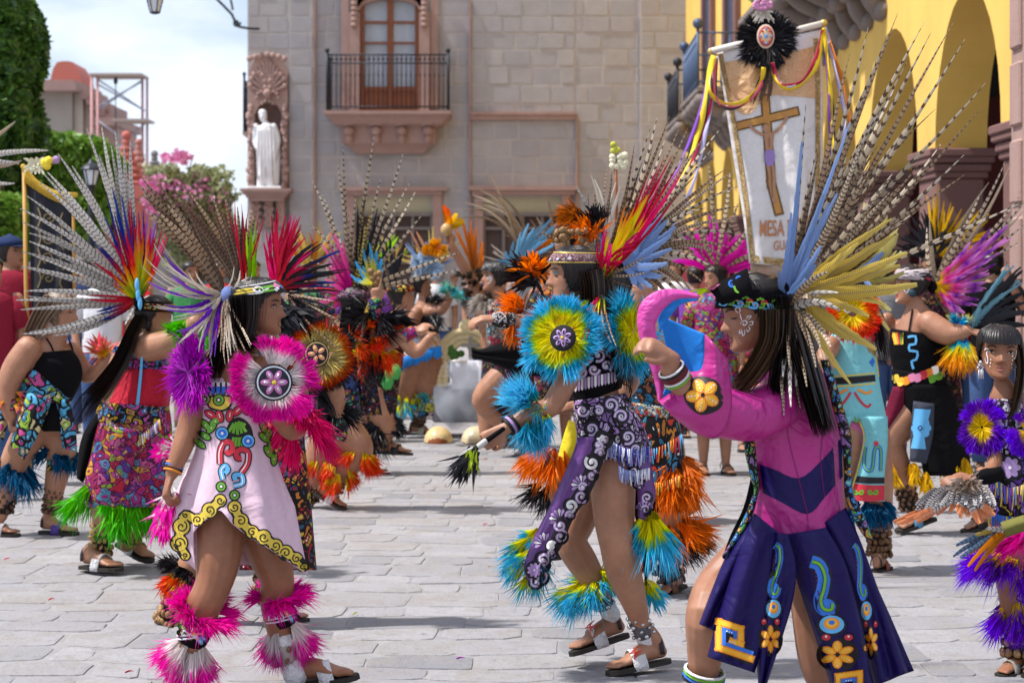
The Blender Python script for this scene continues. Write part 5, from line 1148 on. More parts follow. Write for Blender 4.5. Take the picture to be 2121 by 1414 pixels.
 f.bracelet(f.p(1068,873,-.15), f.p(1050,886,-.16),.034,[PM[BK], PM[LI], PM[BK]])
 # the feather stick in her hand
 t_ = empty('feather_stick', f.p(1000,920,-.2), 'short black stick with black and lime feathers in the hand of the lilac dancer', 'feather stick')
 g = MB(); g.sweep([(f.p(1042,888,-.19),.008,.008),(f.p(1000,918,-.2),.010,.010),(f.p(972,938,-.2),.008,.008)],8); g.build('handle', blackc, t_)
 g = MB(); g.sweep([(f.p(1005,914,-.2),.0115,.0115),(f.p(992,924,-.2),.0115,.0115)],10); g.build('binding', plain('cord_white', (.5,.48,.45),.8), t_)
 g = MB(); tuft(g, f.p(980,936,-.2),(-.62,0,-.9),.125,90,.22,3,.009,.1); tag(g.build('black_plumes', p_black, t_), kind='stuff')
 g = MB(); tuft(g, f.p(976,938,-.215),(-.15,0,-1),.075,40,.25,4,.007,.1); tag(g.build('lime_plumes', plume_mat('lime_plume', [(0,(.45,.6,.08)),(1,(.6,.7,.12))]), t_), kind='stuff')
dancer_centre()
# ================================================================ GIRL IN THE PINK DRESS
def girl_pink():
 f = Fig('girl in pale pink dress with yellow scroll hem and magenta plumes, walking right', 7.0,500); D = f.D
 f.skin = skin('brown_skin', (.30,.135,.07))
 h = f.head(537,634,0,122,84,2)
 f.limb([(470,1010,0,62,50),(475,940,0,60,48),(480,880,0,54,44),(480,830,0,50,42),(490,780,0,52,40),(500,740,0,44,36),(510,715,0,26,26),(520,690,0,23,23)])
 f.limb([(440,745,-.02,24),(412,800,-.02,26),(395,870,-.03,25),(378,925,-.06,22),(362,965,-.08,17),(356,980,-.08,14)])
 f.limb([(545,760,-.04,26),(570,820,-.08,27),(590,870,-.10,26),(612,888,-.06,24),(620,850,.02,18),(625,810,.05,15)])
 f.limb([(465,1000,0,48),(458,1080,-.02,52),(452,1160,-.05,46),(440,1215,-.07,38),(418,1262,-.07,37),(398,1320,-.03,31),(385,1390,.0,22),(382,1440,.0,19)])
 f.limb([(510,1000,.06,56),(540,1090,.08,52),(562,1160,.08,44),(574,1200,.08,36),(572,1250,.10,34),(580,1310,.12,26),(600,1362,.13,20),(610,1385,.13,19)])
 f.hand(f.p(354,985,-.08),(-.25,-.35,-1),(-1,-.3,.2),.15,45,8,1, tc=30)
 f.foot(P(606,1424,7.16), P(738,1404,7.06), f.p(606,1380,.13), strap='white', sole=(.04,.035,.03), sidev=(0,1,.0))
 f.foot(P(350,1468,7.0), P(460,1470,6.95), f.p(382,1430,0), strap='white', sidev=(0,1,0))
 f.body(.0055)
 h.face(f.root, lips=(.36,.12,.10)); hair_cap(h, f.root, HAIR, front=.30, low=-.30, back_a=76, n=460, seed=7, grow=.035)
 g = MB(); strands(g, [(506,610,-.08),(508,660,-.10),(506,700,-.08),(545,716,-.06)], D, 32,18,220,3.2,8); strands(g, [(505,640,-.02),(475,700,-.05),(450,745,-.06),(440,790,-.05)], D, 26,18,240,3.2,9)
 f.part('long_hair', g, HAIR)
 # headband drawn on as a raised leaf shape
 band = f.headband(.17,.36, plain('black_leather', (.015,.015,.018),.5), tilt=.09, grow=.095)
 g = MB(); tz = lambda a: .265+.09*math.cos(math.radians(a))
 for a in (112,102,92): band_motif(h, g, a, tz(a)-.02,.045, 'leaf', YE, sgn=-1); band_motif(h, g, a-3, tz(a)+.035,.04, 'leaf', YE, sgn=-1)
 band_motif(h, g, 78, tz(78),.06, 'curl', WH, sgn=-1); h.line(g, [(96, tz(96)-.05),(80, tz(80)-.06),(62, tz(62)-.02),(50, tz(50)+.03)],.03,.115, WH)
 for a in (66,56,47): band_motif(h, g, a, tz(a)+.02,.045, 'leaf', GR, .116,-1); band_motif(h, g, a-4, tz(a)-.035,.04, 'leaf', GR, .116,-1)
 for a, dz in ((36,.02),(29,.045),(31,-.02),(23,.015),(38,-.04)): band_motif(h, g, a, tz(a)+dz, .026, 'dot', PI if dz > 0 else WH, .122)
 band_motif(h, g, 14, tz(14),.03, 'dot', BL, .122); h.line(g, [(q, .36+.09*math.cos(math.radians(q))-.006) for q in (120,90,60,30,4)],.012,.112, WH)
 f.part('embroidery', g, PM, band)
 # dress
 pinkc = cloth('pale_pink_cotton', (.66,.47,.55),.8,.55,5)
 g = MB(); lf_ = loft([(782,418,508,34,0,-2),(815,412,522,44),(850,412,545,50),(890,413,556,52),(940,402,568,64),(1000,374,586,76),(1048,353,605,86)], D, 112,5,.075,7,3, dpow=1.3); ring = lf_[-1]; g.grid(lf_, close=True)
 g.grid(hem(ring, [(0,350,1100),(.04,356,1122),(.08,374,1152),(.13,408,1182),(.155,396,1108),(.2,412,1088),(.3,432,1072),(.4,456,1054),(.44,468,1068),(.5,480,1083),(.6,508,1106),(.72,548,1130),(.85,590,1157),(.93,620,1178),(1,638,1192)]))
 dr = f.part('dress', g, pinkc); bm = bmesh.new(); bm.from_mesh(dr.data); bmesh.ops.remove_doubles(bm, verts=bm.verts[:], dist=.0004); bm.to_mesh(dr.data); bm.free(); m_ = dr.modifiers.new('solid', 'SOLIDIFY'); m_.thickness = .003; m_.offset = 0
 g = MB(); g.grid(panel([(354,1044),(352,1100),(380,1160)],[(600,1044),(612,1110),(636,1180)], D+.09,12,5,-.03,.02,3)); f.part('back_hem', g, pinkc, dr, .003)
 g = MB(); g.grid(loft([(1010,425,560,58),(1050,425,560,62),(1078,440,560,56)], D, 30,3), close=True); f.part('shorts', g, blackc)
 d = Decal([dr], D-.15); g = MB()
 sc = [(456,1036,12,1),(434,1056,15,-1),(409,1076,12,1),(384,1066,8,-1),(376,1090,17,1),(371,1124,17,-1),(384,1150,9,1),(486,1050,13,-1),(499,1078,15,1),(522,1101,13,-1),(546,1112,15,1),(571,1130,14,-1),(592,1144,15,1),(614,1156,12,-1),(627,1172,10,1)]
 for lst in (sc[:7], sc[7:]): d.stroke(g, [(a[0], a[1]) for a in lst],24, BK, .003,4)
 for (x, y, r_, s_) in sc: d.circ(g, x, y, r_+2.6, BK, .004,16)
 for lst in (sc[:7], sc[7:]): d.stroke(g, [(a[0], a[1]) for a in lst],15, YE, .0055,4)
 for k, (x, y, r_, s_) in enumerate(sc): d.circ(g, x, y, r_-.5, YE, .0065,16); d.stroke(g, spiral(x, y, r_*.72,1.25, k*1.3, s_),2.6, BK, .0078,3)
 # green crest, blue rings, red and blue scrolls
 d.blob(g, [(466,900),(474,876),(490,864),(506,868),(520,884),(524,906),(512,916),(500,926),(490,934),(478,916)], BK, .003,3, True)
 for k in range(5): d.stroke(g, [(474+k*9,900-3*abs(k-2)),(480+k*6,884),(484+k*6,872+abs(k-2)*2)],6, GR, .005,3); d.stroke(g, [(480+k*7,926-k),(484+k*6,905)],5.5, GR, .005,3)
 for x, y in ((460,897),(514,913)): d.circ(g, x, y, 15, BK, .006); d.circ(g, x, y, 12.4, LB, .0072); d.circ(g, x, y, 8.6, BL, .0084); d.circ(g, x, y, 3.2, WH, .0095,8)
 for (pts) in ([(456,960),(456,935),(464,916),(478,916),(482,930),(474,938),(468,932)],[(500,978),(512,960),(514,938),(502,930),(490,936),(492,948),(500,948)]): d.stroke(g, pts, 15, BK, .004,5); d.stroke(g, pts, 10.5, RE, .006,5); d.stroke(g, [(p_[0]-2, p_[1]) for p_ in pts[:3]],2, WH, .0075,4)
 for pts in ([(462,992),(458,974),(466,964),(472,972),(466,980)],[(484,1006),(502,1000),(500,984),(486,984),(488,994)]): d.stroke(g, pts, 14, BK, .004,5); d.stroke(g, pts, 9.5, LB, .006,5); d.stroke(g, pts[:3],2, WH, .0075,4)
 for x, y in ((458,1007),(486,1025)): d.circ(g, x, y, 12, BK, .0065); d.circ(g, x, y, 9, GR, .008); d.circ(g, x, y, 4.6, BK, .009); d.circ(g, x, y, 3, WH, .0098,8)
 # bodice
 for k in range(9): x = 419+k*11; d.blob(g, [(x-5.5,792),(x+5.5,792),(x+5.5,812),(x, 822),(x-5.5,812)], BK, .003,2); d.blob(g, [(x-4,800),(x+4,800),(x+4,811),(x, 818),(x-4,811)], BL, .0048,2); d.blob(g, [(x-3.6,791),(x+3.6,791),(x+3,800),(x-3,800)], WH, .0048,2)
 d.blob(g, [(426,822),(445,818),(470,818),(482,824),(478,842),(462,852),(444,850),(430,842)], BK, .005,3, True); d.blob(g, [(430,825),(446,821),(468,821),(478,826),(474,840),(461,848),(446,846),(434,840)], YE, .0065,3, True)
 for x, y in ((453,828),(424,826)): d.circ(g, x, y, 13, BK, .007); d.circ(g, x, y, 10.5, GR, .0085); d.circ(g, x, y, 5.5, BK, .0095); d.circ(g, x, y, 3.2, WH, .0105,8)
 for (x, y, a) in ((436,858,2.6),(455,862,1.9),(476,860,1.4),(492,850,.8),(508,846,1.9),(524,850,1.3),(504,832,.6),(536,862,1.0)):
  c_, s_ = math.cos(a), math.sin(a); e_ = lambda m, n_: [(x+c_*m*math.cos(t)-s_*n_*math.sin(t), y-s_*m*math.cos(t)-c_*n_*math.sin(t)) for t in np.linspace(0,2*math.pi, 13)[:-1]]
  d.blob(g, e_(15,9.5), BK, .0055,2); d.blob(g, e_(12.5,7), RE, .007,2); d.stroke(g, [(x-c_*4, y+s_*4),(x+c_*6, y-s_*6)],1.8, WH, .0085,1)
 for (x, y, a) in ((426,880,2.3),(438,886,.9),(424,902,2.6),(446,872,.5),(414,918,2.4),(546,884,2.0),(556,900,1.2),(562,925,1.7),(548,906,2.4),(568,950,1.5),(556,935,2.1)):
  c_, s_ = math.cos(a), math.sin(a); e_ = lambda m, n_: [(x+c_*m*math.cos(t)-s_*n_*math.sin(t), y-s_*m*math.cos(t)-c_*n_*math.sin(t)) for t in np.linspace(0,2*math.pi, 13)[:-1]]
  d.blob(g, e_(16,8.5), BK, .0055,2); d.blob(g, e_(13,6), GR, .007,2); d.circ(g, x, y, 1.8, WH, .0085,6)
 f.part('painted_motif', g, PM, dr)
 g = MB(); d2 = Decal([f.bo], D-.1)
 for pts in ([(446,784),(452,764),(468,742),(474,730)],[(506,784),(520,760),(522,740)]): d2.stroke(g, pts, 5,0,.004)
 f.part('strap', g, plain('beige_strap', (.52,.30,.20),.6), dr)
 # plumes
 g = MB(); disc(g, f.p(566,784,-.17),(.25,-1,.1),.05,.158,1700,13,.008,.28); f.part('shoulder_plume', g, p_pink)
 medallion(f, 567,792,38,37,-.225, plain('pink_sequin', (.50,.16,.38),.25,.4,.4,90), plain('silver_sequin', (.6,.6,.62),.25,.5,.4,90), PM[YE],(.22,-1,.1),6, plain('black_sequin', (.02,.02,.03),.25,.4,.9,120))
 g = MB(); disc(g, f.p(402,772,-.02),(-.78,-.62,.05),.004,.150,1100,14,.008,.3); f.part('shoulder_plume', g, p_violet)
 g = MB(); cuff(g, f.p(610,888,-.07), f.p(630,850,-.02),.036,.105,620,90,15,.008,.5, tilt=(.1,-.3,-.3)); f.part('elbow_plume', g, p_crimson)
 g = MB(); g.grid(loft([(908,352,372,10),(1010,340,366,12)], D, 8)) if False else None
 for q_ in ((352,1028,-.04,-.2,-1,.09),(345,1060,.0,-.1,-1,.10),(352,930,.02,-.8,.1,.06)): g = MB(); tuft(g, f.p(*q_[:3]),(q_[3],0, q_[4]), q_[5],140,.4,5); f.part('back_plume', g, p_pink)
 for (top, bot, s1, w1) in (((418,1268,-.07),(392,1345,-.02),1,35),((574,1238,.09),(590,1310,.12),2,31)):
  a = f.p(*top); b = f.p(*bot); e = a+(b-a)*.42; k = w1*f.k
  tl = (.35,-.1,.1) if s1 == 1 else (.5,-.1,.05)
  g = MB(); cuff(g, a+(b-a)*.06, a-(b-a)*.05, k*.9,.095,700,68,20+s1,.0075,.30, tilt=tl, c0=.45, c1=1); f.part('knee_plume', g, p_magenta if s1 == 1 else p_pink)
  g = MB(); g.sweep([(a+(b-a)*.12, k*1.02, k*1.02),(e, k*1.0, k*1.0),(a+(b-a)*.75, k*.86, k*.86)],20, False, 3); kb = f.part('knee_band', g, blackc)
  d = Decal([kb], a.y-k); g = MB(); cx_, cy_ = (400,1308) if s1 == 1 else (590,1262)
  for (ox, oy, ax_, mi) in ((-24,4,2.6, GR),(-22,-8,2.4, GR),(-2,-4,1.2, RE),(10,-8,.6, RE),(14,4,-.1, RE),(4,8,-.9, OR),(22,14,-.5, BL),(14,18,-1, LB),(-8,8,2.0, RE)):
   x, y = cx_+ox, cy_+oy; c_, s_ = math.cos(ax_), math.sin(ax_); e_ = lambda m, n_: [(x+c_*m*math.cos(t)-s_*n_*math.sin(t), y-s_*m*math.cos(t)-c_*n_*math.sin(t)) for t in np.linspace(0,2*math.pi, 11)[:-1]]
   d.blob(g, e_(12,7.5), BK, .003,2); d.blob(g, e_(9.5,5), mi, .0045,2); d.stroke(g, [(x-c_*3, y+s_*3),(x+c_*4, y-s_*4)],1.5, WH, .0058,1)
  f.part('flower_applique', g, PM, kb)
  g = MB(); m0 = e+(b-a)*.08
  for dz_ in (0,.012): g.sweep([(m0+V((0,0,-dz_))+V((math.cos(t)*k*1.06, math.sin(t)*k*1.06,.012*math.cos(t))),.003,.003) for t in np.linspace(0,2*math.pi, 14)],6, False, 1)
  for q in (-1,1): g.wires([m0+V((-.01,-k*1.08,0)), m0+V((-.01+q*.02,-k*1.12,.014)), m0+V((-.01+q*.026,-k*1.1,-.006)), m0+V((-.01,-k*1.08,0))],.003)
  f.part('tie', g, plain('white_cord', (.7,.66,.78),.6), kb)
  g = MB(); cuff(g, a+(b-a)*.70, b, k*.80,.12,1100,20,30+s1,.0075,.05, c0=-.1, c1=.82, ragged=.15); f.part('shin_plume', g, p_pink)
 g = MB(); f.limb([(584,1325,.12,28),(602,1366,.13,25),(612,1396,.12,27)],16, mb=g); f.part('ankle_bandage', g, cloth('white_bandage', (.72,.70,.70)))
 f.rattle(f.p(584,1330,.12), f.p(600,1368,.13),.048,12,.012, 'seed_pod_brown', (.4,.36,.32),4)
 f.bracelet(f.p(364,958,-.07), f.p(357,978,-.08),.031,[PM[OR], PM[BL], PM[BK], PM[OR]])
 # headdress
 hd = empty('headdress', (0,0,0)); hd.parent = f.root; B = (462,604)
 g = MB(); g.ellip(f.p(474,612,-.03),(.03,.03,.035),10); f.part('felt_rosette', g, plain('blue_felt', (.15,.20,.42),.95,0,.3,60,.4), hd)
 g = MB(); g.ellip(f.p(486,655,-.04),(.016,.015,.03),8); f.part('felt_rosette', g, plain('blue_felt', (.15,.20,.42)), hd)
 feathers(hd, 'feather', D, B, [(286,380,12,1.4),(300,400,12,1.3),(340,400,10,1.3),(325,430,12,1.3),(355,450,8,1.2),(292,368,10,1.3),(308,392,14,1.4),(330,380,10,1.2),(300,430,16,1.3),(345,420,10,1.2),(372,410,8),(318,455,14,1.2),(362,470,8,.9)],.036,[ph_brown, ph_dark, ph_brown], dzt=.0, seed=14, taper=.7)
 feathers(hd, 'feather', D, (458,612),[(318,500,-41),(303,530,-41),(316,552,-36),(330,596,-23),(318,634,-32),(345,540,-23),(352,660,-23),(413,728,18),(438,757,18),(372,705,-13),(404,690,-9),(390,560,-27),(498,560,23),(510,562,36)],.017,[f_white], dzb=-.03, dzt=-.10, seed=15, taper=.55)
 feathers(hd, 'feather', D, (458,612),[(342,520,-32),(308,585,-27),(342,627,-32),(371,688,-27),(407,722,-13),(419,785,32),(438,735,9),(385,640,-23),(360,570,-23)],.019,[f_purple], dzb=-.02, dzt=-.09, seed=16, taper=.45)
 feathers(hd, 'feather', D, (468,622),[(498,746,6),(464,723,4),(480,735,6),(522,712,4),(508,724,6),(450,700,0),(486,712,2),(475,750,4)],.015,[ph_tan, ph_brown, f_white, ph_tan], dzb=-.05, dzt=-.16, seed=17, taper=.5)
girl_pink()
# ================================================================ GIRL IN THE MAGENTA AND BLUE COAT
def girl_coat():
 f = Fig('girl in magenta satin coat with navy panel skirt, lifting her wide sleeve', 6.2,1640); D = f.D; k = f.k
 f.skin = skin('warm_skin', (.36,.18,.105))
 h = f.head(1556,646,0,156,-80,14)
 f.limb([(1655,1050,0,74,56),(1652,960,0,70,50),(1648,880,0,66,50),(1642,820,0,60,46),(1635,775,0,50,42),(1615,745,0,30,30),(1590,715,0,28,28)])
 f.limb([(1600,820,-.08,36),(1540,850,-.14,36),(1480,862,-.22,32),(1440,830,-.26,28),(1405,790,-.29,23),(1388,765,-.31,20)])
 f.limb([(1390,766,-.31,19),(1386,742,-.32,17)]); f.hand(f.p(1388,738,-.325),(-.72,-.30,.42),(.15,-.8,.6),.145,34,8,-1, rw=.03, tc=20)
 f.limb([(1630,1060,.14,50),(1560,1140,.13,52),(1488,1208,.08,44),(1466,1270,-.02,46),(1462,1340,.02,40),(1456,1410,.04,30),(1452,1490,.04,23)])
 f.limb([(1690,1070,.08,66),(1690,1180,.08,62),(1690,1280,.08,50),(1700,1370,.10,46),(1720,1440,.12,34),(1735,1510,.12,24)])
 f.foot(f.p(1470,1545,.05), f.p(1380,1553,-.1), f.p(1452,1480,.04), strap='black', sidev=(0,-1,0)); f.foot(f.p(1760,1545,.15), f.p(1650,1553,.05), f.p(1735,1500,.12), strap='black', sidev=(0,-1,0))
 f.body(.006)
 h.face(f.root, lips=(.34,.09,.09), shut=True, paint=[(.016, spiral(-56,-.13,6,1.3,0,1,12) and [(-56+q[0]*9,-.10+q[1]*.045) for q in [(math.cos(t)*(1-t/9), math.sin(t)*(1-t/9)) for t in np.linspace(0,7.5,14)]]),(.014,[(-50,-.05),(-48,.0),(-51,.04)]),(.014,[(-47,.05),(-43,.10),(-49,.13),(-53,.09),(-48,.045)]),
  (.016,[(-46,-.16),(-42,-.20),(-47,-.215),(-50,-.17)]),(.016,[(-52,-.19),(-52,-.245),(-58,-.24),(-57,-.18)]),(.016,[(-61,-.175),(-66,-.215),(-70,-.185),(-65,-.15)]),(.016,[(-66,-.13),(-74,-.14),(-74,-.10),(-66,-.095)]),(.016,[(-64,-.06),(-70,-.03),(-64,-.015),(-60,-.05)])])
 hair_cap(h, f.root, HAIR, front=.36, low=-.32, back_a=82, n=520, seed=17, grow=.045)
 g = MB(); strands(g, [(1600,640,-.09),(1598,700,-.13),(1575,750,-.16),(1545,790,-.17),(1520,812,-.18)], D, 26,20,240,3.4,18); f.part('long_hair', g, HAIRB)
 g = MB(); strands(g, [(1618,610,-.06),(1622,700,-.13),(1610,790,-.16),(1602,830,-.15)], D, 26,14,160,3.2,19); strands(g, [(1640,640,-.04),(1665,740,-.13),(1690,830,-.16),(1712,905,-.15)], D, 26,24,420,3.8,20); f.part('long_hair', g, HAIR)
 hb = f.headband(.10,.30, blackc, tilt=.06, grow=.085); d = Decal([hb], D-.1); g = MB()
 for k2, x in enumerate((1490,1522,1553,1584)):
  y = 622+k2*3.2; d.stroke(g, [(x-8, y-6),(x+2, y-8),(x+10, y+2),(x+20, y+4)],4, RE, .003,4); d.stroke(g, [(x-8, y-2),(x+4, y-3),(x+10, y+5)],3, YE, .0035,4)
  d.stroke(g, [(x-10, y+4),(x+4, y+9)]+spiral(x+10, y+3,7,1.0,1.2,-1,8),4.4, LB, .0045,3); d.stroke(g, [(x+19, y+8),(x+26, y+9)]+spiral(x+26, y+3,5,.8,1.6,-1,6),4.2, GR, .005,3)
  for q in range(3): d.circ(g, x+17+q*5, y-8-2*(q == 1),3, GR, .005,7)
 f.part('embroidery', g, PM, hb)
 g = MB(); vz = []
 g.grid([[f.p(1486,610,-.02), f.p(1514,580,-.05), f.p(1545,560,-.06)],[f.p(1468,598,-.09), f.p(1504,578,-.13), f.p(1548,556,-.10)],[f.p(1496,632,-.12), f.p(1528,620,-.16), f.p(1560,606,-.15)]])
 vi = f.part('visor', g, blackc, hb, .005); d = Decal([vi, hb], D-.12); g = MB()
 for x, y, r_ in ((1516,586,8),(1531,577,8)): d.stroke(g, spiral(x, y, r_, 1.2,1,1),4, BL, .004,3)
 d.stroke(g, [(1520,592),(1526,604),(1537,601),(1536,588)],4.5, plain and GR, .005,4); d.blob(g, [(1462,600),(1480,590),(1492,588),(1478,600)], PI, .004); f.part('embroidery', g, PM, vi)
 feathers(hb, 'feather', D, (1466,600),[(1396,633,4),(1412,608,4),(1440,612,2),(1400,624,2)],.010,[f_lime], dzb=-.09, dzt=-.12, seed=3, jb=2)
 # coat
 mag = cloth('magenta_satin', (.40,.016,.19),.42,.8,6,.45); navy = cloth('navy_satin', (.008,.003,.070),.55,.6,6,.22); blu = cloth('bright_blue_lining', (.02,.20,.62),.7,.4,8)
 g = MB(); g.grid(loft([(742,1598,1684,40,0,6),(775,1576,1706,52),(830,1560,1722,62),(890,1553,1736,68),(950,1558,1742,66),(1000,1562,1743,64),(1055,1562,1748,68),(1110,1560,1752,74)], D, 60,5,.02,5,8), close=True)
 co = f.part('coat', g, mag, solid=.003); d = Decal([co], D-.1); g = MB()
 d.band(g, [(1558,957),(1600,970),(1654,990),(1700,955),(1743,905)],[(1559,1010),(1612,1036),(1672,1064),(1708,1030),(1746,986)],0,.003,8); f.part('navy_chevron', g, navy, co)
 g = MB(); d.band(g, [(1558,1066),(1590,1088),(1630,1111),(1696,1101),(1752,1050)],[(1556,1112),(1590,1114),(1630,1115),(1696,1115),(1752,1115)],0,.004,5); f.part('skirt_top', g, navy, co)
 g = MB(); d.stroke(g, [(1625,800),(1632,900),(1654,990),(1672,1064),(1674,1106)],1.4,0,.005); d.stroke(g, [(1705,900),(1700,960),(1708,1030)],1.2,0,.005); f.part('seam', g, plain('dark_seam_thread', (.2,.01,.10),.8), co)  # seam lines in a deeper magenta than the coat
 g = MB(); f.limb([(1650,815,-.02,50),(1600,842,-.10,52),(1552,862,-.16,50),(1505,856,-.20,50),(1470,850,-.21,46)],22, mb=g); f.part('sleeve', g, mag, co)
 g = MB(); g.grid(panel([(1364,831),(1396,808),(1418,774),(1455,762),(1461,692)],[(1402,868),(1445,898),(1490,902),(1515,840),(1506,742)], D-.285,16,6,.045,.008,1)); sl = f.part('bell_sleeve', g, mag, co, .004)
 g = MB(); g.grid(panel([(1366,653),(1376,700),(1384,745),(1384,790),(1366,829)],[(1461,692),(1460,735),(1456,770),(1425,790),(1396,812)], D-.10,12,5,-.03,.01,1)); f.part('sleeve_lining', g, blu, co, .003)
 g = MB(); g.grid(panel([(1448,611),(1400,599),(1358,604),(1328,628),(1320,664),(1328,712),(1348,760),(1360,806),(1364,831)],[(1447,617),(1405,618),(1380,634),(1366,652),(1357,676),(1364,712),(1372,750),(1376,795),(1370,829)], D-.27,6,6,.004,.006,1)); f.part('sleeve_edge', g, cloth('pink_magenta_satin', (.58,.06,.32),.5,.7,8,.35), co, .004)
 g = MB(); g.grid(panel([(1448,616),(1400,612),(1378,628),(1362,660)],[(1446,622),(1412,630),(1392,650),(1366,690)], D-.24,5,5,.0)); f.part('sleeve_edge_lining', g, blu, co, .003)
 d = Decal([sl], D-.33); g = MB(); hexa = [(1420,800),(1432,786),(1456,781),(1482,790),(1494,812),(1494,838),(1476,852),(1450,856),(1428,840),(1418,820)]
 d.blob(g, [(x+(x-1456)*.06, y+(y-818)*.06) for x, y in hexa], BK, .003,4, True)
 for q in range(5):
  a = math.radians(100+q*72)+.25; x, y = 1456+20*math.cos(a),818-20*math.sin(a); e_ = lambda m, n_: [(x+math.cos(a)*m*math.cos(t)-math.sin(a)*n_*math.sin(t), y-math.sin(a)*m*math.cos(t)-math.cos(a)*n_*math.sin(t)) for t in np.linspace(0,2*math.pi, 13)[:-1]]
  d.blob(g, e_(16,13), OR, .005,2); d.blob(g, e_(12,9.5), GO, .0065,2)
  for w_ in (.5,.9,1.3,1.7): d.circ(g, 1456+18*w_*math.cos(a),818-18*w_*math.sin(a),.9+w_*.7, WH, .008,6)
 f.part('flower_applique', g, PM, sl)
 # waistcoat edges
 edg = emb('coat_edge', [(.12,.4,.1),(.06,.25,.6),(.6,.3,.05),(.3,.15,.4),(.1,.4,.45)],34,.12)
 g = MB(); g.grid(panel([(1540,870),(1543,930),(1556,990),(1562,1020),(1535,1085),(1496,1152)],[(1560,862),(1564,930),(1570,990),(1568,1030),(1548,1090),(1508,1142)], D-.10,6,5,.02,.005)); f.part('waistcoat_edge', g, edg, co, .004)
 g = MB(); g.grid(panel([(1700,745),(1722,830),(1740,900),(1748,960),(1752,1030),(1775,1085),(1795,1115)],[(1716,745),(1742,830),(1762,900),(1762,960),(1766,1020),(1790,1070),(1808,1118)], D-.06,6,5,.02,.005)); f.part('waistcoat_edge', g, edg, co, .004)
 g = MB(); g.grid(panel([(1556,985),(1540,1050),(1512,1110),(1496,1155)],[(1566,990),(1562,1030),(1530,1100),(1504,1160)], D-.05,5,4)); f.part('waistcoat_back', g, blackc, co, .004)
 # skirt of separate panels
 g = MB(); g.grid(loft([(1085,1555,1755,72),(1160,1540,1790,84),(1260,1530,1826,96),(1395,1560,1880,105)], D+.12,60,5,.05,9,3), close=True)
 def pan(nm, L_, R_, dz, bul=.03, wv=.024, nw=1.5): g = MB(); g.grid(panel(L_, R_, D+dz, 12,6, bul, wv, nw)); return f.part(nm, g, navy, None, .004)
 g = MB(); g.grid(panel([(1700,1090),(1730,1200),(1770,1300),(1800,1420)],[(1752,1080),(1800,1180),(1850,1290),(1893,1388)], D+.10,10,5,.02,.02,2)); f.part('skirt_panel', g, navy, None, .004)
 a1 = pan('skirt_panel', [(1556,1070),(1520,1120),(1496,1170),(1470,1235),(1449,1292)],[(1590,1090),(1560,1150),(1530,1210),(1500,1262),(1480,1306)],-.11)
 a2 = pan('skirt_panel', [(1562,1062),(1540,1120),(1510,1200),(1484,1290),(1466,1360)],[(1610,1100),(1600,1160),(1592,1240),(1580,1330),(1562,1392)],-.16)
 a5 = pan('skirt_panel', [(1690,1095),(1730,1160),(1760,1240),(1790,1330),(1812,1420)],[(1752,1050),(1782,1120),(1815,1210),(1850,1310),(1880,1392)],-.06)
 a4 = pan('skirt_panel', [(1620,1108),(1640,1165),(1660,1230),(1690,1320),(1722,1420)],[(1710,1092),(1748,1160),(1768,1230),(1790,1320),(1806,1420)],-.12)
 a3 = pan('skirt_panel', [(1598,1100),(1592,1170),(1578,1260),(1568,1340),(1572,1420)],[(1632,1106),(1648,1170),(1642,1240),(1622,1310),(1586,1420)],-.15)
 g = MB(); d = Decal([a1, a2, a3, a4, a5], D-.15)
 def greca(cx_, cy_, w_, hgt, sl_):
  q = lambda u, v: (cx_+u*w_+v*sl_*0, cy_+v*hgt+u*sl_)
  d.blob(g, [q(-.53,-.55), q(.47,-.55), q(.50,.05), q(.78,.12), q(.78,.62), q(-.53,.55)], BK, .003,4)
  path = [q(.68,.40), q(-.40,.38), q(-.40,-.40), q(.34,-.40), q(.34,.06), q(.06,.06)]
  for wd_, mi, lf in ((hgt*.22, OR, .005),(hgt*.14, GO, .0065)): d.bar(g, path, wd_, mi, lf)
  d.bar(g, [q(.70,.22), q(-.22,.20), q(-.22,-.22), q(.16,-.22), q(.16,-.10)], hgt*.12, BL, .0068)
  for e in range(3): d.circ(g, *q(-.12+e*.08,-.2),1.6, WH, .009,6); d.circ(g, *q(-.02+e*.08,.08),1.6, WH, .009,6)
 greca(1513,1322,62,68,20)
 def flame(x0_, y, sx, sy, ln=0):
  x = x0_; SH = lambda yy: ln*(yy-y)
  pts = [(a_+SH(b_), b_) for a_, b_ in ((x-8*sx, y),(x+4*sx, y+8*sy),(x+8*sx, y+34*sy),(x+2*sx, y+62*sy),(x-6*sx, y+86*sy),(x-4*sx, y+104*sy),(x+8*sx, y+106*sy),(x+12*sx, y+92*sy))]
  for wd_, mi, lf in ((27*sx, BK, .003),(20*sx, BL, .0045)): d.stroke(g, pts, wd_, mi, lf, 5)
  x += SH(y+100*sy); d.circ(g, x+3*sx, y+100*sy, 19*sx, BK, .0035,16,22*sy); d.circ(g, x+3*sx, y+100*sy, 15*sx, BL, .0048,16,18*sy)
  d.stroke(g, [(p_[0]+2*sx, p_[1]) for p_ in pts],6.5*sx, BK, .006,5); d.stroke(g, [(p_[0]+2*sx, p_[1]) for p_ in pts],4.8*sx, GR, .0072,5)
  for e in range(8): d.circ(g, x-SH(y+100*sy)+SH(y+(24+e*9)*sy)-4*sx-e*.4, y+(24+e*9)*sy, 1.0, RE, .0075,5)
  y2 = y+140*sy; x2 = x0_+SH(y2)+6*sx
  for r_, mi, lf in ((24, BK, .0055),(20, LB, .007),(13, OR, .0085),(9.5, GO, .0095),(5, BL, .0105)): d.circ(g, x2, y2-(24-r_)*.3*sy, r_*sx, mi, lf, 16, r_*sy)
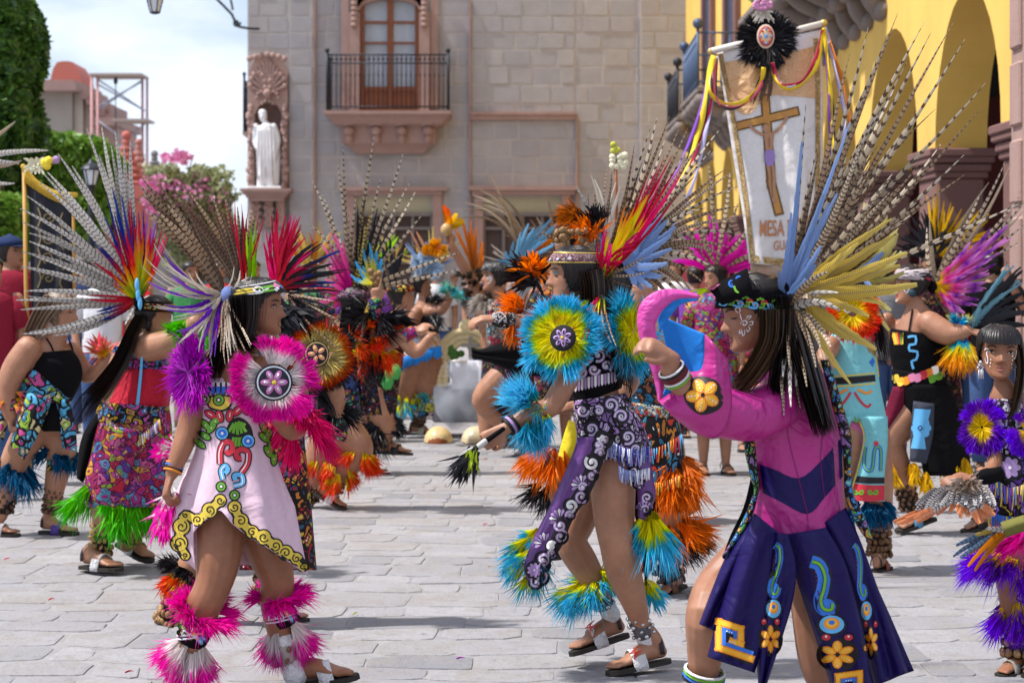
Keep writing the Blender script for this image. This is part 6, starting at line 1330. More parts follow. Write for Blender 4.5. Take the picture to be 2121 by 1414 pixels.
  y3 = y+205*sy; x2 = x0_+SH(y3)+6*sx; d.circ(g, x2, y3,34*sx, BK, .003,20,38*sy)
  for e in (-1,1): d.circ(g, x2+e*18*sx, y3-38*sy, 9*sx, BK, .0055,10,9*sy); d.circ(g, x2+e*18*sx, y3-38*sy, 7*sx, RE, .007,10,7*sy); d.circ(g, x2+e*18*sx, y3-40*sy, 2*sx, WH, .0085,6)
  for q in range(6):
   a = math.radians(90+q*60); px_, py_ = x2+16*sx*math.cos(a), y3-18*sy*math.sin(a)
   e_ = lambda m_, n_: [(px_+math.cos(a)*m_*sx*math.cos(t)-math.sin(a)*n_*sx*math.sin(t), py_-math.sin(a)*m_*sy*math.cos(t)-math.cos(a)*n_*sy*math.sin(t)) for t in np.linspace(0,2*math.pi, 13)[:-1]]
   d.blob(g, e_(13,8), OR, .0055,2); d.blob(g, e_(10,5.5), GO, .007,2)
   for w_ in (.7,1.1,1.45): d.circ(g, x2+15*w_*sx*math.cos(a), y3-17*w_*sy*math.sin(a),.8*w_, WH, .0085,5)
 flame(1611,1128,.76,.95,-.10); flame(1690,1162,1.3,.94,.19); flame(1772,1128,.56,.98,.14)
 greca(1760,1420,62,60,-8)
 f.part('painted_motif', g, PM, a4)
 # bracelets and anklet
 f.bracelet(f.p(1406,790,-.29), f.p(1389,762,-.31),.038,[PM[GR], PM[WH], plain('maroon_beads', (.14,.015,.02),.5), plain('maroon_beads', (.14,.015,.02)), PM[BK], PM[WH]])
 f.bracelet(f.p(1461,1385,.02), f.p(1456,1410,.03),.060,[PM[WH], PM[GR], PM[BL], PM[BK]], 'anklet')
 g = MB(); g.ellip(h.pt(math.radians(-96),-.13,.03),(.006,.006,.014),8); f.part('earring', g, plain('silver', (.6,.6,.6),.25,.8))
 # headdress
 hd = empty('headdress', (0,0,0)); hd.parent = f.root; B = (1626,636)
 g = MB(); g.ellip(f.p(1628,600,-.04),(.014,.02,.07),10); g.ellip(f.p(1630,640,-.04),(.012,.02,.04),10); f.part('headdress_base', g, blackc, hd)
 tips = [(1668,215,6),(1690,300,4),(1767,110,4),(1802,50,-4),(1838,58,0),(1862,15,4),(1905,22,8),(1928,48,12),(1979,40,8),(2000,76,10),(2035,157,14),(2038,215,16),(1878,120,-6),(1918,190,0),(1992,333,18),(2000,315,22),(2118,422,-10),(1935,212,-14),(1860,170,8),(1950,290,20),(1905,330,16),(1880,260,8),(1822,200,4)]
 feathers(hd, 'feather', D, B, tips, .023,[ph_pale, ph_pale, ph_brown], dzb=.02, dzt=.05, seed=24, taper=.75, seg=30)
 tb = [(1760,330,4),(1790,300,6),(1815,290,8),(1830,330,10),(1850,345,10),(1865,375,10),(1845,395,8),(1880,405,12),(1880,440,10),(1860,455,8),(1800,350,6),(1775,380,4),(1900,420,14),(1835,425,8),(1810,460,6),(1745,360,2)]
 rt = random.Random(77); tb += [(1690+rt.uniform(0,1)*200,300+rt.uniform(0,1)*190, rt.uniform(-4,12), rt.uniform(.8,1.25)) for _ in range(26)]
 feathers(hd, 'feather', D, B, tb, .028,[ph_brown, ph_tan, ph_brown, ph_dark, ph_pale], dzb=.01, dzt=.0, seed=25, taper=.7, seg=30)
 feathers(hd, 'feather', D, (1626,620),[(1660,292,4,.9),(1706,400,0),(1718,420,2),(1735,395,4),(1690,450,-2),(1748,290,4,.8),(1760,250,4,.6),(1640,440,-6),(1690,480,2,1.3),(1700,505,6,1.4),(1688,545,6,1.5),(1670,575,10,1.6),(1665,610,12,1.5),(1625,700,10,1.1),(1612,560,0)],.020,[f_blue], dzb=-.05, dzt=-.10, seed=26, taper=.3)
 feathers(hd, 'feather', D, (1640,610),[(1850,480,10,1.2),(1900,585,10,1.4),(1865,545,6,1.3),(1835,625,-24,1.3),(1815,718,14,1.3),(1765,788,14,1.1),(1758,700,12,1.2),(1855,590,0,1.3),(1800,650,-10,1.2),(1780,505,6,1.2),(1880,520,8,1.2),(1730,845,10,1.0),(1845,440,0,1),(1664,820,6,.8),(1742,640,-16,1.2)],.036,[f_gold], dzb=.0, dzt=-.05, seed=27, taper=.4)
 feathers(hd, 'feather', D, (1640,640),[(1620,860,12),(1640,842,8),(1658,845,6),(1720,715,-26,1.2),(1740,640,-30,1.2),(1716,562,-30,1.2),(1700,610,-20,1.2),(1622,780,6),(1672,800,-4),(1690,760,-14),(1650,800,0),(1634,760,4),(1700,720,-18),(1735,600,-26),(1618,822,8)],.021,[ph_tan, ph_white, ph_tan], dzb=-.08, dzt=-.20, seed=28, taper=.45)
girl_coat()
# ================================================================ DANCERS FURTHER BACK
E_multi = emb('aztec_pink', [(.50,.04,.14),(.40,.03,.22),(.10,.04,.26),(.62,.30,.04),(.08,.28,.42),(.25,.38,.04),(.52,.10,.26),(.45,.02,.05)],24,.055,(.10,.01,.05))
E_blue = emb('aztec_turquoise', [(.08,.38,.60),(.10,.42,.66),(.55,.08,.25),(.35,.55,.06),(.09,.38,.62),(.7,.6,.3)],16,.09)
E_fire = emb('aztec_fire', [(.62,.20,.03),(.50,.03,.03),(.62,.42,.05),(.04,.10,.16),(.35,.02,.05)],22,.12)
E_green = emb('aztec_green', [(.05,.22,.16),(.50,.12,.20),(.10,.35,.12),(.55,.35,.05),(.06,.10,.30),(.08,.25,.2)],18,.10)
E_dark = emb('aztec_dark', [(.10,.02,.06),(.25,.03,.08),(.03,.05,.16),(.35,.2,.04),(.03,.12,.10)],24,.14)
E_bead = emb('beaded_strips', [(.05,.22,.35),(.01,.01,.01),(.60,.22,.03),(.01,.01,.01),(.55,.05,.03),(.08,.25,.42)],26,.10, sq=(1,1,.45))
sequin = plain('red_sequin', (.45,.01,.03),.22,.55,.7,90,.5)
gold_cl = cloth('gold_cord', (.60,.38,.05),.5,.2); teal = cloth('turquoise_cotton', (.20,.52,.55),.8,.5,6)
def gloft(f, name, rows, mat, fold=.02, nf=7, seed=1, parent=None, n=40): g = MB(); g.grid(loft(rows, f.D, n, 4, fold, nf, seed), close=True); return f.part(name, g, mat, parent, .004)
def gpanel(f, name, L_, R_, mat, dz=-.1, bulge=.02, wave=.01, parent=None, nw=1): g = MB(); g.grid(panel(L_, R_, f.D+dz, 8,4, bulge, wave, nw)); return f.part(name, g, mat, parent, .004)
def gcuff(f, name, a, b, rpx, L, n, flare, mat, seed=1, **k): g = MB(); cuff(g, f.p(*a), f.p(*b), rpx*f.k, L, int(n*.5), flare, seed, k.pop('wd', .013), k.pop('droop', .2), **k); return f.part(name, g, mat)
def gdisc(f, name, c, nm, rpx, n, mat, seed=1, rin=.02): g = MB(); disc(g, f.p(*c), nm, rin, rpx*f.k, int(n*.5), seed, .013,.3); return f.part(name, g, mat)
def hdress(f, base, dz=0):
 e = empty('headdress', (0,0,0)); e.parent = f.root; g = MB(); g.ellip(f.p(base[0], base[1], dz),(.03,.03,.04),8); f.part('headdress_base', g, blackc, e); return e
def dancer_green():
 f = Fig('dancer from behind in red sequin corset with green plume hem and striped feather fan', 10.0,240); D = f.D
 h = f.head(322,657,0,92,70,5)
 f.limb([(262,930,0,62,48),(266,870,0,60,46),(272,800,0,58,42),(285,745,0,54,38),(298,712,0,40,30),(312,688,0,20)])
 f.limb([(300,722,-.08,30),(345,712,-.14,28),(385,690,-.18,22),(402,668,-.2,16)]); f.hand(f.p(402,664,-.2),(.6,0,.8),(0,-1,0),.16,40)
 f.limb([(335,735,.12,20),(360,770,.15,16),(385,740,.15,13)])
 f.limb([(230,940,0,40),(222,1030,0,34),(214,1090,0,24),(205,1140,.02,15)]); f.limb([(292,940,.08,38),(290,1030,.08,32),(282,1085,.1,22),(262,1128,.12,15)])
 f.foot(P(172,1176,10.0), P(246,1182,9.85), f.p(203,1142,.0)); f.foot(P(246,1128,10.25), P(310,1164,10.1), f.p(262,1122,.16), sole=(.03,.03,.03))
 f.body(.009); hair_cap(h, f.root, HAIR, front=.3, low=-.3, back_a=70, n=160, seed=3, lw=.016)
 g = MB(); strands(g, [(292,655,-.08),(275,690,-.14),(250,750,-.18),(215,800,-.2),(182,840,-.2),(160,884,-.2)], D, 12,26,170,2.6,6); f.part('ponytail', g, HAIR)
 gloft(f, 'corset', [(726,238,335,42,0,6),(760,230,348,50),(800,224,354,54),(850,208,348,58)], sequin, .03,5,4)
 gloft(f, 'corset_trim', [(722,236,338,45,0,6),(745,232,345,50),(764,228,350,53)], emb('pink_black_trim', [(.5,.05,.25),(.01,.01,.01),(.4,.03,.2),(.05,.2,.5)],30,.1),.01)
 gpanel(f, 'blue_zip', [(292,728),(288,780),(280,850)],[(297,728),(294,780),(287,850)], PM[LB],-.14,.0,0)
 sk = gloft(f, 'skirt', [(842,205,350,62),(880,196,356,70),(940,184,358,76),(1000,174,356,80),(1050,176,352,82)], E_multi, .07,6,5)
 gloft(f, 'hip_band', [(838,204,350,64,0,6),(858,200,353,68,0,6),(878,196,356,73,0,6)], emb('hip_band', [(.6,.35,.03),(.08,.25,.5),(.5,.08,.3),(.4,.04,.2)],26,.1),.01)
 hanging(f, 'bead_fringe', [(222,868),(280,905),(330,870)],34,16,-.21,[PM[LI], PM[YE], PM[WH]],4,3)
 gpanel(f, 'tongue_panel', [(212,880),(190,940),(178,990),(196,1040)],[(290,890),(278,950),(262,1010),(240,1052)], E_multi, -.24,.02,.01)
 gpanel(f, 'side_cloth', [(205,850),(172,900),(160,960),(160,990)],[(225,860),(200,900),(186,960),(172,1000)], blackc, -.05)
 gcuff(f, 'plume_hem', (252,1000,0),(246,1032,0),66,.17,1500,42, p_green, 4, tilt=(-.2,0,-.2))
 f.rattle(f.p(215,1082), f.p(207,1150),.05,60,.013, 'nut_tan', seed=3); f.rattle(f.p(280,1076,.1), f.p(266,1120,.12),.048,40,.013, 'nut_tan', seed=4)
 gcuff(f, 'wrist_plume', (372,698,-.17),(392,680,-.19),14,.11,700,70, p_green, 5)
 hb = f.headband(.14,.36, blackc, .02,.07); f.headband(.18,.31, emb('band_gold', [(.5,.08,.03),(.55,.35,.04),(.05,.2,.1)],60,.1),.02,.085, 'trim', hb)
 g = MB(); g.ellip(h.pt(math.radians(88),-.16,.06),(.012,.008,.02),8); f.part('earring', g, plain('black_disc', (.02,.02,.02),.3))
 hd = hdress(f, (288,625),-.08)
 g = MB(); [g.ellip(f.p(x, y, -.13),(.012,.006,.035),8) for x, y in ((284,590),(286,610),(290,628))]; f.part('blue_plaque', g, PM[LB], hd)
 feathers(hd, 'feather', D, (284,618),[(178,262,12),(208,262,8),(240,268,-6),(255,300,-4),(270,290,-6),(200,318,10),(120,318,20),(98,352,22),(84,372,22),(92,350,8),(52,405,24),(44,415,16),(47,448,14),(62,470,22),(45,505,8),(56,520,14),(44,540,2),(60,492,18),(150,340,16),(230,300,2)],.041, ph_white, dzb=.0, dzt=.02, seed=41, taper=.6)
 feathers(hd, 'feather', D, (282,622),[(52,588,-4,.8),(50,606,-14,.8),(33,611,-6,.7),(42,627,-16,.9),(46,683,-40,.9),(60,680,-34,.9),(110,686,-34,.8),(260,672,0,.7)],.045, ph_white, dzb=-.04, dzt=-.12, seed=42, taper=.6)
 feathers(hd, 'feather', D, (286,620),[(232,390,0),(252,400,0),(268,410,0),(240,440,0),(215,445,6),(225,470,8),(190,500,10),(208,510,8),(195,540,6),(276,440,0),(290,440,0),(180,620,-6),(200,640,-8),(215,660,-12)],.030,[f_navyred, f_navyred, f_red], dzb=-.05, dzt=-.10, seed=43, taper=.5)
 feathers(hd, 'feather', D, (288,615),[(278,470,0),(290,455,0),(300,462,2),(312,470,4),(320,490,6),(262,490,-4),(248,520,-6),(240,545,-6),(232,570,-8),(330,520,8),(240,590,-4),(270,510,0)],.026,[f_rain], dzb=-.08, dzt=-.14, seed=44, taper=.45)
 feathers(hd, 'feather', D, (296,610),[(325,440,4),(338,455,6),(305,430,0),(345,480,8)],.022,[f_purple, f_pinkred], dzt=.02, seed=45)
dancer_green()
def woman_tank():
 f = Fig('woman in black tank top with turquoise hip panels at the far left', 11.4,90); D = f.D
 h = f.head(128,645,0,86,78,8)
 f.limb([(92,870,0,56,44),(96,820,0,50,40),(104,765,0,52,40),(106,725,0,46,34),(116,700,0,24),(124,682,0,20)])
 f.limb([(60,722,-.10,28),(30,765,-.12,27),(14,815,-.14,21),(22,862,-.16,14)]); f.hand(f.p(22,862,-.16),(.1,-.2,-1),(-1,0,0),.17,55)
 f.limb([(148,728,.10,22),(182,778,.10,18),(212,752,.06,13)]); f.hand(f.p(212,752,.06),(.7,0,.6),(0,-1,0),.15,40)
 f.limb([(78,880,0,40),(42,930,-.02,32),(20,985,0,26),(6,1060,0,14)]); f.limb([(112,880,.04,40),(128,930,.04,32),(118,985,.05,25),(104,1060,.06,15)])
 f.foot(f.p(-40,1108,.0), f.p(38,1110,-.04), f.p(4,1070)); f.foot(f.p(84,1103,.08), f.p(158,1107,.0), f.p(102,1066,.06), strap='purple')
 f.body(.010); h.face(f.root, lips=(.45,.05,.07)); hair_cap(h, f.root, HAIRL, front=.3, low=-.3, back_a=72, n=160, seed=5, lw=.018)
 g = MB(); strands(g, [(112,620,-.05),(88,650,-.08),(68,690,-.08),(58,708,-.08)], D, 22,16,150,3,7); f.part('long_hair', g, HAIRL)
 gloft(f, 'tank_top', [(728,62,150,38,0,-4),(755,50,168,48),(790,54,168,46),(830,56,148,44)], blackc, .01)
 for pts in ([(96,700),(106,716),(112,732)],[(142,700),(148,716),(152,732)]): g = MB(); Decal([f.bo], D-.1).stroke(g, pts, 3.5,0,.006); f.part('shoulder_strap', g, blackc)
 gloft(f, 'shorts', [(820,50,140,46),(860,48,145,54),(893,80,142,50)], blackc, .01)
 gloft(f, 'hip_sash', [(768,34,90,40,0,-14),(800,30,128,52,0,-18),(838,24,150,60,0,-14)], E_blue, .03)
 gpanel(f, 'front_panel', [(58,812),(40,862),(22,922)],[(108,826),(86,884),(50,953)], E_blue, -.20); gpanel(f, 'side_panel', [(112,828),(124,888),(130,928)],[(142,826),(156,880),(160,936)], E_blue, -.12)
 gpanel(f, 'left_panel', [(0,835),(-6,870),(-4,900)],[(34,820),(18,870),(6,915)], E_blue, -.10)
 gcuff(f, 'knee_plume', (38,950,0),(28,975,0),22,.14,700,50, p_navy, 3); gcuff(f, 'knee_plume', (130,925,.04),(124,945,.04),22,.12,600,60, p_navy, 4)
 gloft(f, 'knee_band', [(952,98,152,26),(975,98,146,26)], E_green, 0)
 f.rattle(f.p(112,1010,.05), f.p(104,1062,.06),.045,54,.012, 'dark_pod', seed=5); f.rattle(f.p(16,1010,0), f.p(8,1062,.0),.045,30,.012, 'dark_pod', seed=6)
 gcuff(f, 'wrist_plume', (18,812,-.14),(20,840,-.15),16,.08,260,60, plume_mat('plume_orange_pink', [(0,(.85,.5,.05)),(1,(.88,.15,.3))]),6)
 gloft(f, 'wristband', [(826,2,34,12,-.15),(850,6,36,12,-.16)], E_green, 0)
 g = MB(); tuft(g, f.p(214,735,.04),(-.2,-.3,.9),.16,70,.5,8,.014); f.part('wrist_plume', g, plume_mat('plume_orange_pink', [(0,(.85,.5,.05)),(1,(.88,.15,.3))]))
woman_tank()
def dancer_fire():
 f = Fig('dancer half hidden behind the girl in pink, with yellow and orange plume disc', 8.45,570); D = f.D
 h = f.head(548,644,.03,92,84,3)
 f.limb([(566,1020,0,54,42),(570,940,0,52,42),(578,860,0,46,38),(590,780,0,48,38),(596,735,0,42,32),(594,705,0,20),(590,680,0,19)])
 f.limb([(640,745,-.05,20),(690,800,-.04,20),(700,850,.0,16)])
 f.limb([(545,1020,.02,44),(470,1110,.0,40),(400,1165,.0,30),(372,1230,.0,24),(350,1290,.02,15)]); f.limb([(585,1020,.08,44),(572,1110,.08,38),(556,1180,.10,28),(560,1240,.12,15)])
 f.foot(f.p(328,1336,.03), f.p(400,1346,-.02), f.p(348,1292,.02), strap='brown'); f.foot(f.p(552,1282,.14), f.p(636,1286,.08), f.p(562,1246,.12), strap='black')
 f.body(.008); hair_cap(h, f.root, HAIR, n=120, seed=5, lw=.016)
 gloft(f, 'dress', [(748,556,636,36),(800,548,640,44),(900,535,630,48),(1000,510,640,60),(1120,500,650,70),(1180,495,655,72)], E_fire, .05,7)
 f.headband(.12,.34, emb('pinkband', [(.5,.15,.3),(.05,.05,.05),(.4,.3,.35)],60),.03,.08)
 gdisc(f, 'shoulder_plume', (664,736,-.12),(.25,-1,.12),74,1900, p_fire, 6,.035)
 medallion(f, 656,733,26,27,-.185, plain('salmon_felt', (.75,.33,.20),.8), plain('gold_felt', (.6,.42,.14),.8), PM[BK],(.2,-1,.1),5)
 g = MB(); tuft(g, f.p(655,800,-.05),(.2,0,-1),.14,90,.35,4,.016); f.part('arm_plume', g, p_black)
 gcuff(f, 'elbow_plume', (690,840,.0),(696,862,.0),16,.09,300,60, p_black, 6)
 gcuff(f, 'knee_plume', (398,1178,.0),(390,1192,.0),28,.09,520,80, p_black, 7, tilt=(-.4,0,.2)); gcuff(f, 'knee_plume', (395,1186,.0),(380,1215,.0),28,.07,520,30, p_redyel, 8)
 gloft(f, 'knee_band', [(1205,352,412,26),(1235,348,400,26)], E_fire, 0)
 f.rattle(f.p(368,1236), f.p(352,1292,.02),.052,54,.016, 'nut_tan', seed=8); f.rattle(f.p(556,1186,.1), f.p(560,1246,.12),.052,54,.015, 'nut_tan', seed=9)
 g = MB(); tuft(g, f.p(596,655,-.06),(1,-.1,-.45),.13,260,.5,5,.014, r0=.022); f.part('neck_plume', g, p_black)
 hd = hdress(f, (500,610)); B = (500,606)
 feathers(hd, 'feather', D, B, [(352,395,18),(372,402,16),(395,392,12),(392,425,14),(420,388,8),(434,400,6),(446,412,4),(458,422,4),(466,398,2),(476,432,2),(486,442,0),(494,428,0),(503,440,0),(512,452,-2),(522,430,-4),(405,455,12),(430,465,8),(530,440,-6),(540,470,-8),(518,480,-2),(380,470,18),(450,470,4),(470,460,2)],.040,[ph_dark, ph_dark, ph_brown], dzt=.03, seed=51, taper=.7)
 feathers(hd, 'feather', D, (520,600),[(518,468,0),(530,478,2),(508,480,0)],.03,[plume_mat('lime_feather', [(0,(.3,.6,.05)),(1,(.4,.75,.08))])], dzt=-.03, seed=52)
 feathers(hd, 'feather', D, (508,600),[(470,420,4),(486,415,0),(503,425,0),(540,440,-4),(548,455,-6)],.014,[f_red], dzt=-.03, seed=152)
 hq = (572,598)
 feathers(hd, 'feather', D, hq, [(574,432,-6),(592,446,-8),(604,440,-4),(586,470,-8),(614,452,-8),(560,480,-4),(570,455,0),(622,470,-10),(548,500,-6),(632,492,-10),(598,480,-4),(640,520,-14),(630,550,-10),(610,500,-4),(580,500,0),(600,460,-6),(560,520,0),(555,540,0)],.028,[f_red, f_red, f_pinkred], dzb=-.05, dzt=-.06, seed=53, taper=.4)
 feathers(hd, 'feather', D, hq, [(648,505,-16),(668,498,-12),(705,512,-14),(672,530,-10),(690,545,-10),(650,566,-6),(712,560,-8),(660,590,-6),(695,585,-6),(620,480,-10),(636,600,-6)],.026,[f_black, f_black, f_navyred], dzb=-.04, dzt=-.05, seed=54, taper=.4)
 feathers(hd, 'feather', D, (600,610),[(720,600,-6),(690,625,-4),(700,640,0),(690,655,4),(640,690,10),(660,720,16),(690,780,20),(700,720,16),(675,690,8)],.016,[f_black, ph_brown], dzb=-.05, dzt=-.16, seed=55, taper=.5)
dancer_fire()
def dancer_star():
 f = Fig('dancer with raised pointing hand and a star of banded feathers over pink plumes', 12.7,705); D = f.D
 h = f.head(736,628,0,74,80,0)
 f.limb([(694,890,0,46,36),(700,840,0,42,34),(708,780,0,40,32),(720,725,0,42,32),(728,692,0,34,26),(733,665,0,15)])
 f.limb([(745,705,-.10,20),(785,715,-.15,19),(830,700,-.2,14),(858,686,-.22,11)]); f.hand(f.p(858,686,-.22),(.85,0,.5),(0,-.4,.9),.16,28)
 f.limb([(745,700,.02,20),(762,700,-.1,18),(772,650,-.2,14),(778,628,-.24,12)]); f.hand(f.p(778,626,-.24),(.0,-.2,1),(-.3,-.9,.0),.17,75, point=True)
 f.limb([(704,885,-.02,40),(738,915,-.04,32),(745,940,-.03,26),(715,975,0,21),(690,1010,.02,13)]); f.limb([(680,890,.06,38),(662,950,.06,30),(655,990,.08,20),(640,1040,.1,13)])
 f.foot(f.p(652,1024,.03), f.p(714,1056,-.03), f.p(688,1008,.02)); f.foot(f.p(615,1072,.12), f.p(672,1080,.06), f.p(640,1040,.1))
 f.body(.011); hair_cap(h, f.root, HAIR, n=100, seed=8, lw=.02)
 g = MB(); strands(g, [(720,640,-.1),(712,700,-.14),(705,740,-.14)], D, 12,10,70,2.6,6); f.part('long_hair', g, HAIR)
 gloft(f, 'dress', [(712,682,752,32),(760,675,750,36),(820,664,745,40),(880,652,742,44),(905,650,730,46)], E_green, .03); gpanel(f, 'bird_panel', [(690,820),(672,860),(660,905)],[(740,830),(726,870),(716,915)], E_green, -.20)
 gpanel(f, 'side_panel', [(735,740),(742,790),(748,850)],[(775,740),(780,790),(792,860)], E_dark, -.05)
 f.headband(.14,.36, emb('pinkband', [(.5,.15,.3),(.05,.05,.05),(.4,.3,.35)],60),.0,.08)
 gcuff(f, 'arm_plume', (770,705,-.15),(800,712,-.17),18,.12,700,45, p_redyel, 7); gcuff(f, 'arm_plume', (715,700,-.16),(750,705,-.17),22,.14,700,50, p_redyel, 17, c0=0, c1=1)
 gcuff(f, 'arm_plume', (768,680,-.15),(774,640,-.22),16,.15,900,78, p_black, 9, tilt=(-.2,0,0)); g = MB(); tuft(g, f.p(800,665,-.1),(1,-.2,.2),.2,60,.3,9,.02); f.part('arm_plume', g, p_black)
 gcuff(f, 'arm_plume', (790,720,-.14),(760,735,-.14),18,.12,500,60, p_black, 19, droop=.6)
 g = MB(); g.sweep([(f.p(772,652,-.2),.055,.055),(f.p(778,628,-.24),.045,.045)],12); f.part('wristband', g, E_green); g = MB(); g.sweep([(f.p(838,696,-.2),.045,.045),(f.p(854,688,-.22),.040,.040)],12); f.part('wristband', g, E_multi)
 gcuff(f, 'knee_plume', (748,922,-.03),(742,940,-.02),24,.12,700,60, p_redyel, 11, tilt=(-.1,0,-.5)); gcuff(f, 'knee_plume', (664,940,.06),(658,965,.06),24,.12,700,60, p_redyel, 12, tilt=(-.2,0,-.5)); gcuff(f, 'knee_plume', (704,955,-.06),(696,985,-.03),24,.10,500,50, p_redyel, 13, tilt=(0,0,-.6))
 f.rattle(f.p(702,982,.01), f.p(690,1018,.02),.05,50,.012, 'dark_pod', seed=11); f.rattle(f.p(652,1000,.08), f.p(642,1036,.1),.05,40,.012, 'dark_pod', seed=12)
 hd = hdress(f, (725,612)); B = (724,606)
 feathers(hd, 'feather', D, B, [(648,368,14),(602,586,12),(612,632,-14),(640,530,10),(660,700,-20),(710,290,-4),(700,330,6),(776,268,4),(770,330,0),(835,312,14),(850,372,12),(860,394,14),(876,432,16),(668,400,10),(790,360,4),(850,470,12),(950,512,6),(955,552,10),(838,520,6),(640,460,30),(720,440,0),(735,400,0),(700,480,2)],.034,[ph_pale], dzt=.03, seed=61, taper=.75)
 feathers(hd, 'feather', D, B, [(682,505,4),(694,482,4),(680,540,6),(665,505,8),(660,600,-6),(655,625,-8),(700,560,4),(690,520,4),(672,575,0),(710,500,2),(684,640,-12)],.038,[plume_mat('hot_pink_feather', [(0,(.75,.04,.30)),(1,(.88,.22,.45))])], dzb=-.03, dzt=-.05, seed=62, taper=.35)
 feathers(hd, 'feather', D, (735,600),[(742,430,0),(755,415,2),(768,425,4),(782,430,6),(796,450,8),(760,470,2),(800,480,10),(745,470,0),(778,500,6),(735,720,4),(725,740,0),(715,720,-4)],.034,[f_black, f_black, barred('guinea_yellow', [(0,(.5,.35,.03)),(1,(.6,.42,.05))],(.02,.015,.01),40,.5)], dzb=-.04, dzt=-.06, seed=63, taper=.5)
 feathers(hd, 'feather', D, (772,588),[(736,540,-4),(752,515,-4),(765,512,0),(790,535,8),(792,555,10),(745,560,-8),(740,575,-10),(780,520,4)],.04,[plume_mat('blue_gold_feather', [(0,(.85,.75,.08)),(.5,(.7,.7,.2)),(.7,(.1,.4,.7)),(1,(.15,.45,.8))])], dzb=-.12, dzt=-.13, seed=64, taper=.3)
 g = MB(); [g.ball(f.p(x, y, -.18),.022,8) for x, y in ((768,562),(776,570),(786,566),(784,578),(772,576),(778,586))]; f.part('nut_rattle', g, plain('nut_tan', (.30,.17,.07),.4))
dancer_star()
def dancer_black():
 f = Fig('dancer in dark embroidered trousers with black feather shins and black platform sandals', 15.0,780); D = f.D
 h = f.head(832,612,0,60,88,0)
 f.limb([(786,800,0,38,30),(792,750,0,36,28),(806,700,0,36,28),(818,668,0,28,22),(828,645,0,12)])
 f.limb([(830,690,-.1,15),(860,730,-.1,14),(890,700,-.1,10)])
 f.limb([(776,810,-.02,36),(790,860,-.03,28),(800,890,-.02,22),(792,920,.0,13)]); f.limb([(768,810,.04,36),(766,880,.04,28),(760,930,.05,20),(756,960,.06,13)])
 f.foot(f.p(784,938,.02), f.p(852,942,-.02), f.p(790,915,.0), strap='black', sole=(.01,.01,.01)); f.foot(f.p(742,984,.06), f.p(804,982,.0), f.p(756,958,.06), strap='black')
 f.body(.012); hair_cap(h, f.root, HAIR, n=80, seed=8, lw=.02)
 gloft(f, 'coat', [(690,778,840,26),(750,758,834,32),(800,745,826,36),(860,732,820,36)], E_dark, .04); gloft(f, 'trousers', [(830,745,820,34),(900,762,822,26)], E_dark, .03)
 gcuff(f, 'shin_plume', (768,870,.03),(764,910,.03),22,.13,700,50, p_black, 5, droop=.4); gcuff(f, 'shin_plume', (796,860,-.03),(796,890,-.02),22,.10,600,60, p_black, 6)
 for k, (x, y) in enumerate(((786,768),(800,775),(818,770),(802,790))): g = MB(); g.ellip(f.p(x, y, -.16),(.05,.04,.06),8); [g.ellip(f.p(x+8*math.cos(q), y+10*math.sin(q),-.17),(.02,.02,.03),6) for q in range(5)]; f.part('green_plush', g, plain('green_plush', (.08,.42,.10),.95,0,.3,60,.6))
 f.headband(.14,.36, E_fire, 0,.08); hd = hdress(f, (815,590)); feathers(hd, 'feather', D, (815,592), fan_tips((815,592),70,200,12,60,110,3),.05,[f_black, ph_dark, f_black], dzt=.05, seed=71, taper=.4)
 f.rattle(f.p(800,895,-.02), f.p(794,925,0),.05,24,.015, 'seed_pod_brown', seed=3)
dancer_black()
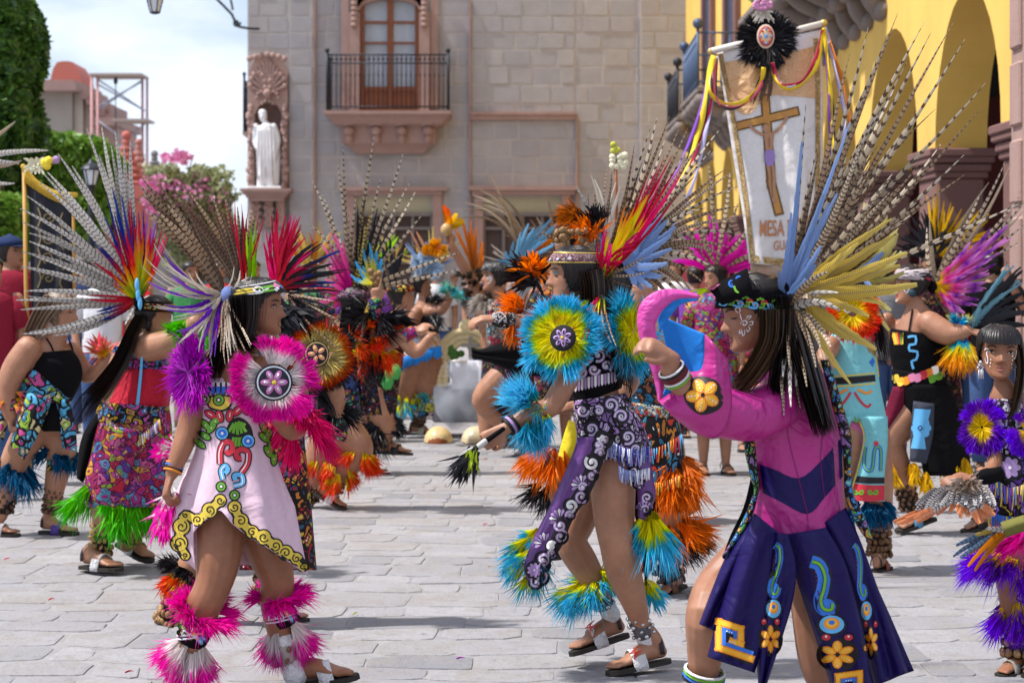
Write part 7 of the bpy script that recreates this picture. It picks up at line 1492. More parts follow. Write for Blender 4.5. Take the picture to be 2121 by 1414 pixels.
def dancer_bluefringe():
 f = Fig('dancer in short white skirt with bright blue fringe and turquoise wrist plume', 18.5,865); D = f.D
 h = f.head(872,590,0,52,85,-5)
 f.limb([(868,740,0,40,30),(872,700,0,34,26),(878,660,0,32,24),(880,635,0,24,18),(876,615,0,10)])
 f.limb([(892,645,-.1,13),(915,640,-.12,12),(935,605,-.12,9),(938,590,-.12,8)]); f.hand(f.p(938,588,-.12),(0,0,1),(0,-1,0),.16,60)
 f.limb([(862,648,-.1,13),(850,680,-.12,12),(880,690,-.2,9)]); f.hand(f.p(884,690,-.2),(1,0,0),(0,0,1),.16,30)
 f.limb([(852,745,-.02,36),(838,800,-.03,28),(832,840,0,18),(822,880,.03,10)]); f.limb([(885,745,.04,36),(880,800,.04,28),(874,845,.04,18),(864,880,.04,10)])
 f.foot(f.p(846,900,.06), f.p(902,899,0), f.p(862,882,.04), strap='silver', sole=(.02,.02,.02)); f.foot(f.p(812,898,.05), f.p(850,900,.0), f.p(822,882,.03), sole=(.02,.02,.02))
 f.body(.014); hair_cap(h, f.root, HAIR, n=60, seed=8, lw=.03)
 sk = gloft(f, 'skirt', [(690,838,905,30,0,-10),(720,818,912,38,0,-14),(748,806,914,42,0,-14)], emb('white_print', [(.7,.68,.7),(.72,.7,.7),(.65,.08,.10),(.7,.35,.1),(.7,.68,.7),(.1,.3,.4)],8,.02,(.7,.68,.7)),.02)
 gloft(f, 'top', [(655,862,908,26,0,4),(690,850,908,30,0,4)], blackc, .0)
 hanging(f, 'blue_fringe', [(808,755),(830,745),(870,728),(912,718)],70,20,-.20,[plain('bright_blue_fringe', (.02,.25,.72),.7)],5,2, sk)
 gcuff(f, 'wrist_plume', (930,612,-.12),(936,598,-.12),9,.13,380,75, plume_mat('plume_turquoise', [(0,(.3,.6,.15)),(1,(.08,.5,.75))]),5)
 gcuff(f, 'shoulder_plume', (880,640,-.1),(905,640,-.1),12,.14,380,60, p_black, 6)
 gloft(f, 'calf_cuff', [(822,848,905,20),(840,845,905,20),(862,846,900,20)], emb('cuff_yb', [(.6,.6,.1),(.05,.2,.4),(.65,.5,.6)],14,.08),.03); gcuff(f, 'knee_plume', (880,806,.04),(878,822,.04),20,.10,360,40, plume_mat('plume_turquoise', [(0,(.3,.6,.15)),(1,(.08,.5,.75))]),7)
 gcuff(f, 'knee_plume', (842,810,-.03),(838,838,-.02),20,.14,420,40, p_bluyel, 8)
 f.rattle(f.p(868,858,.04), f.p(864,884,.04),.055,36,.017, 'dark_pod', seed=13)
 hd = hdress(f, (875,565));
 for x, y, r_, m_ in ((872,548,26, 'b'),(898,556,24, 'b'),(885,535,20, 'b'),(905,514,22, 'o'),(888,520,16, 'o')): g = MB(); disc(g, f.p(x, y, -.12),(.2,-1,.2),.004, r_*f.k, 170, x, .02,.6); f.part('flower_tuft', g, plume_mat('tuft_'+m_, [(0,(.30,.45,.65)),(1,(.60,.72,.85))] if m_ == 'b' else [(0,(.8,.2,.02)),(1,(.85,.45,.04))]), hd)
 feathers(hd, 'feather', D, (890,560), fan_tips((890,560),20,160,12,50,100,4),.05,[f_blue, plume_mat('salmon', [(0,(.5,.3,.2)),(1,(.8,.4,.25))]), f_gold], dzt=.05, seed=72, taper=.4)
dancer_bluefringe()
def man_maraca():
 f = Fig('man in brown fur sleeve lifting a gourd maraca high behind the painted dancer', 17.4,1030); D = f.D
 h = f.head(1012,622,0,54,-60,-5)
 f.limb([(1035,820,0,40,30),(1035,740,0,36,28),(1032,690,0,38,26),(1018,655,0,14)]); f.limb([(1005,680,-.05,15),(990,610,-.1,14),(960,552,-.15,11),(934,508,-.18,9)]); f.hand(f.p(933,506,-.18),(-.15,0,1),(0,-1,0),.17,70)
 f.limb([(1015,830,0,30),(1015,900,0,22),(1015,922,0,12)]); f.limb([(1055,830,0,30),(1055,900,0,22),(1055,922,0,12)]); f.foot(f.p(1018,926,.03), f.p(996,930,-.05)); f.foot(f.p(1058,926,.03), f.p(1036,930,-.05))
 f.body(.014); h.face(f.root); hair_cap(h, f.root, HAIR, n=60, seed=8, lw=.03)
 gcuff(f, 'fur_sleeve', (988,604,-.1),(968,566,-.14),16,.08,700,60, p_fuzz, 5); gcuff(f, 'fur_sleeve', (996,645,-.08),(990,608,-.1),18,.08,700,60, p_fuzz, 6)
 gloft(f, 'tunic', [(674,1000,1075,24),(760,998,1075,32),(850,990,1085,36)], E_dark, .03); gloft(f, 'trousers', [(830,992,1080,32),(908,1000,1072,24)], cloth('dark_brown_cloth', (.05,.03,.025)),.02)
 t_ = empty('maraca', f.p(930,480,-.2), 'painted gourd maraca with orange and yellow plumes held up in a fist', 'maraca')
 g = MB(); g.ellip(f.p(925,476,-.2),(.052,.052,.06),12); g.build('gourd', plain('painted_gourd', (.48,.30,.12),.3,0,.5,30), t_); g = MB(); g.wire(f.p(925,485,-.2), f.p(932,520,-.19),.012); g.build('handle', M_wood, t_)
 for k, (x, y, m) in enumerate(((918,425, 'r'),(962,455, 'y'),(945,440, 'y'),(925,432, 'r'),(958,462, 'y'))):
  feathers(t_, 'plume', D, (928,468),[(x, y, 6)],.075,[plume_mat('marac_'+m, [(0,(.9,.5,.03)),(1,(.88,.12,.03) if m == 'r' else (.92,.55,.03))])], dzb=-.2, dzt=-.2, seed=k, taper=.2)
 hd = hdress(f, (1010,602)); feathers(hd, 'feather', D, (985,570),[(945,470,0),(960,455,0),(975,460,0),(985,470,0),(1000,500,4),(1002,515,4),(968,480,0)],.045,[plume_mat('orange_brown', [(0,(.25,.1,.04)),(1,(.8,.25,.08))])], dzt=.05, seed=73, taper=.4)
man_maraca()
def dancer_painted():
 f = Fig('dancer with white painted face turned left under a fan of blue and orange feathers', 16.5,1040); D = f.D
 h = f.head(1026,572,0,66,-82,-2)
 f.limb([(1060,790,0,40,30),(1055,740,0,40,30),(1052,690,0,44,30),(1046,650,0,34,26),(1036,622,0,15),(1031,605,0,14)])
 f.limb([(1038,785,-.03,31),(1006,815,-.05,25),(1000,838,-.03,20),(1032,874,.05,14),(1052,896,.1,10)]); f.limb([(1068,790,.05,31),(1086,860,.05,22),(1096,922,.08,10)])
 f.foot(f.p(1070,890,.12), f.p(1036,926,.02), f.p(1052,894,.1), strap='black', sole=(.02,.02,.02)); f.foot(f.p(1106,942,.1), f.p(1062,946,.0), f.p(1096,922,.08), strap='black')
 f.body(.011); h.face(f.root, paint=[(.03,[(-40,-.12),(-48,-.02),(-60,-.02),(-66,-.12),(-58,-.22),(-46,-.22)]),(.02,[(-46,-.1),(-54,-.06),(-58,-.12),(-52,-.16)]),(.025,[(-30,.14),(-50,.16),(-64,.1)])]); hair_cap(h, f.root, HAIR, n=90, seed=8, lw=.02)
 f.headband(.16,.42, emb('bandgrey', [(.2,.22,.25),(.35,.33,.28),(.1,.1,.12)],50),0,.08)
 gloft(f, 'breastplate', [(620,1010,1062,24),(660,1006,1080,34),(720,1010,1090,38)], emb('bone_beads', [(.6,.55,.45),(.5,.05,.08),(.1,.3,.4),(.55,.5,.4)],22,.08),.02)
 gloft(f, 'fur_skirt', [(745,1012,1100,38),(800,1024,1108,42)], E_dark, .05)
 gcuff(f, 'fur_collar', (1030,628,-.05),(1010,650,-.08),26,.12,900,70, plume_mat('fur_grey', [(0,(.16,.12,.10)),(1,(.5,.45,.4))]),6, droop=.5)
 g = MB(); g.grid(panel([(1130,660),(1060,700),(1000,722),(976,720)],[(1135,780),(1085,775),(1020,752),(978,742)], D-.35,12,5,.05,.02,2)); f.part('black_cape', g, blackc, None, .005)
 hd = hdress(f, (1060,545));
 feathers(hd, 'feather', D, (1062,548),[(1142,448,0),(1125,458,0),(1108,470,0),(1150,470,4),(1132,490,4),(1095,462,-4),(1080,480,-4),(1064,500,-4),(1048,520,-6),(1150,500,8),(1160,455,2),(1030,535,-6),(1120,500,4)],.042,[barred('sky_macaw', [(0,(.35,.45,.35)),(.3,(.12,.40,.62)),(1,(.16,.48,.78))],(.08,.3,.5),120,.35)], dzb=-.05, dzt=-.08, seed=81, taper=.3)
 feathers(hd, 'feather', D, (1075,540),[(1170,478,6),(1160,520,8),(1150,540,8),(1180,500,10),(1140,555,10)],.05,[plume_mat('rust', [(0,(.35,.08,.02)),(1,(.65,.2,.04))]), ph_dark], dzt=-.02, seed=82, taper=.3)
 feathers(hd, 'feather', D, (1085,535),[(955,420,60),(965,405,66),(978,398,60),(950,445,66),(995,392,50),(958,432,76),(985,410,70),(1010,395,40),(1015,358,10),(1030,400,50),(1000,420,60)],.036,[ph_tan, ph_brown], dzb=.05, dzt=.1, seed=83, taper=.6)
 feathers(hd, 'feather', D, (1075,545),[(1016,505,-6),(1020,520,-6),(1012,530,-6)],.03,[f_white], dzt=-.1, seed=84, taper=.3)
dancer_painted()
def dancer_behind():
 f = Fig('dancer behind the lilac one, in bead-strip skirt, orange plumes and blue feather crown', 9.3,1340); D = f.D
 h = f.head(1262,600,0,96,-85,0)
 f.limb([(1345,900,0,56,44),(1338,840,0,50,40),(1322,770,0,52,40),(1300,710,0,46,34),(1282,670,0,22),(1272,645,0,20)])
 f.limb([(1250,705,-.05,24),(1180,690,-.05,23),(1110,672,-.08,19),(1040,662,-.10,14)]); f.hand(f.p(1036,661,-.10),(-1,-.1,.05),(0,-.3,1),.18,22)
 f.limb([(1250,690,.1,22),(1205,620,.05,18),(1175,560,.0,14),(1168,545,.0,13)]); f.hand(f.p(1168,540,0),(-.1,0,1),(0,-1,0),.17,65)
 f.limb([(1360,920,0,46),(1375,1010,0,38),(1380,1090,0,30),(1390,1150,.0,20),(1394,1190,0,16)])
 f.limb([(1320,920,.1,46),(1230,960,.1,40),(1165,985,.1,32),(1170,1050,.12,26),(1185,1120,.14,16)])
 f.foot(f.p(1416,1214,.08), f.p(1366,1238,-.06), f.p(1396,1188,.02), strap='brown', sole=(.04,.02,.02)); f.foot(f.p(1200,1150,.16), f.p(1120,1160,.1), f.p(1186,1120,.14), strap='black')
 f.body(.009); hair_cap(h, f.root, HAIR, n=100, seed=8, lw=.016)
 gloft(f, 'bodice', [(700,1262,1336,36),(780,1274,1372,46),(850,1290,1390,50)], emb('navyteal', [(.02,.1,.2),(.02,.2,.35),(.3,.1,.04)],24),.02)
 gloft(f, 'belt', [(838,1290,1398,54,0,8),(862,1294,1404,56,0,8)], emb('belt_fire', [(.7,.5,.1),(.7,.1,.05),(.1,.3,.5),(.75,.7,.6)],60,.05),.0)
 sk = gloft(f, 'skirt', [(855,1292,1402,54),(900,1290,1412,60),(960,1296,1416,64),(1010,1310,1408,62)], E_bead, .05,9)
 hanging(f, 'bead_fringe', [(1300,900),(1350,930),(1412,900)],40,26,-.17,[PM[OR], PM[RE], PM[LB]],3,3); hanging(f, 'bead_fringe', [(1310,985),(1360,1000),(1408,985)],40,22,-.17,[PM[OR], PM[YE], PM[RE]],3,5)
 gloft(f, 'leggings', [(1000,1330,1410,40),(1060,1340,1416,36)], blackc, .01)
 gcuff(f, 'knee_plume', (1400,945,-.02),(1398,985,-.02),26,.15,900,42, p_orange, 5, droop=.3); gcuff(f, 'arm_plume', (1090,650,-.1),(1060,655,-.1),18,.09,500,65, p_orange, 6); gcuff(f, 'arm_plume', (1130,690,-.05),(1105,690,-.05),20,.08,460,65, p_orange, 7)
 gcuff(f, 'hip_plume', (1150,925,.04),(1140,950,.04),22,.12,700,40, p_orange, 8, droop=.4)
 gcuff(f, 'shin_plume', (1378,1080,0),(1385,1105,0),44,.13,1100,55, p_orange, 9); gcuff(f, 'shin_plume', (1385,1122,0),(1390,1140,0),48,.11,700,60, p_black, 10)
 gpanel(f, 'yellow_cloth', [(1178,870),(1160,930),(1148,992)],[(1206,880),(1196,940),(1166,985)], cloth('yellow_cloth', (.70,.55,.03)),.05); gpanel(f, 'black_cloth', [(1195,870),(1172,960),(1160,1060)],[(1225,880),(1215,980),(1190,1070)], blackc, .08)
 gcuff(f, 'shin_plume', (1150,1000,.08),(1140,1030,.08),24,.12,460,45, p_black, 11)
 f.rattle(f.p(1378,1165,0), f.p(1394,1200,0),.055,34,.013, 'dark_pod', seed=15)
 g = MB(); g.sweep([(f.p(1054,663,-.1),.045,.045),(f.p(1034,661,-.1),.042,.042)],12); f.part('wristband', g, emb('bwband', [(.6,.6,.6),(.02,.02,.02)],60))
 hd = hdress(f, (1285,560));
 feathers(hd, 'feather', D, (1296,548),[(1340,415,2),(1358,425,4),(1372,438,6),(1384,452,6),(1390,480,8),(1392,510,10),(1382,545,10),(1370,572,8),(1350,592,8),(1332,600,4),(1318,590,0),(1326,430,0),(1400,465,6),(1365,500,6)],.044,[f_blue], dzb=-.02, dzt=-.05, seed=91, taper=.3)
 feathers(hd, 'feather', D, (1300,545),[(1455,285,-10),(1490,262,-10),(1508,338,-20),(1522,352,-24),(1530,372,-30),(1534,412,-34),(1528,440,-36),(1522,470,-40),(1510,500,-44),(1498,522,-44),(1478,552,-44),(1460,585,-46),(1445,615,-44),(1430,640,-40),(1402,648,-30),(1450,330,-14),(1475,310,-14),(1440,360,-16),(1380,640,-20),(1462,420,-30),(1448,520,-36),(1420,600,-34)],.030,[ph_tan, ph_pale, ph_brown], dzt=.05, seed=92, taper=.7)
 feathers(hd, 'feather', D, (1240,540),[(1260,420,-4),(1272,400,-4),(1285,385,0),(1232,400,0),(1250,440,0),(1195,385,20),(1225,360,24),(1265,355,10),(1240,460,0)],.03,[f_blue, ph_white, f_white, ph_brown], dzt=.04, seed=93, taper=.4)
 feathers(hd, 'feather', D, (1235,520),[(1120,480,-12),(1140,500,-6),(1150,470,-10),(1165,450,-10),(1180,475,-6),(1200,440,-4),(1130,520,0)],.03,[ph_brown, ph_white, ph_tan], dzt=-.04, seed=94, taper=.5)
 g = MB(); tuft(g, f.p(1225,490,-.08),(-.3,0,.7),.14,120,.5,3,.012); f.part('orange_tuft', g, p_orange, hd); g = MB(); tuft(g, f.p(1235,470,-.07),(-.2,0,.9),.13,100,.45,4,.012); f.part('black_tuft', g, p_black, hd)
 g = MB(); tuft(g, f.p(1200,450,-.02),(-.9,0,.3),.12,160,.35,5,.010); f.part('rust_tuft', g, plume_mat('rust2', [(0,(.2,.06,.02)),(1,(.5,.16,.05))]), hd)
 g = MB(); tuft(g, f.p(1105,580,-.05),(-.5,0,.6),.17,160,.6,6,.014); f.part('black_tuft', g, p_black, hd); g = MB(); tuft(g, f.p(1110,565,-.08),(-.2,0,.6),.13,120,.5,7,.012); f.part('orange_tuft', g, p_orange, hd)
 t_ = empty('nut_rattle', f.p(1170,510,-.1), 'cluster of brown nut shells on a stick in a raised hand above the lilac dancer', 'rattle'); g = MB(); r = random.Random(4)
 for k in range(34): g.ellip(f.p(1185+r.uniform(-34,34),492+r.uniform(-18,20),-.12+r.uniform(-.04,.04)),(.014,.012,.017),6, fr=r.random())
 tag(g.build('shells', plain('nut_tan', (.30,.17,.07)), t_), kind='stuff'); g = MB(); g.wire(f.p(1120,565,-.1), f.p(1190,495,-.12),.012); g.build('stick', blackc, t_)
dancer_behind()
def dancer_kick():
 f = Fig('barefoot dancer kicking back behind the lilac dancer, only hip, shin rattle and foot in view', 12.0,1400); D = f.D
 f.head(1330,610,.1,74,-80); f.limb([(1370,850,0,36,30),(1360,760,0,34,28),(1345,690,0,36,28),(1336,645,0,15)]); f.limb([(1375,860,0,34),(1392,940,0,28),(1405,1000,0,21),(1424,1045,0,13)]); f.limb([(1355,860,.1,34),(1340,950,.1,26),(1345,1060,.1,14)])
 f.foot(f.p(1456,1056,.05), f.p(1404,1090,-.02), f.p(1426,1044,.0), sandal=False); f.foot(f.p(1360,1085,.1), f.p(1300,1088,.05), sandal=False); f.body(.011)
 gloft(f, 'skirt', [(760,1325,1395,34),(860,1330,1420,44),(900,1335,1422,46)], E_dark, .04); gcuff(f, 'knee_plume', (1398,945),(1402,970),24,.12,500,50, p_orange, 5); f.rattle(f.p(1408,1004), f.p(1424,1050),.066,90,.015, 'seed_pod_brown', seed=17)
dancer_kick()
def dancer_teal():
 f = Fig('woman in turquoise tabard dress with red scroll belt, half hidden by the golden feathers', 10.0,1790); D = f.D
 h = f.head(1752,612,0,92,-60)
 f.limb([(1772,900,0,56,44),(1768,840,0,52,40),(1764,780,0,50,38),(1762,720,0,50,38),(1758,680,0,40,30),(1755,655,0,20)])
 f.limb([(1722,715,-.1,20),(1700,760,-.14,19),(1706,790,-.2,14),(1710,775,-.22,12)]); f.hand(f.p(1710,772,-.22),(.0,0,1),(0,-1,0),.15,70)
 f.limb([(1755,900,-.02,48),(1740,970,-.03,42),(1735,1040,0,30),(1760,1120,.05,18)]); f.limb([(1800,900,.03,44),(1815,1000,.03,36),(1822,1080,.04,24),(1822,1150,.05,15)])
 f.foot(f.p(1812,1186,-.05), f.p(1838,1176,.12), f.p(1822,1150,.04), strap='red'); f.foot(f.p(1775,1180,.05), f.p(1720,1186,-.05), f.p(1760,1140,.05), strap='red')
 f.body(.009); h.face(f.root); hair_cap(h, f.root, HAIR, n=100, seed=8, lw=.016)
 g = MB(); strands(g, [(1795,600,0),(1820,680,0),(1835,760,0)], D, 16,16,90,3,6); f.part('long_hair', g, HAIR)
 gloft(f, 'shorts', [(850,1722,1820,48),(920,1730,1810,52)], cloth('pink_shorts', (.60,.14,.30)),.01)
 dr = gloft(f, 'dress', [(680,1722,1800,36),(740,1712,1814,44),(800,1712,1822,48),(850,1716,1832,54),(872,1718,1836,56)], teal, .02,6,4)
 gpanel(f, 'front_flap', [(1714,862),(1718,900),(1722,950),(1724,1000)],[(1768,862),(1752,900),(1735,960),(1727,1010)], teal, -.16,.02);
 fl = gpanel(f, 'side_flap', [(1776,862),(1788,900),(1778,960),(1756,1035)],[(1838,862),(1838,920),(1832,980),(1832,1038)], teal, -.15,.03)
 d = Decal([dr, fl], D-.15); g = MB()
 for y, w_, mi in ((776,3, YE),(786,14, BK),(797,3, YE)): d.stroke(g, [(1716, y+4),(1766, y+1),(1818, y-4)], w_, mi, .005)
 for sgn in (-1,1): d.stroke(g, [(1766+sgn*4,812),(1766+sgn*16,830),(1766+sgn*30,842),(1766+sgn*38,836)],5, RE, .005); d.stroke(g, [(1766+sgn*10,806),(1766+sgn*30,814),(1766+sgn*40,808)],5, OR, .005); d.stroke(g, [(1766+sgn*5,862),(1766+sgn*8,874),(1766+sgn*16,868)],3, GR, .005)
 d.stroke(g, [(1778,868),(1790,905),(1780,960),(1758,1032)],3, YE, .005); d.band(g, [(1768,1000),(1800,1004),(1832,1004)],[(1758,1034),(1795,1038),(1832,1036)], RE, .005)
 for x in (1778,1808): d.stroke(g, spiral(x-6,1018,6,1.1,0,1),3.5, GR, .008,3); d.stroke(g, spiral(x+6,1018,6,1.1,3,-1),3.5, GR, .008,3)
 d.band(g, [(1776,985),(1804,988),(1832,988)],[(1770,998),(1800,1001),(1832,1001)], BK, .005); d.stroke(g, [(1792,925),(1790,965),(1806,972),(1812,930),(1824,930),(1824,975)],8, BL, .005); d.stroke(g, [(1792,925),(1790,965),(1806,972),(1812,930),(1824,930),(1824,975)],3, GR, .008); d.circ(g, 1815,918,5, RE, .008)
 for k, y in enumerate((700,725,750)): d.blob(g, [(1800, y),(1808, y-10),(1815, y),(1808, y+10)],(RE, GR, BL)[k],.006)
 d.stroke(g, [(1795,690),(1812,730),(1820,780)],3, YE, .006); f.part('appliqué'.replace('é', 'e'), g, PM, dr)
 gcuff(f, 'plume_hem', (1806,1034,0),(1806,1044,0),36,.09,700,35, p_navy, 5)
 gdisc(f, 'plume_collar', (1764,650,-.14),(0,-1,.2),58,1700, p_redyel, 6,.02); g = MB(); g.ellip(f.p(1756,640,-.26),(.02,.01,.02),8); f.part('pendant', g, PM[WH])
 f.rattle(f.p(1820,1068,.03), f.p(1822,1152,.04),.048,96,.014, 'seed_pod_brown', (.04,.02,.02), seed=19)
 t_ = empty('staff', f.p(1714,1160,-.25), 'plain wooden staff held upright by the woman in turquoise', 'staff'); g = MB(); g.wire(P(1735,1200, D-.22), P(1703,650, D-.25),.012); g.build('pole', plain('pale_wood', (.36,.22,.15),.6), t_)
 hd = hdress(f, (1775,580)); feathers(hd, 'feather', D, (1780,575),[(1830,440,10),(1850,450,14),(1862,480,22),(1868,520,26),(1872,560,28),(1860,600,26),(1845,640,20),(1838,470,10),(1812,430,4),(1790,420,0),(1850,540,26),(1842,680,14),(1826,500,10)],.055,[plume_mat('pale_lemon', [(0,(.55,.45,.12)),(1,(.72,.66,.30))])], dzt=-.03, seed=95, taper=.3)
 feathers(hd, 'feather', D, (1770,575),[(1830,520,4),(1820,560,4),(1805,590,4),(1790,480,0)],.045,[f_blue], dzt=-.07, seed=96, taper=.3)
dancer_teal()
def dancer_right():
 f = Fig('woman in strapless black dress with white face paint and pink and violet feather crown', 11.5,1910); D = f.D
 h = f.head(1886,588,0,84,-80,0)
 f.limb([(1912,850,0,56,42),(1906,800,0,54,40),(1900,740,0,54,38),(1902,690,0,50,34),(1900,655,0,34,26),(1896,632,0,19)])
 f.limb([(1925,670,-.08,27),(1960,690,-.14,25),(1985,690,-.18,18),(2002,684,-.2,13)]); f.hand(f.p(2004,683,-.2),(1,0,-.1),(0,-.3,1),.18,50)
 f.limb([(1870,680,.1,22),(1850,690,.15,18),(1838,660,.1,14)])
 f.limb([(1885,855,-.02,42),(1846,900,-.04,34),(1845,925,-.03,30),(1868,985,0,24),(1888,1045,.03,14)]); f.limb([(1940,855,.05,44),(1965,930,.05,34),(1990,1000,.07,24),(2030,1055,.1,14)])
 f.foot(f.p(1934,1076,.08), f.p(1862,1102,-.05), f.p(1892,1045,.04), strap='blue', sole=(.02,.015,.015)); f.foot(f.p(2062,1084,.14), f.p(1996,1102,.05), f.p(2032,1056,.1), strap='black', sole=(.02,.015,.015))
 f.body(.010); h.face(f.root, lips=(.42,.04,.06), paint=[(.05,[(-38,-.02),(-50,.0),(-62,-.06),(-66,-.16),(-60,-.24)]),(.03,[(-36,-.10),(-46,-.14),(-56,-.2)]),(.03,[(-10,-.40),(-20,-.42),(-26,-.38)]),(.02,[(-10,-.05),(-14,-.1)])]); hair_cap(h, f.root, HAIR, front=.34, n=110, seed=8, lw=.018)
 red_str = emb('strband', [(.5,.06,.10),(.02,.02,.02),(.6,.5,.5),(.02,.02,.02)],26,.04, sq=(.4,.4,1.6)); f.headband(.10,.38, red_str, .02,.07)
 tp = gloft(f, 'strapless_top', [(688,1846,1952,40,0,8),(720,1842,1960,46),(770,1850,1956,46),(800,1850,1962,48)], blackc, .01)
 d = Decal([tp], D-.12); g = MB(); d.stroke(g, [(1880,698),(1896,696),(1896,712),(1884,714),(1884,726),(1900,728),(1898,744),(1888,748),(1892,764)],5, LB, .005,2)
 for k in range(6): d.blob(g, [(1846+k*5,690),(1850+k*4,688),(1856+k*3,712),(1852+k*3,714)],(GO, YE, OR, RE, GR, YE)[k],.006,2)
 f.part('embroidery', g, PM, tp)
 for pts in ([(1890,640),(1886,665),(1882,690)],): g = MB(); Decal([f.bo], D-.1).stroke(g, pts, 3.5,0,.006); f.part('shoulder_strap', g, blackc)
 bl = gloft(f, 'belt', [(772,1848,1958,50,0,8),(802,1848,1966,54,0,8)], blackc, 0); d = Decal([bl], D-.12); g = MB()
 for k, (x, y, mi) in enumerate(((1854,784, YE),(1864,790, GO),(1876,788, OR),(1888,782, PI),(1900,782, PI),(1912,776, RE),(1924,772, OR),(1936,766, WH),(1944,778, GR),(1930,784, GR))): d.blob(g, [(x-7, y-6),(x+6, y-9),(x+8, y+5),(x-4, y+9)], mi, .006,2, True)
 f.part('flower_applique', g, PM, bl)
 gloft(f, 'skirt', [(796,1850,1966,54),(850,1862,1985,60),(920,1900,2004,62),(985,1915,2010,60)], blackc, .06,6,3); gpanel(f, 'skirt_side', [(1850,800),(1834,850),(1826,895)],[(1885,800),(1876,850),(1846,890)], cloth('burgundy', (.14,.01,.03)),-.10)
 pn = gpanel(f, 'front_panel', [(1892,830),(1886,900),(1885,955)],[(1935,836),(1932,900),(1918,960)], cloth('slate_cloth', (.05,.055,.075)),-.20); d = Decal([pn], D-.2); g = MB()
 d.blob(g, [(1894,846),(1928,848),(1920,880),(1912,886),(1918,930),(1886,928),(1896,886),(1890,878)], LB, .005,3); [d.circ(g, 1908+13*math.cos(q),886+15*math.sin(q),8, LB, .005) for q in (0,.8,2.4,3.1,3.9,5.5)]; d.circ(g, 1906,886,5, NA, .009); d.circ(g, 1906,886,2.5, LB, .011); f.part('applique', g, PM, pn)
 for k, (x, y) in enumerate(((1845,985),(1892,980),(1917,1002),(1975,970),(1998,972),(1958,962))): g = MB(); tuft(g, f.p(x, y-16,-.12),(.1,0,-1),.10,110,.22, k, .010); f.part('yellow_tassel', g, plume_mat('tassel_yellow', [(0,(.85,.48,.03)),(1,(.90,.55,.04))]))
 g = MB(); g.ellip(h.pt(math.radians(-86),-.22,.05),(.022,.015,.026),8); f.part('earring', g, plain('dark_teal_rose', (.02,.05,.07),.6))
 f.rattle(f.p(1870,1000,0), f.p(1886,1052,.03),.05,46,.013, 'dark_pod', seed=21); f.rattle(f.p(2000,1018,.08), f.p(2024,1052,.1),.05,40,.013, 'dark_pod', seed=22)
 gcuff(f, 'wrist_plume', (1990,700,-.18),(1992,712,-.18),12,.13,600,45, plume_mat('plume_parrot', [(0,(.02,.25,.6)),(.25,(.05,.45,.5)),(.4,(.6,.65,.05)),(.7,(.85,.45,.03)),(1,(.85,.25,.03))]),5, tilt=(-.2,0,-.5)); gcuff(f, 'wrist_plume', (1984,672,-.18),(1986,664,-.18),10,.06,260,60, plume_mat('plume_parrot_small', [(0,(.02,.3,.7)),(.6,(.05,.5,.7)),(1,(.9,.6,.05))]),6, tilt=(0,0,.5))
 hd = hdress(f, (1932,595)); B = (1934,594); pv_ = plume_mat('pink_violet_fan', [(0,(.75,.70,.10)),(.22,(.85,.45,.06)),(.4,(.82,.10,.35)),(.62,(.80,.25,.60)),(.8,(.22,.05,.40)),(1,(.75,.30,.65))])
 feathers(hd, 'feather', D, B, [(2075,470,8),(2062,492,6),(2050,478,4),(2086,488,10),(2070,515,8),(2062,540,10),(2050,560,10),(2042,584,10),(2036,600,10),(2028,618,10),(2010,632,10),(1998,648,10),(1986,655,8),(1970,640,4),(2010,500,4),(2020,560,6),(1992,620,6),(2030,520,6),(2088,460,12),(2000,570,6)],.046,[pv_], dzt=-.04, seed=97, taper=.3)
 feathers(hd, 'feather', D, B, [(2032,400,0),(2046,372,-8),(2078,322,30),(2094,330,28),(2108,400,20),(2122,430,18),(2120,462,16),(2100,452,14),(2122,410,24),(1926,450,-6),(1918,470,-8),(2060,560,30),(2030,660,30),(2010,668,24),(2110,490,14),(2000,680,20)],.036,[ph_pale, ph_tan], dzt=.03, seed=98, taper=.7)
 t_ = empty('feather_fan', f.p(2020,680,-.2), 'black and teal feather fan in the outstretched hand above the small girl', 'feather fan')
 feathers(t_, 'feather', D, (2010,684),[(2118,560,-10),(2122,600,-10),(2130,640,-8),(2130,670,-6),(2100,590,-8),(2080,620,-4),(2122,620,-6),(2060,690,4)],.06,[f_black], dzb=-.2, dzt=-.2, seed=99, taper=.3); feathers(t_, 'feather', D, (2010,680),[(2100,545,-14),(2112,575,-10),(2085,600,-6)],.05,[plume_mat('teal_grey', [(0,(.1,.2,.25)),(1,(.2,.38,.45))])], dzb=-.22, dzt=-.22, seed=100, taper=.3); g = MB(); g.wire(f.p(1985,692,-.2), f.p(2035,676,-.2),.016); g.build('handle', blackc, t_)
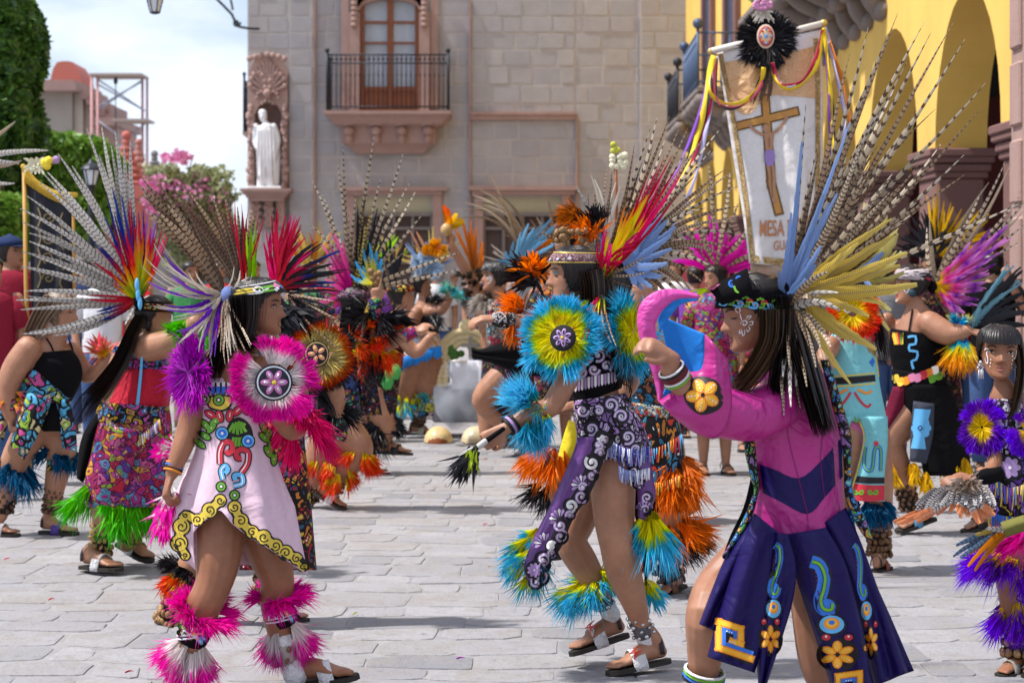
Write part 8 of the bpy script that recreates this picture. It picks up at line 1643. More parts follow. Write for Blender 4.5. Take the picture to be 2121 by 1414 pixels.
 # second golden headdress behind her
dancer_right()
def girl_small():
 f = Fig('small girl facing the camera at the right edge with white dots painted on her cheeks', 7.43,2090); D = f.D; f.skin = skin('brown_skin', (.30,.135,.07))
 h = f.head(2069,728,0,116,-6,2,3)
 f.limb([(2098,1060,0,52,40),(2094,980,0,48,38),(2090,900,0,50,38),(2087,845,0,52,34),(2082,818,0,36,28),(2077,795,0,20)])
 f.limb([(2046,850,0,18),(2038,900,-.02,17),(2062,950,-.06,15),(2040,985,-.12,13),(2014,992,-.16,11)]); f.hand(f.p(2014,992,-.16),(-1,-.1,.0),(.1,-.5,.8),.13,15)
 f.limb([(2128,850,0,18),(2142,930,0,17),(2135,1010,-.1,14)])
 f.limb([(2085,1070,0,40),(2090,1160,0,34),(2095,1240,0,26),(2102,1310,.02,20),(2104,1360,.02,16)]); f.limb([(2125,1070,0,40),(2138,1180,0,32),(2140,1300,0,20),(2142,1370,0,15)])
 f.foot(f.p(2118,1388,.05), f.p(2072,1402,-.08), f.p(2106,1356,.02), strap='silver', sole=(.2,.12,.08)); f.foot(f.p(2150,1392,.05), f.p(2130,1404,-.1), sandal=True); f.body(.006)
 h.face(f.root, lips=(.36,.12,.10), paint=[(.022,[(38,.02),(46,-.02),(44,-.12),(50,-.2),(58,-.18),(56,-.1)]),(.02,[(36,.04),(48,.06),(56,.02)]),('dot', (33,-.13,.014)),('dot', (36,-.19,.014)),('dot', (40,-.25,.013)),('dot', (-36,-.05,.015)),('dot', (-38,-.12,.015)),('dot', (-40,-.19,.013)),('dot', (-46,-.09,.015)),('dot', (-44,-.26,.012)),(.02,[(-50,.06),(-54,-.02),(-52,-.1)])])
 hair_cap(h, f.root, HAIR, front=.36, low=-.2, back_a=80, n=520, seed=9, grow=.045); g = MB()
 for k in range(13): a = -52+k*8.5; rows = [[h.pt(math.radians(a+q), z, 0,.06+.012*(q == 0)) for q in (-4.2,0,4.2)] for z in (.46,.38,.30,.22,.155+.012*math.sin(k*2.3))]; g.grid(rows, fr=.1+.06*(k % 4))
 f.part('fringe', g, HAIR); g = MB(); strands(g, [(2108,700,0),(2116,760,-.04),(2106,830,-.08),(2092,870,-.1)], D, 10,10,90,2.6,6); f.part('long_hair', g, HAIRB)
 for a in (-84,84):
  g = MB(); c = h.pt(math.radians(a),-.2,.05); g.ball(c, .006,6);
  for q in range(6): g.ball(c+V((math.cos(q*1.05)*.010,0, math.sin(q*1.05)*.010-.02)),.0042,6)
  for q in range(4): g.wire(c+V(((q-1.5)*.005,-.002,-.03)), c+V(((q-1.5)*.006,-.002,-.062)),.0018)
  f.part('earring', g, plain('pearl', (.7,.68,.66),.3))
 tp = gloft(f, 'costume_top', [(826,2050,2128,36),(880,2046,2136,42),(940,2052,2140,42)], lilac_emb, .01); sk = gloft(f, 'costume_skirt', [(940,2054,2140,42),(1000,2048,2150,50),(1070,2042,2156,56)], emb('violet_yellow', [(.14,.05,.40),(.30,.18,.46),(.60,.45,.05),(.14,.05,.35)],26,.12),.03)
 hanging(f, 'bead_fringe', [(2056,985),(2090,1010),(2130,1000)],40,40,-.11,[PM[YE], PM[BL], PM[PU]],3,3); hanging(f, 'bead_fringe', [(2050,1060),(2085,1070),(2130,1070)],34,24,-.12,[PM[YE], PM[BL]],3,4)
 d = Decal([tp, sk], D-.1); g = MB(); d.flower(g, 2092,968,22,(BK, LI, WH),.005,7); f.part('flower_applique', g, PM, tp); g = MB(); d.flower(g, 2066,880,14,(BK, LI, WH),.005,6); f.part('flower_applique', g, PM, tp); g = MB(); d.stroke(g, spiral(2098,1030,14,1.3),6, LI, .006,3); f.part('scroll_applique', g, PM, sk)
 g = MB(); disc(g, f.p(2036,884,-.04),(-.35,-.92,.05),.004,.088,1300,23,.008,.3,1.5); f.part('shoulder_plume', g, p_violyel); g = MB(); disc(g, f.p(2126,895,-.10),(.1,-1,.05),.004,.080,1300,24,.008,.3,1.4); f.part('shoulder_plume', g, p_violyel)
 g = MB(); f.limb([(2062,982,-.09,19),(2026,990,-.15,15)],14, mb=g); f.part('bracer', g, blackc)
 g = MB(); cuff(g, f.p(2102,1150,-.02), f.p(2096,1172,-.02),.055,.13,900,75,25,.009,.35, tilt=(-.4,-.1,-.1)); f.part('knee_plume', g, p_violyel); g = MB(); cuff(g, f.p(2106,1240,.0), f.p(2106,1262,.0),.04,.11,800,25,26,.009,.1); f.part('shin_plume', g, p_violyel)
 gloft(f, 'knee_band', [(1205,2086,2140,28),(1245,2088,2136,26)], lilac_emb, 0)
 g = MB(); tuft(g, f.p(2125,1105,-.14),(-1,-.2,-.4),.12,170,.35,9,.010); f.part('wrist_plume', g, plume_mat('plume_hot_pink', [(0,(.88,.05,.35)),(1,(.90,.03,.40))]))
 f.rattle(f.p(2103,1312,.02), f.p(2106,1360,.02),.045,24,.014, 'nut_tan', seed=24)
 t_ = empty('feather_fan', f.p(1990,1010,-.2), 'fan of speckled white feathers tipped orange in the small girl\'s lowered hand', 'feather fan'); B = (1995,1008); fw = barred('speckled_orange_tip', [(0,(.30,.24,.20)),(.45,(.62,.60,.60)),(.62,(.66,.60,.58)),(.70,(.85,.25,.08)),(1,(.88,.30,.12))],(.06,.06,.08),70,.3,.3, barfade=[(0,(1,1,1)),(.62,(1,1,1)),(.68,(0,0,0))])
 feathers(t_, 'feather', D, B, [(1850,1072,-20),(1858,1082,-18),(1868,1078,-16),(1892,1070,-14),(1898,1076,-12),(1922,1058,-8),(1936,1055,-8),(1950,1054,-6),(1984,1062,0),(1990,1072,0),(2006,1070,2),(2036,1080,6),(2040,1070,8),(2062,1062,12),(2058,1056,12),(1965,1060,-4),(2022,1064,4),(1876,1072,-14),(1908,1064,-10),(2050,1072,10),(2030,1082,6),(1940,1064,-6)],.030,[fw], dzb=-.2, dzt=-.24, seed=101, taper=.2)
 gm = barred('guinea', [(0,(.35,.28,.24)),(1,(.66,.64,.62))],(.05,.05,.07),90,.4)
 for q in range(34): t = (q % 17)/16; o_ = (q//17)*9; feathers(t_, 'feather', D, (1946+92*t, 1010-8*math.sin(3.1*t)+o_),[(1896+166*t, 1046-12*math.sin(3.1*t)+o_, 4-8*t)],.020,[gm], dzb=-.21, dzt=-.25-.01*(q//17), seed=102+q, taper=.2, seg=10)
 g = MB(); tuft(g, f.p(1995,1004,-.24),(-.6,0,.1),.045,90,.5,4); tuft(g, f.p(2005,1004,-.24),(.6,0,.1),.045,90,.5,5); tag(g.build('down', plume_mat('down_brown', [(0,(.2,.12,.08)),(1,(.5,.42,.36))]), t_), kind='stuff')
 t_ = empty('feather_gauntlet', f.p(2080,1090,-.2), 'blue and orange feather bundle bound with an olive band beside the small girl', 'feather bundle'); B = (2092,1092)
 feathers(t_, 'feather', D, B, [(1974,1142,6),(1980,1128,2),(1990,1150,8),(2010,1165,8),(2040,1148,4),(2000,1118,0)],.03,[barred('slate_blue', [(0,(.12,.22,.34)),(1,(.10,.22,.38))],(.03,.06,.12),60,.3)], dzb=-.22, dzt=-.26, seed=103, taper=.3); feathers(t_, 'feather', D, B, [(2008,1140,2),(2005,1170,8),(2020,1180,6)],.024,[plume_mat('burnt_orange', [(0,(.5,.2,.05)),(1,(.72,.22,.04))])], dzb=-.24, dzt=-.29, seed=104, taper=.25); feathers(t_, 'feather', D, B, [(2020,1104,0),(2045,1092,-4),(2035,1120,0)],.026,[f_gold, ph_white], dzb=-.24, dzt=-.28, seed=105, taper=.3)
 g = MB(); g.grid(panel([(2072,1082),(2090,1076),(2122,1066)],[(2084,1112),(2100,1106),(2130,1096)], D-.30,6,4,.03)); g.build('olive_band', cloth('olive_felt', (.16,.15,.04)), t_, solid=.004)
girl_small()
# ================================================================ BANNERS, ALTAR, SPECTATORS
def ribbon(parent, pts, D, w_, col, dz=0, name='ribbon', tw=0):
 q = resample([(*p, 0) for p in pts],6); rows = []
 for i, p in enumerate(q):
  t = q[min(i+1, len(q)-1)]-q[max(i-1,0)]; l = math.hypot(t[0], t[1]) or 1; nx, ny = -t[1]/l, t[0]/l; k = w_/2*(.75+.25*math.sin(i*.6+tw)); rows.append([P(p[0]+nx*k*o, p[1]+ny*k*o, D+dz+.03*math.sin(i*.5+tw)+.012*o) for o in (-1,0,1)])
 g = MB(); g.grid(rows); return g.build(name, cloth('ribbon_'+col, {'yellow': (.85,.60,.02), 'red': (.62,.01,.08), 'black': (.02,.02,.03), 'violet': (.22,.06,.45), 'lavender': (.55,.52,.80), 'orange': (.85,.25,.03), 'white': (.70,.68,.78), 'pink': (.80,.12,.20)}[col],.35,.1,6,.5), parent, solid=.002)
def banner():
 D = 12.4; k = D/F
 t_ = empty('procession_banner', (X(1600, D), D, 0), 'tall white satin banner with a painted crucifix, ribbons and a black feather rosette', 'banner', 'procession banners')
 sat = cloth('white_satin', (.70,.66,.64),.38,.9,3.2,.5); rows = panel([(1486,108),(1500,200),(1518,320),(1538,440),(1552,545)],[(1700,62),(1704,180),(1704,320),(1702,440),(1698,560)], D, 30,7,.03,.035,2); g = MB(); g.grid(rows); sh = g.build('satin_sheet', sat, t_, solid=.004)
 d = Decal([sh], D-.05); g = MB()
 d.band(g, [(1497,130),(1545,122),(1592,118),(1640,108),(1702,92)],[(1520,225),(1550,238),(1592,200),(1640,200),(1700,205)],0,.006,12); g.build('gold_swag', cloth('peach_satin', (.66,.40,.20),.35,.8,9,.5), t_)
 for a, b in (([(1492,112),(1514,220),(1532,330),(1548,440),(1560,545)],10),([(1690,80),(1694,200),(1694,330),(1692,440),(1688,550)],10)): g = MB(); d.stroke(g, a, b, 0,.008); g.build('gold_trim', emb('gold_braid', [(.50,.34,.14),(.60,.42,.2),(.4,.25,.1)],40,.08,(.3,.2,.08), False), t_)
 g = MB(); d.band(g, [(1556,528),(1620,536),(1697,540)],[(1560,542),(1622,550),(1697,554)],0,.008); g.build('gold_trim', emb('gold_braid', []) if False else MATS[('emb', 'gold_braid')], t_)
 gf = MB(); r = random.Random(4)
 for i in range(70): x = 1556+i*2.0; y = 545+(x-1556)*.10; gf.wire(P(x, y, D-.01), P(x+r.uniform(-1,1), y+22, D-.01),.0035,4)
 tag(gf.build('fringe', cloth('champagne_fringe', (.50,.36,.26),.6), t_), kind='stuff')
 # cross and figure, painted
 g = MB(); wo, dk, sk_, vi = 0,1,2,3
 for wd_, mi, lf in ((20, dk, .007),(13, wo, .010)): d.bar(g, [(1585,205),(1592,300),(1598,380),(1612,436)], wd_, mi, lf); d.bar(g, [(1534,260),(1646,232)], wd_, mi, lf)
 d.stroke(g, [(1550,258),(1566,272),(1582,280)],6, sk_, .013); d.stroke(g, [(1632,238),(1618,262),(1602,276)],6, sk_, .013)
 d.blob(g, [(1582,276),(1604,274),(1602,296),(1600,312),(1586,312),(1584,296)], sk_, .014,3); d.circ(g, 1587,266,7.5, sk_, .015,10,9); d.circ(g, 1586,262,7.5, dk, .014,10,7)
 d.blob(g, [(1585,312),(1603,310),(1606,326),(1600,344),(1588,344),(1584,328)], vi, .016,3)
 d.stroke(g, [(1590,342),(1596,368),(1598,396),(1603,418)],7, sk_, .014); d.stroke(g, [(1600,340),(1604,370),(1603,400),(1606,420)],6, sk_, .0135); d.stroke(g, [(1593,285),(1594,305)],1.2, dk, .018); d.stroke(g, [(1597,345),(1600,410)],1.2, dk, .018)
 g.build('painted_crucifix', [plain('painted_wood', (.50,.24,.06),.6,0,.3,20), plain('brown_outline', (.17,.09,.03),.7), plain('painted_flesh', (.42,.22,.13),.6), plain('painted_violet', (.30,.20,.48),.6)], t_)
 def text(s_, px, py, hpx, wdp, rot=0.0):
  c = bpy.data.curves.new('t', 'FONT'); c.body = s_; c.size = 1; c.offset = .012; o = bpy.data.objects.new('lettering', c); C.objects.link(o); bpy.context.view_layer.update(); me = bpy.data.meshes.new_from_object(o.evaluated_get(bpy.context.evaluated_depsgraph_get())); bpy.data.objects.remove(o); bpy.data.curves.remove(c)
  bm = bmesh.new(); bm.from_mesh(me); bmesh.ops.triangulate(bm, faces=bm.faces[:]); bmesh.ops.subdivide_edges(bm, edges=[e for e in bm.edges if e.calc_length() > .3], cuts=1); xs = [v.co.x for v in bm.verts]; ys = [v.co.y for v in bm.verts]; W = max(xs)-min(xs); hh = .73
  for v in bm.verts: u = (v.co.x-min(xs))/W*wdp; v.co = d.p(px+u, py-v.co.y/hh*hpx+u*rot, .012)
  bm.to_mesh(me); bm.free(); me.materials.clear(); me.materials.append(plain('copper_letter', (.50,.20,.08),.6)); q = bpy.data.objects.new('lettering', me); me.transform(Matrix.Translation(-root_loc(t_))); C.objects.link(q); q.parent = t_
 text('MESA', 1574,489,34,50,-.02); text('DEL PERDON', 1631,488,34,64,-.16); text('GUADALUPE', 1603,518,20,88,-.05)
 g = MB(); g.wire(P(1470,107, D-.02), P(1709,48, D-.02),.02,8); g.build('crossbar', plain('white_rod', (.7,.66,.6),.5), t_); g = MB(); g.ball(P(1472,107, D-.02),.022); g.build('rod_knob', plain('brass', (.6,.42,.12),.3,.7), t_); g = MB(); g.ball(P(1706,49, D-.02),.026); g.build('rod_knob', plain('brass', (.6,.42,.12)), t_)
 g = MB(); g.wire(P(1584,60, D+.05), P(1612,1010, D+.05),.018,8); g.build('pole', M_wood, t_)
 g = MB(); disc(g, P(1588,85, D-.06),(0,-1,.1),.03,.20,900,3,.016,.3); tag(g.build('feather_rosette', p_black, t_), kind='stuff')
 g = MB(); c = P(1586,76, D-.16)
 for rr, rz, mi, y in ((.055,.075,0,0),(.046,.063,1,-.006),(.034,.046,2,-.011),(.012,.016,3,-.016)): g.ellip(c+V((0, y, 0)),(rr, .008, rz),16, mi)
 for q in range(8): g.ball(c+V((.033*math.cos(q*.785),-.016,.045*math.sin(q*.785))),.008,6,1 if q % 2 else 3)
 g.build('beaded_medallion', [plain('cream_beads', (.62,.45,.35),.4), plain('red_beads', (.45,.08,.06),.4), plain('peach_beads', (.66,.42,.25),.4), plain('blue_bead', (.15,.3,.55),.3)], t_)
 g = MB(); r = random.Random(2)
 for q in range(46): a = r.uniform(0,6.28); e = P(1580+r.uniform(-24,24),38+r.uniform(-14,12), D-.13); feather(g, P(1580,30, D-.12), e, V((r.uniform(-.02,.02),0,.02)),.016,6, q, .3)
 g.build('cream_petals', f_white, t_); g = MB()
 for q in range(26): g.ball(P(1580+r.uniform(-17,17),10+r.uniform(-9,9), D-.12),.016,6)
 g.build('pink_flower', plain('orchid_pink', (.60,.25,.42),.7,0,.3,60), t_); g = MB()
 for q in range(8): feather(g, P(1575,5, D-.08), P(1545+q*5,-4+q % 3*4, D-.1), V((0,0,.02)),.03,6, q, .3)
 g.build('leaf', plain('fresh_leaf', (.12,.30,.05),.5), t_)
 feathers(t_, 'feather', D, (1592,135),[(1560,215,4),(1573,210,2),(1580,190,0),(1596,200,-4)],.035,[f_black, ph_dark], dzb=-.08, dzt=-.1, seed=3, taper=.4)
 for pts, w_, c_, z_ in (([(1478,115),(1466,170),(1455,240),(1432,320),(1400,390),(1362,445)],13, 'yellow', -.10),([(1480,118),(1472,180),(1452,260),(1420,340),(1384,410)],12, 'black', -.07),([(1482,118),(1474,200),(1462,250),(1425,350),(1370,432)],12, 'red', -.08),([(1484,118),(1474,215),(1460,280),(1442,360),(1420,420),(1392,470)],9, 'lavender', -.09),([(1476,115),(1462,180),(1440,262),(1412,330),(1372,420)],7, 'violet', -.06),
       ([(1480,118),(1468,165),(1476,200),(1510,216),(1550,205),(1576,170),(1582,140)],10, 'yellow', -.12),([(1482,120),(1480,190),(1500,222),(1545,215),(1575,180),(1586,142)],6, 'pink', -.11),([(1484,120),(1484,200),(1505,226),(1540,218),(1572,186)],5, 'black', -.10),
       ([(1600,130),(1606,165),(1630,184),(1665,172),(1694,130),(1704,62)],9, 'yellow', -.12),([(1600,130),(1610,168),(1632,178),(1664,165),(1690,120),(1703,62)],8, 'red', -.13),([(1602,130),(1616,172),(1640,180),(1668,164)],5, 'white', -.11),
       ([(1706,58),(1712,110),(1720,190),(1722,260),(1728,330),(1730,366)],9, 'yellow', -.10),([(1708,58),(1724,120),(1740,190),(1750,240),(1746,300)],9, 'lavender', -.09),([(1708,60),(1720,90),(1736,140),(1750,190),(1762,260),(1766,290)],8, 'orange', -.08),([(1707,60),(1716,140),(1724,220),(1728,290),(1734,350)],8, 'black', -.07),([(1707,60),(1714,160),(1718,250),(1722,340)],6, 'violet', -.06)): ribbon(t_, pts, D, w_, c_, z_)
banner()
def banner_black():
 D = 13.5; t_ = empty('procession_banner', (X(100, D), D, 0), 'black embroidered banner with gold fringe and a flower bunch at the left edge', 'banner', 'procession banners')
 g = MB(); g.grid(panel([(55,362),(62,460),(64,600),(66,640)],[(150,412),(152,480),(150,600),(148,650)], D, 16,5,.02,.03,2)); sh = g.build('velvet_sheet', cloth('charcoal_velvet', (.03,.03,.038),.8,.5,5), t_, solid=.004); d = Decal([sh], D)
 g = MB()
 for y in range(4): d.stroke(g, spiral(100,450+y*42,13,1.4, y),3.5,0,.006,3); d.stroke(g, [(78,430+y*42),(84,450+y*42),(78,470+y*42)],3,0,.006); d.stroke(g, [(130,440+y*42),(124,460+y*42),(132,476+y*42)],3,0,.006)
 g.build('embroidery', plain('tarnished_gold_thread', (.22,.16,.07),.6,0,.4,40), t_)
 g = MB(); g.sweep([(P(48,345, D-.02),.018,.018),(P(80,384, D-.02),.02,.02),(P(120,402, D-.02),.02,.02),(P(156,404, D-.02),.018,.018)],8); g.build('gold_rope', gold_cl, t_); g = MB(); g.wire(P(50,352, D), P(62,1000, D),.016); g.build('pole', plain('gilded_pole', (.45,.24,.05),.5), t_); g = MB(); g.wire(P(151,404, D), P(154,640, D),.012); g.build('side_rod', plain('gilded_pole', (.45,.24,.05)), t_)
 g = MB(); r = random.Random(3)
 for i in range(50): u = i/49; x = 52+100*u; y = 356+48*math.sin(u*1.5); g.wire(P(x, y, D-.03), P(x+r.uniform(-1,1), y+22, D-.03),.006,4)
 tag(g.build('gold_fringe', gold_cl, t_), kind='stuff'); g = MB()
 for q in range(40): feather(g, P(74,346, D-.08), P(74+r.uniform(-26,24),345+r.uniform(-20,16), D-.1), V((0,0,.02)),.03,6, q, .3)
 g.build('cream_petals', plain('cream_petal', (.72,.66,.45),.7), t_); g = MB(); [g.ball(P(96+r.uniform(-9,9),340+r.uniform(-8,8), D-.08),.03,7) for _ in range(8)]; g.build('yellow_flower', plain('yellow_petal', (.85,.65,.05),.7), t_); g = MB(); [g.ball(P(114+r.uniform(-5,5),334+r.uniform(-6,6), D-.06),.022,7) for _ in range(6)]; g.build('lilac_flower', plain('lilac_petal', (.40,.25,.45),.7), t_)
 feathers(t_, 'feather', D, (-60,330),[(100,304,0),(45,326,30),(30,378,34),(30,246,0),(40,340,0)],.05,[ph_white, ph_tan], seed=4, taper=.5)
banner_black()
def altar():
 D = 18.6; t_ = empty('altar', (X(965, D), D, 0), 'small altar with popcorn-bead arch, white cloth and silver cross on the ground', 'altar')
 g = MB(); g.box(P(965,835, D)+V((0,.1,0)),(.62,.5,.34), bev=.02); g.build('plinth', stone_mat('plinth_stone', [(.30,.30,.34),(.36,.36,.40)]), t_, smooth=False)
 g = MB(); g.grid([[P(936+q*66/14, y, D-.28+.015*math.sin(q*1.3)*u) for q in range(15)] for y, u in ((746,0),(770,.6),(800,1),(806,1))]); g.build('white_cloth', cloth('white_linen', (.75,.74,.80),.8,.4,8), t_, solid=.004)
 g = MB(); r = random.Random(2)
 for i in range(30):
  a = math.pi*(i+.5)/30
  for rr, s_ in ((56,.046),(44,.04),(33,.036)): g.ellip(P(965-rr*math.cos(a),742-rr*1.0*math.sin(a), D-.1),(s_*r.uniform(.8,1.15), s_, s_*.8),7)
 for i in range(12):
  for s_ in (-1,1): g.ellip(P(965+s_*56,748+i*10, D-.1),(.046,.045,.036),7); g.ellip(P(965+s_*44,748+i*10, D-.1),(.04,.045,.034),7)
 g.ellip(P(965,680, D-.1),(.07,.05,.09),8); tag(g.build('popcorn_garland', plain('pale_yellow_popcorn', (.85,.70,.40),.9,0,.2,30,.5), t_), kind='stuff')
 g = MB(); g.box(P(975,735, D-.2),(.04,.03,.34)); g.box(P(975,715, D-.2),(.17,.028,.035)); g.build('cross', plain('tarnished_silver', (.35,.33,.30),.3,.7), t_, smooth=False)
 g = MB(); g.wire(P(930,748, D-.3), P(968,748, D-.3),.012); g.build('candle', plain('wax', (.75,.72,.65),.5), t_)
 g = MB(); [g.ball(P(945+r.uniform(-12,40),725+r.uniform(-10,14), D-.12),.035,6) for _ in range(12)]; g.build('green_bunch', plain('altar_leaves', (.08,.20,.04),.8), t_); g = MB(); [g.ball(P(960+r.uniform(-20,30),775+r.uniform(-16,26), D+.0),.04,6) for _ in range(9)]; g.build('purple_bunch', plain('altar_purple', (.30,.06,.25),.8), t_)
 for px_, lab, c0, c1 in ((908, 'brown and cream turtle shell standing on the paving by the altar', (.60,.45,.22),(.22,.06,.02)),(985, 'cream armadillo shell lying on the paving by the altar', (.62,.52,.34),(.45,.36,.22))):
  q = empty('animal_shell', (X(px_, 17.9),17.9,0), lab, 'shell', 'animal shells by the altar'); g = MB(); rows = [[V((X(px_, 17.9)+.13*math.sin(p_)*math.cos(a),17.9+.16*math.sin(p_)*math.sin(a),.01+.14*math.cos(p_))) for a in np.linspace(0,2*math.pi, 19)[:-1]] for p_ in np.linspace(.05,1.57,8)]; g.grid(rows, close=True); o = g.build('shell_back', plain('shell_%d' % px_, c0,.35,0,.5,20), q); g = MB(); rows = [[V((X(px_, 17.9)+.11*math.sin(p_)*math.cos(a),17.9-.045+.125*math.sin(p_)*math.sin(a),.004+.095*math.cos(p_))) for a in np.linspace(0,2*math.pi, 19)[:-1]] for p_ in np.linspace(.05,1.57,6)]; g.grid(rows, close=True); g.build('shell_front', plain('shellf_%d' % px_, c1,.3), q)
 g = MB(); g.grid(panel([(1000,880),(1010,872),(1050,868)],[(1002,888),(1020,890),(1052,878)],17.4,4,3)); tag(g.build('feather_bundle', f_pinkred, None, solid=.004), 'red and white feather bundle lying on the paving behind the shells', 'feather bundle')
 v = bpy.data.materials.new('smoke'); v.use_nodes = True; n_ = v.node_tree; n_.nodes.clear(); o_ = n_.nodes.new('ShaderNodeOutputMaterial'); pvn = n_.nodes.new('ShaderNodeVolumePrincipled'); pvn.inputs['Color'].default_value = (.9,.92,1,1)
 tx = n_.nodes.new('ShaderNodeTexNoise'); tx.inputs['Scale'].default_value = 4; tx.inputs['Detail'].default_value = 4; tcn = n_.nodes.new('ShaderNodeTexCoord'); n_.links.new(tcn.outputs['Object'], tx.inputs['Vector']); rr_n = n_.nodes.new('ShaderNodeMapRange'); rr_n.inputs[1].default_value = .46; rr_n.inputs[2].default_value = .75; rr_n.inputs[4].default_value = 16.0; n_.links.new(tx.outputs['Fac'], rr_n.inputs[0]); n_.links.new(rr_n.outputs[0], pvn.inputs['Density']); n_.links.new(pvn.outputs[0], o_.inputs['Volume'])
 g = MB(); g.ellip(P(955,815,17.6),(.26,.18,.34),16); o = g.build('smoke', v, None, loc=P(955,815,17.6)); bm = bmesh.new(); bm.from_mesh(o.data); bmesh.ops.recalc_face_normals(bm, faces=bm.faces[:]); bm.to_mesh(o.data); bm.free(); tag(o, kind='stuff')
altar()
# ---- spectators and musicians behind
def bystander(px, D, hgt, yaw, shirt, trousers, label, hair=HAIR, hat=None, arms='down', fem=False, tone=None, seed=1, crown=None, skirt=None):
 k = D/F; m = 1/k; f = Fig(label, D, px, group='onlookers and dancers far back'); r = random.Random(seed); gy = HY+H*m; top = gy-hgt*m; q = lambda z: gy-z*m; s_ = hgt/1.7
 if tone: f.skin = tone
 w_ = m*s_; h = f.head(px, q(hgt-.115*s_),0,.225*w_, yaw, r.uniform(-5,8))
 f.limb([(px, q(.92*s_),0,.145*w_, .11*w_),(px, q(1.08*s_),0,.135*w_, .10*w_),(px, q(1.28*s_),0,.16*w_, .11*w_),(px, q(1.40*s_),0,.14*w_, .09*w_),(px, q(1.47*s_),0,.055*w_),(px, q(1.54*s_),0,.05*w_)])
 cam_side = -.02
 for s2 in (-1,1):
  sx = px+s2*.185*w_
  if arms == 'up' or (arms == 'one' and s2 > 0): f.limb([(sx, q(1.40*s_),0,.05*w_),(sx+s2*.09*w_, q(1.22*s_),-.12,.043*w_),(sx-s2*.02*w_, q(1.40*s_),-.30,.032*w_),(sx-s2*.05*w_, q(1.47*s_),-.33,.028*w_)]); wr = f.p(sx-s2*.05*w_, q(1.47*s_),-.33); f.hand(wr, (-.2*s2,-.2,1),(s2,-.6,0),.17,50)
  else: f.limb([(sx, q(1.40*s_),0,.05*w_),(sx+s2*.04*w_, q(1.15*s_),.02,.042*w_),(sx+s2*.03*w_, q(.92*s_),-.06,.03*w_)]); f.hand(f.p(sx+s2*.03*w_, q(.90*s_),-.06),(0,-.1,-1),(s2,0,0),.17,30)
  f.limb([(px+s2*.08*w_, q(.90*s_),0,.085*w_),(px+s2*.09*w_, q(.5*s_),0,.06*w_),(px+s2*.09*w_, q(.30*s_),.02,.055*w_),(px+s2*.09*w_, q(.09*s_),.02,.035*w_)]); f.foot(V((X(px+s2*.09*w_, D), D+.08,0)), V((X(px+s2*.11*w_, D), D-.17,0)), strap='black', sole=(.05,.04,.04))
 f.body(.014 if D < 20 else .018,2)
 if D < 20: h.face(f.root)
 hair_cap(h, f.root, hair, front=.28, n=60, seed=seed, lw=.03)
 if fem: g = MB(); strands(g, [(px, q(1.62*s_),.08),(px, q(1.4*s_),.12),(px, q(1.25*s_),.12)], D, .07*w_, .09*w_, 60,.02*w_, seed); f.part('long_hair', g, hair)
 a = .175*w_; g = MB(); g.grid(loft([(q(1.46*s_), px-.09*w_, px+.09*w_, .07*w_),(q(1.41*s_), px-a*1.02, px+a*1.02,.115*w_),(q(1.25*s_), px-a, px+a, .135*w_),(q(1.05*s_), px-a*.95, px+a*.95,.135*w_),(q(.88*s_), px-a*1.02, px+a*1.02,.14*w_)], D, 28,3,.03,5, seed), close=True)
 for s2 in (-1,1):
  sx = px+s2*.185*w_; e = (sx+s2*.09*w_, q(1.24*s_),-.10) if (arms == 'up' or (arms == 'one' and s2 > 0)) else (sx+s2*.035*w_, q(1.20*s_),.0)
  g.sweep([(f.p(sx-s2*.03*w_, q(1.41*s_)),.06*s_, .06*s_),(f.p(*e),.062*s_, .062*s_)],12, False, 1)
 f.part('shirt', g, shirt, solid=.005); g = MB()
 if skirt: g.grid(loft([(q(.95*s_), px-a, px+a, .14*w_),(q(.7*s_), px-a*1.25, px+a*1.25,.17*w_),(q(.35*s_), px-a*1.5, px+a*1.5,.2*w_)], D, 28,3,.06,7, seed), close=True); f.part('skirt', g, skirt, solid=.005)
 else:
  for s2 in (-1,1): g.sweep([(f.p(px+s2*.08*w_, q(.92*s_)),.105*s_, .115*s_),(f.p(px+s2*.09*w_, q(.5*s_)),.078*s_, .085*s_),(f.p(px+s2*.09*w_, q(.10*s_)),.065*s_, .07*s_)],14, False, 3)
  f.part('trousers', g, trousers, solid=.005)
 if hat:
  g = MB(); rows = [[h.pt(2*math.pi*j/20,.18+(.5-.18)*u, 0,.07) for j in range(20)] for u in (0,.4,.8,1)]; g.grid(rows, close=True); b = len(g.v); g.add([h.w((0,0,.56))],[]); g.f += [(b-20+j, b-20+(j+1) % 20, b) for j in range(20)]; g.mi += [0]*20
  g.grid([[h.w(hp(t, .17)+V((0,.07,0))) for t in np.linspace(-1.1,1.1,9)],[h.w(hp(t, .14)*1.0+V((0,.07+.32*math.cos(t),0))) for t in np.linspace(-1.1,1.1,9)]]); f.part('cap', g, hat, solid=.004)
 if crown:
  hd = hdress(f, (px, q(hgt-.02)),.05)
  for (mts, a0, a1, n_, L0, L1, wd_) in crown: feathers(hd, 'feather', D, (px, q(hgt-.04)), fan_tips((px, q(hgt-.04)), a0, a1, n_, L0*m, L1*m, seed, 6), wd_, mts, dzt=.05, seed=seed, taper=.5, seg=14)
 return f
den = cloth('denim', (.05,.09,.20),.9); kha = cloth('khaki', (.25,.19,.12)); wht = cloth('white_shirt', (.65,.64,.66)); mar = cloth('maroon_shirt', (.22,.012,.03)); navs = cloth('navy_shirt', (.02,.03,.08)); gry = cloth('grey_shirt', (.2,.2,.22)); redc = cloth('red_shirt', (.45,.02,.03)); purp = cloth('violet_shirt', (.2,.06,.35)); grn = cloth('green_shirt', (.05,.22,.08))
fem_dark = skin('deep_skin', (.24,.12,.07))
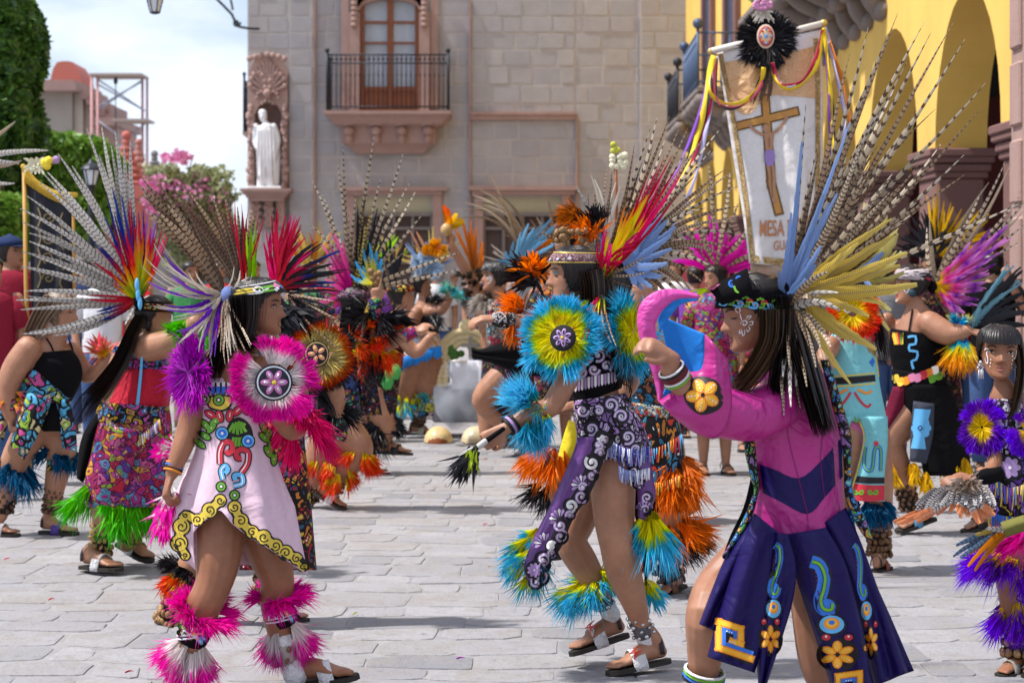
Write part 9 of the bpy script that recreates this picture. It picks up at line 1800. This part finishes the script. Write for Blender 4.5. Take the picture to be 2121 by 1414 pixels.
bystander(22,14.2,1.78,70, mar, den, 'man in maroon polo shirt and navy cap at the far left edge', hat=cloth('navy_cap', (.02,.035,.10)))
bystander(-20,13.2,1.62,60, mar, den, 'maroon sleeve of a person cut by the left edge', seed=4)
bystander(212,16,1.62,20, wht, den, 'spectator in white shirt between the striped feathers and the corset dancer', seed=5, fem=True)
bystander(262,17.5,1.66,-10, redc, kha, 'spectator in red shirt behind the rainbow feathers', seed=6)
bystander(176,19,1.66,30, navs, den, 'person in navy behind the tank top woman', seed=7)
bystander(2056,15,1.68,150, blackc, den, 'person in black T-shirt and jeans seen from behind near the right edge', seed=8, fem=True, arms='one')
bystander(1838,15.5,1.62,100, gry, den, 'bystander in grey between the turquoise and black dresses', seed=9)
bystander(1150,17,1.64,-30, E_fire, kha, 'dancer in fire-coloured tunic behind the lilac dancer, with rust feather crown', seed=10, skirt=E_dark, crown=[([ph_brown, ph_dark],30,150,16,.35,.62,.05)])
bystander(1480,15,1.58,-60, E_multi, kha, 'dancer with hot pink feather crown behind the sleeve of the magenta coat', seed=11, skirt=E_multi, crown=[([plume_mat('magenta_fan', [(0,(.85,.05,.35)),(1,(.85,.12,.6))])],10,170,24,.2,.42,.07),([ph_pale],20,160,10,.5,.8,.04)])
bystander(1560,17,1.56,-20, E_fire, kha, 'dancer with magenta plumes under the foot of the white banner', seed=12, skirt=E_fire, crown=[([plume_mat('magenta_fan', [])if False else MATS[('plume', 'magenta_fan')]],20,160,18,.2,.45,.07)])
bystander(1440,18.5,1.6,180, purp, den, 'person in violet seen from behind in the gap left of the magenta coat', seed=13, skirt=E_multi)
bystander(520,17,1.64,60, navs, den, 'spectator in navy shirt behind the brown feather crown', seed=14)
bystander(640,19,1.6,20, E_green, kha, 'dancer in green print behind the red and black plumes', seed=15, skirt=E_green, crown=[([MATS[('plume', 'orange_brown')], f_gold],40,140,14,.3,.5,.06)])
bystander(800,21,1.66,-20, E_fire, kha, 'dancer with green and yellow flower crown below the left doorway', seed=16, skirt=E_dark, crown=[([MATS[('plume', 'lime_feather')], f_gold, f_black],30,150,18,.2,.4,.07)])
bystander(1005,22,1.66,10, navs, den, 'spectator in dark blue shirt between the two doorways', seed=17)
bystander(1090,23,1.7,-10, gry, kha, 'spectator in grey shirt in front of the right doorway', seed=18)
bystander(905,24,1.64,0, wht, den, 'spectator in white shirt under the raised maraca', seed=19)
bystander(690,24,1.66,30, redc, den, 'spectator in red behind the pointing dancer', seed=20)
bystander(1400,22,1.68,-30, wht, kha, 'spectator in white before the arcade pillars', seed=21)
bystander(1930,16.5,1.68,-60, E_dark, kha, 'dancer in dark print carrying a golden bristle crown behind the black dress', seed=22, skirt=E_dark, crown=[([f_black],20,170,22,.25,.42,.07),([MATS[('plume', 'tassel_yellow')]],0,100,26,.4,.62,.035)])
bystander(1990,17.5,1.66,-20, mar, den, 'person in maroon below the pink and violet feathers', seed=23)
bystander(1660,16,1.6,10, gry, den, 'person in grey hidden behind the magenta coat', seed=24)
bystander(395,18.5,1.64,30, grn, kha, 'spectator in green behind the purple shoulder plume', seed=25)
bystander(455,21,1.66,10, redc, den, 'spectator in red shirt left of the brown feather crown', seed=26)
bystander(755,18,1.62,60, purp, kha, 'dancer in violet behind the black arm plumes', seed=27, skirt=E_blue)
bystander(1215,20,1.66,0, mar, kha, 'spectator in maroon behind the rattle hand', seed=28)
bystander(1300,21,1.66,0, navs, kha, 'spectator in navy behind the blue feather crown', seed=29)
bystander(100,20.5,1.7,20, gry, kha, 'spectator in grey behind the black banner', seed=30)
t_ = empty('flower_stick', P(1275,360,11.5), 'stick topped with cream flowers and a yellow bud rising above the feather crowns', 'flower stick'); g = MB(); r = random.Random(5)
g.wire(P(1278,520,11.5), P(1275,330,11.5),.01); g.build('stick', M_wood, t_); g = MB(); [g.ball(P(1283+r.uniform(-14,14),333+r.uniform(-14,14),11.5),.022,6) for _ in range(14)]; g.build('cream_flower', plain('cream_petal', (.72,.66,.45)), t_); g = MB(); [g.ball(P(1274+r.uniform(-6,6),305+r.uniform(-9,9),11.5),.02,6) for _ in range(6)]; g.build('yellow_bud', plain('lime_bud', (.45,.45,.05),.7), t_); g = MB(); [g.ball(P(1278+r.uniform(-5,5),318,11.5),.014,6) for _ in range(4)]; g.build('pink_flower', plain('orchid_pink', (.60,.25,.42)), t_)
# feathers and petals fallen on the paving
for (x, y, c_, a, lab) in ((1000,952, p_redyel, .3, 'tiny red feather lying on the open paving'),(940,948, p_green, 0, 'tiny green feather lying on the open paving'),(1000,1088, f_pinkred, .1, 'red and lime feather strip on the paving in mid picture'),(1010,1176, f_white, .2, 'crumpled white paper scrap left of the panel tip'),(258,1396, f_red, .4, 'small dark red feather at the bottom left'),(730,1275, MATS[('plume', 'lime_plume')],.9, 'lime feather tip lying right of the knee plume'),(8,1160, f_pinkred, 0, 'pink feather by the left edge of the paving'),(100,1245, f_pinkred, .8, 'pink fleck on the paving at left'),(945,1367, p_violet, 0, 'violet speck on the paving at bottom centre')):
 D = H*F/(y-HY); g = MB(); feather(g, V((X(x, D), D, .006)), V((X(x, D)+.034*math.cos(a), D+.034*math.sin(a),.010)), V((0,.01,.006)),.007,8, x); tag(g.build('fallen_feather', c_, None, loc=(X(x, D), D, 0), solid=.001), lab, 'feather', 'feathers and scraps fallen on the paving')
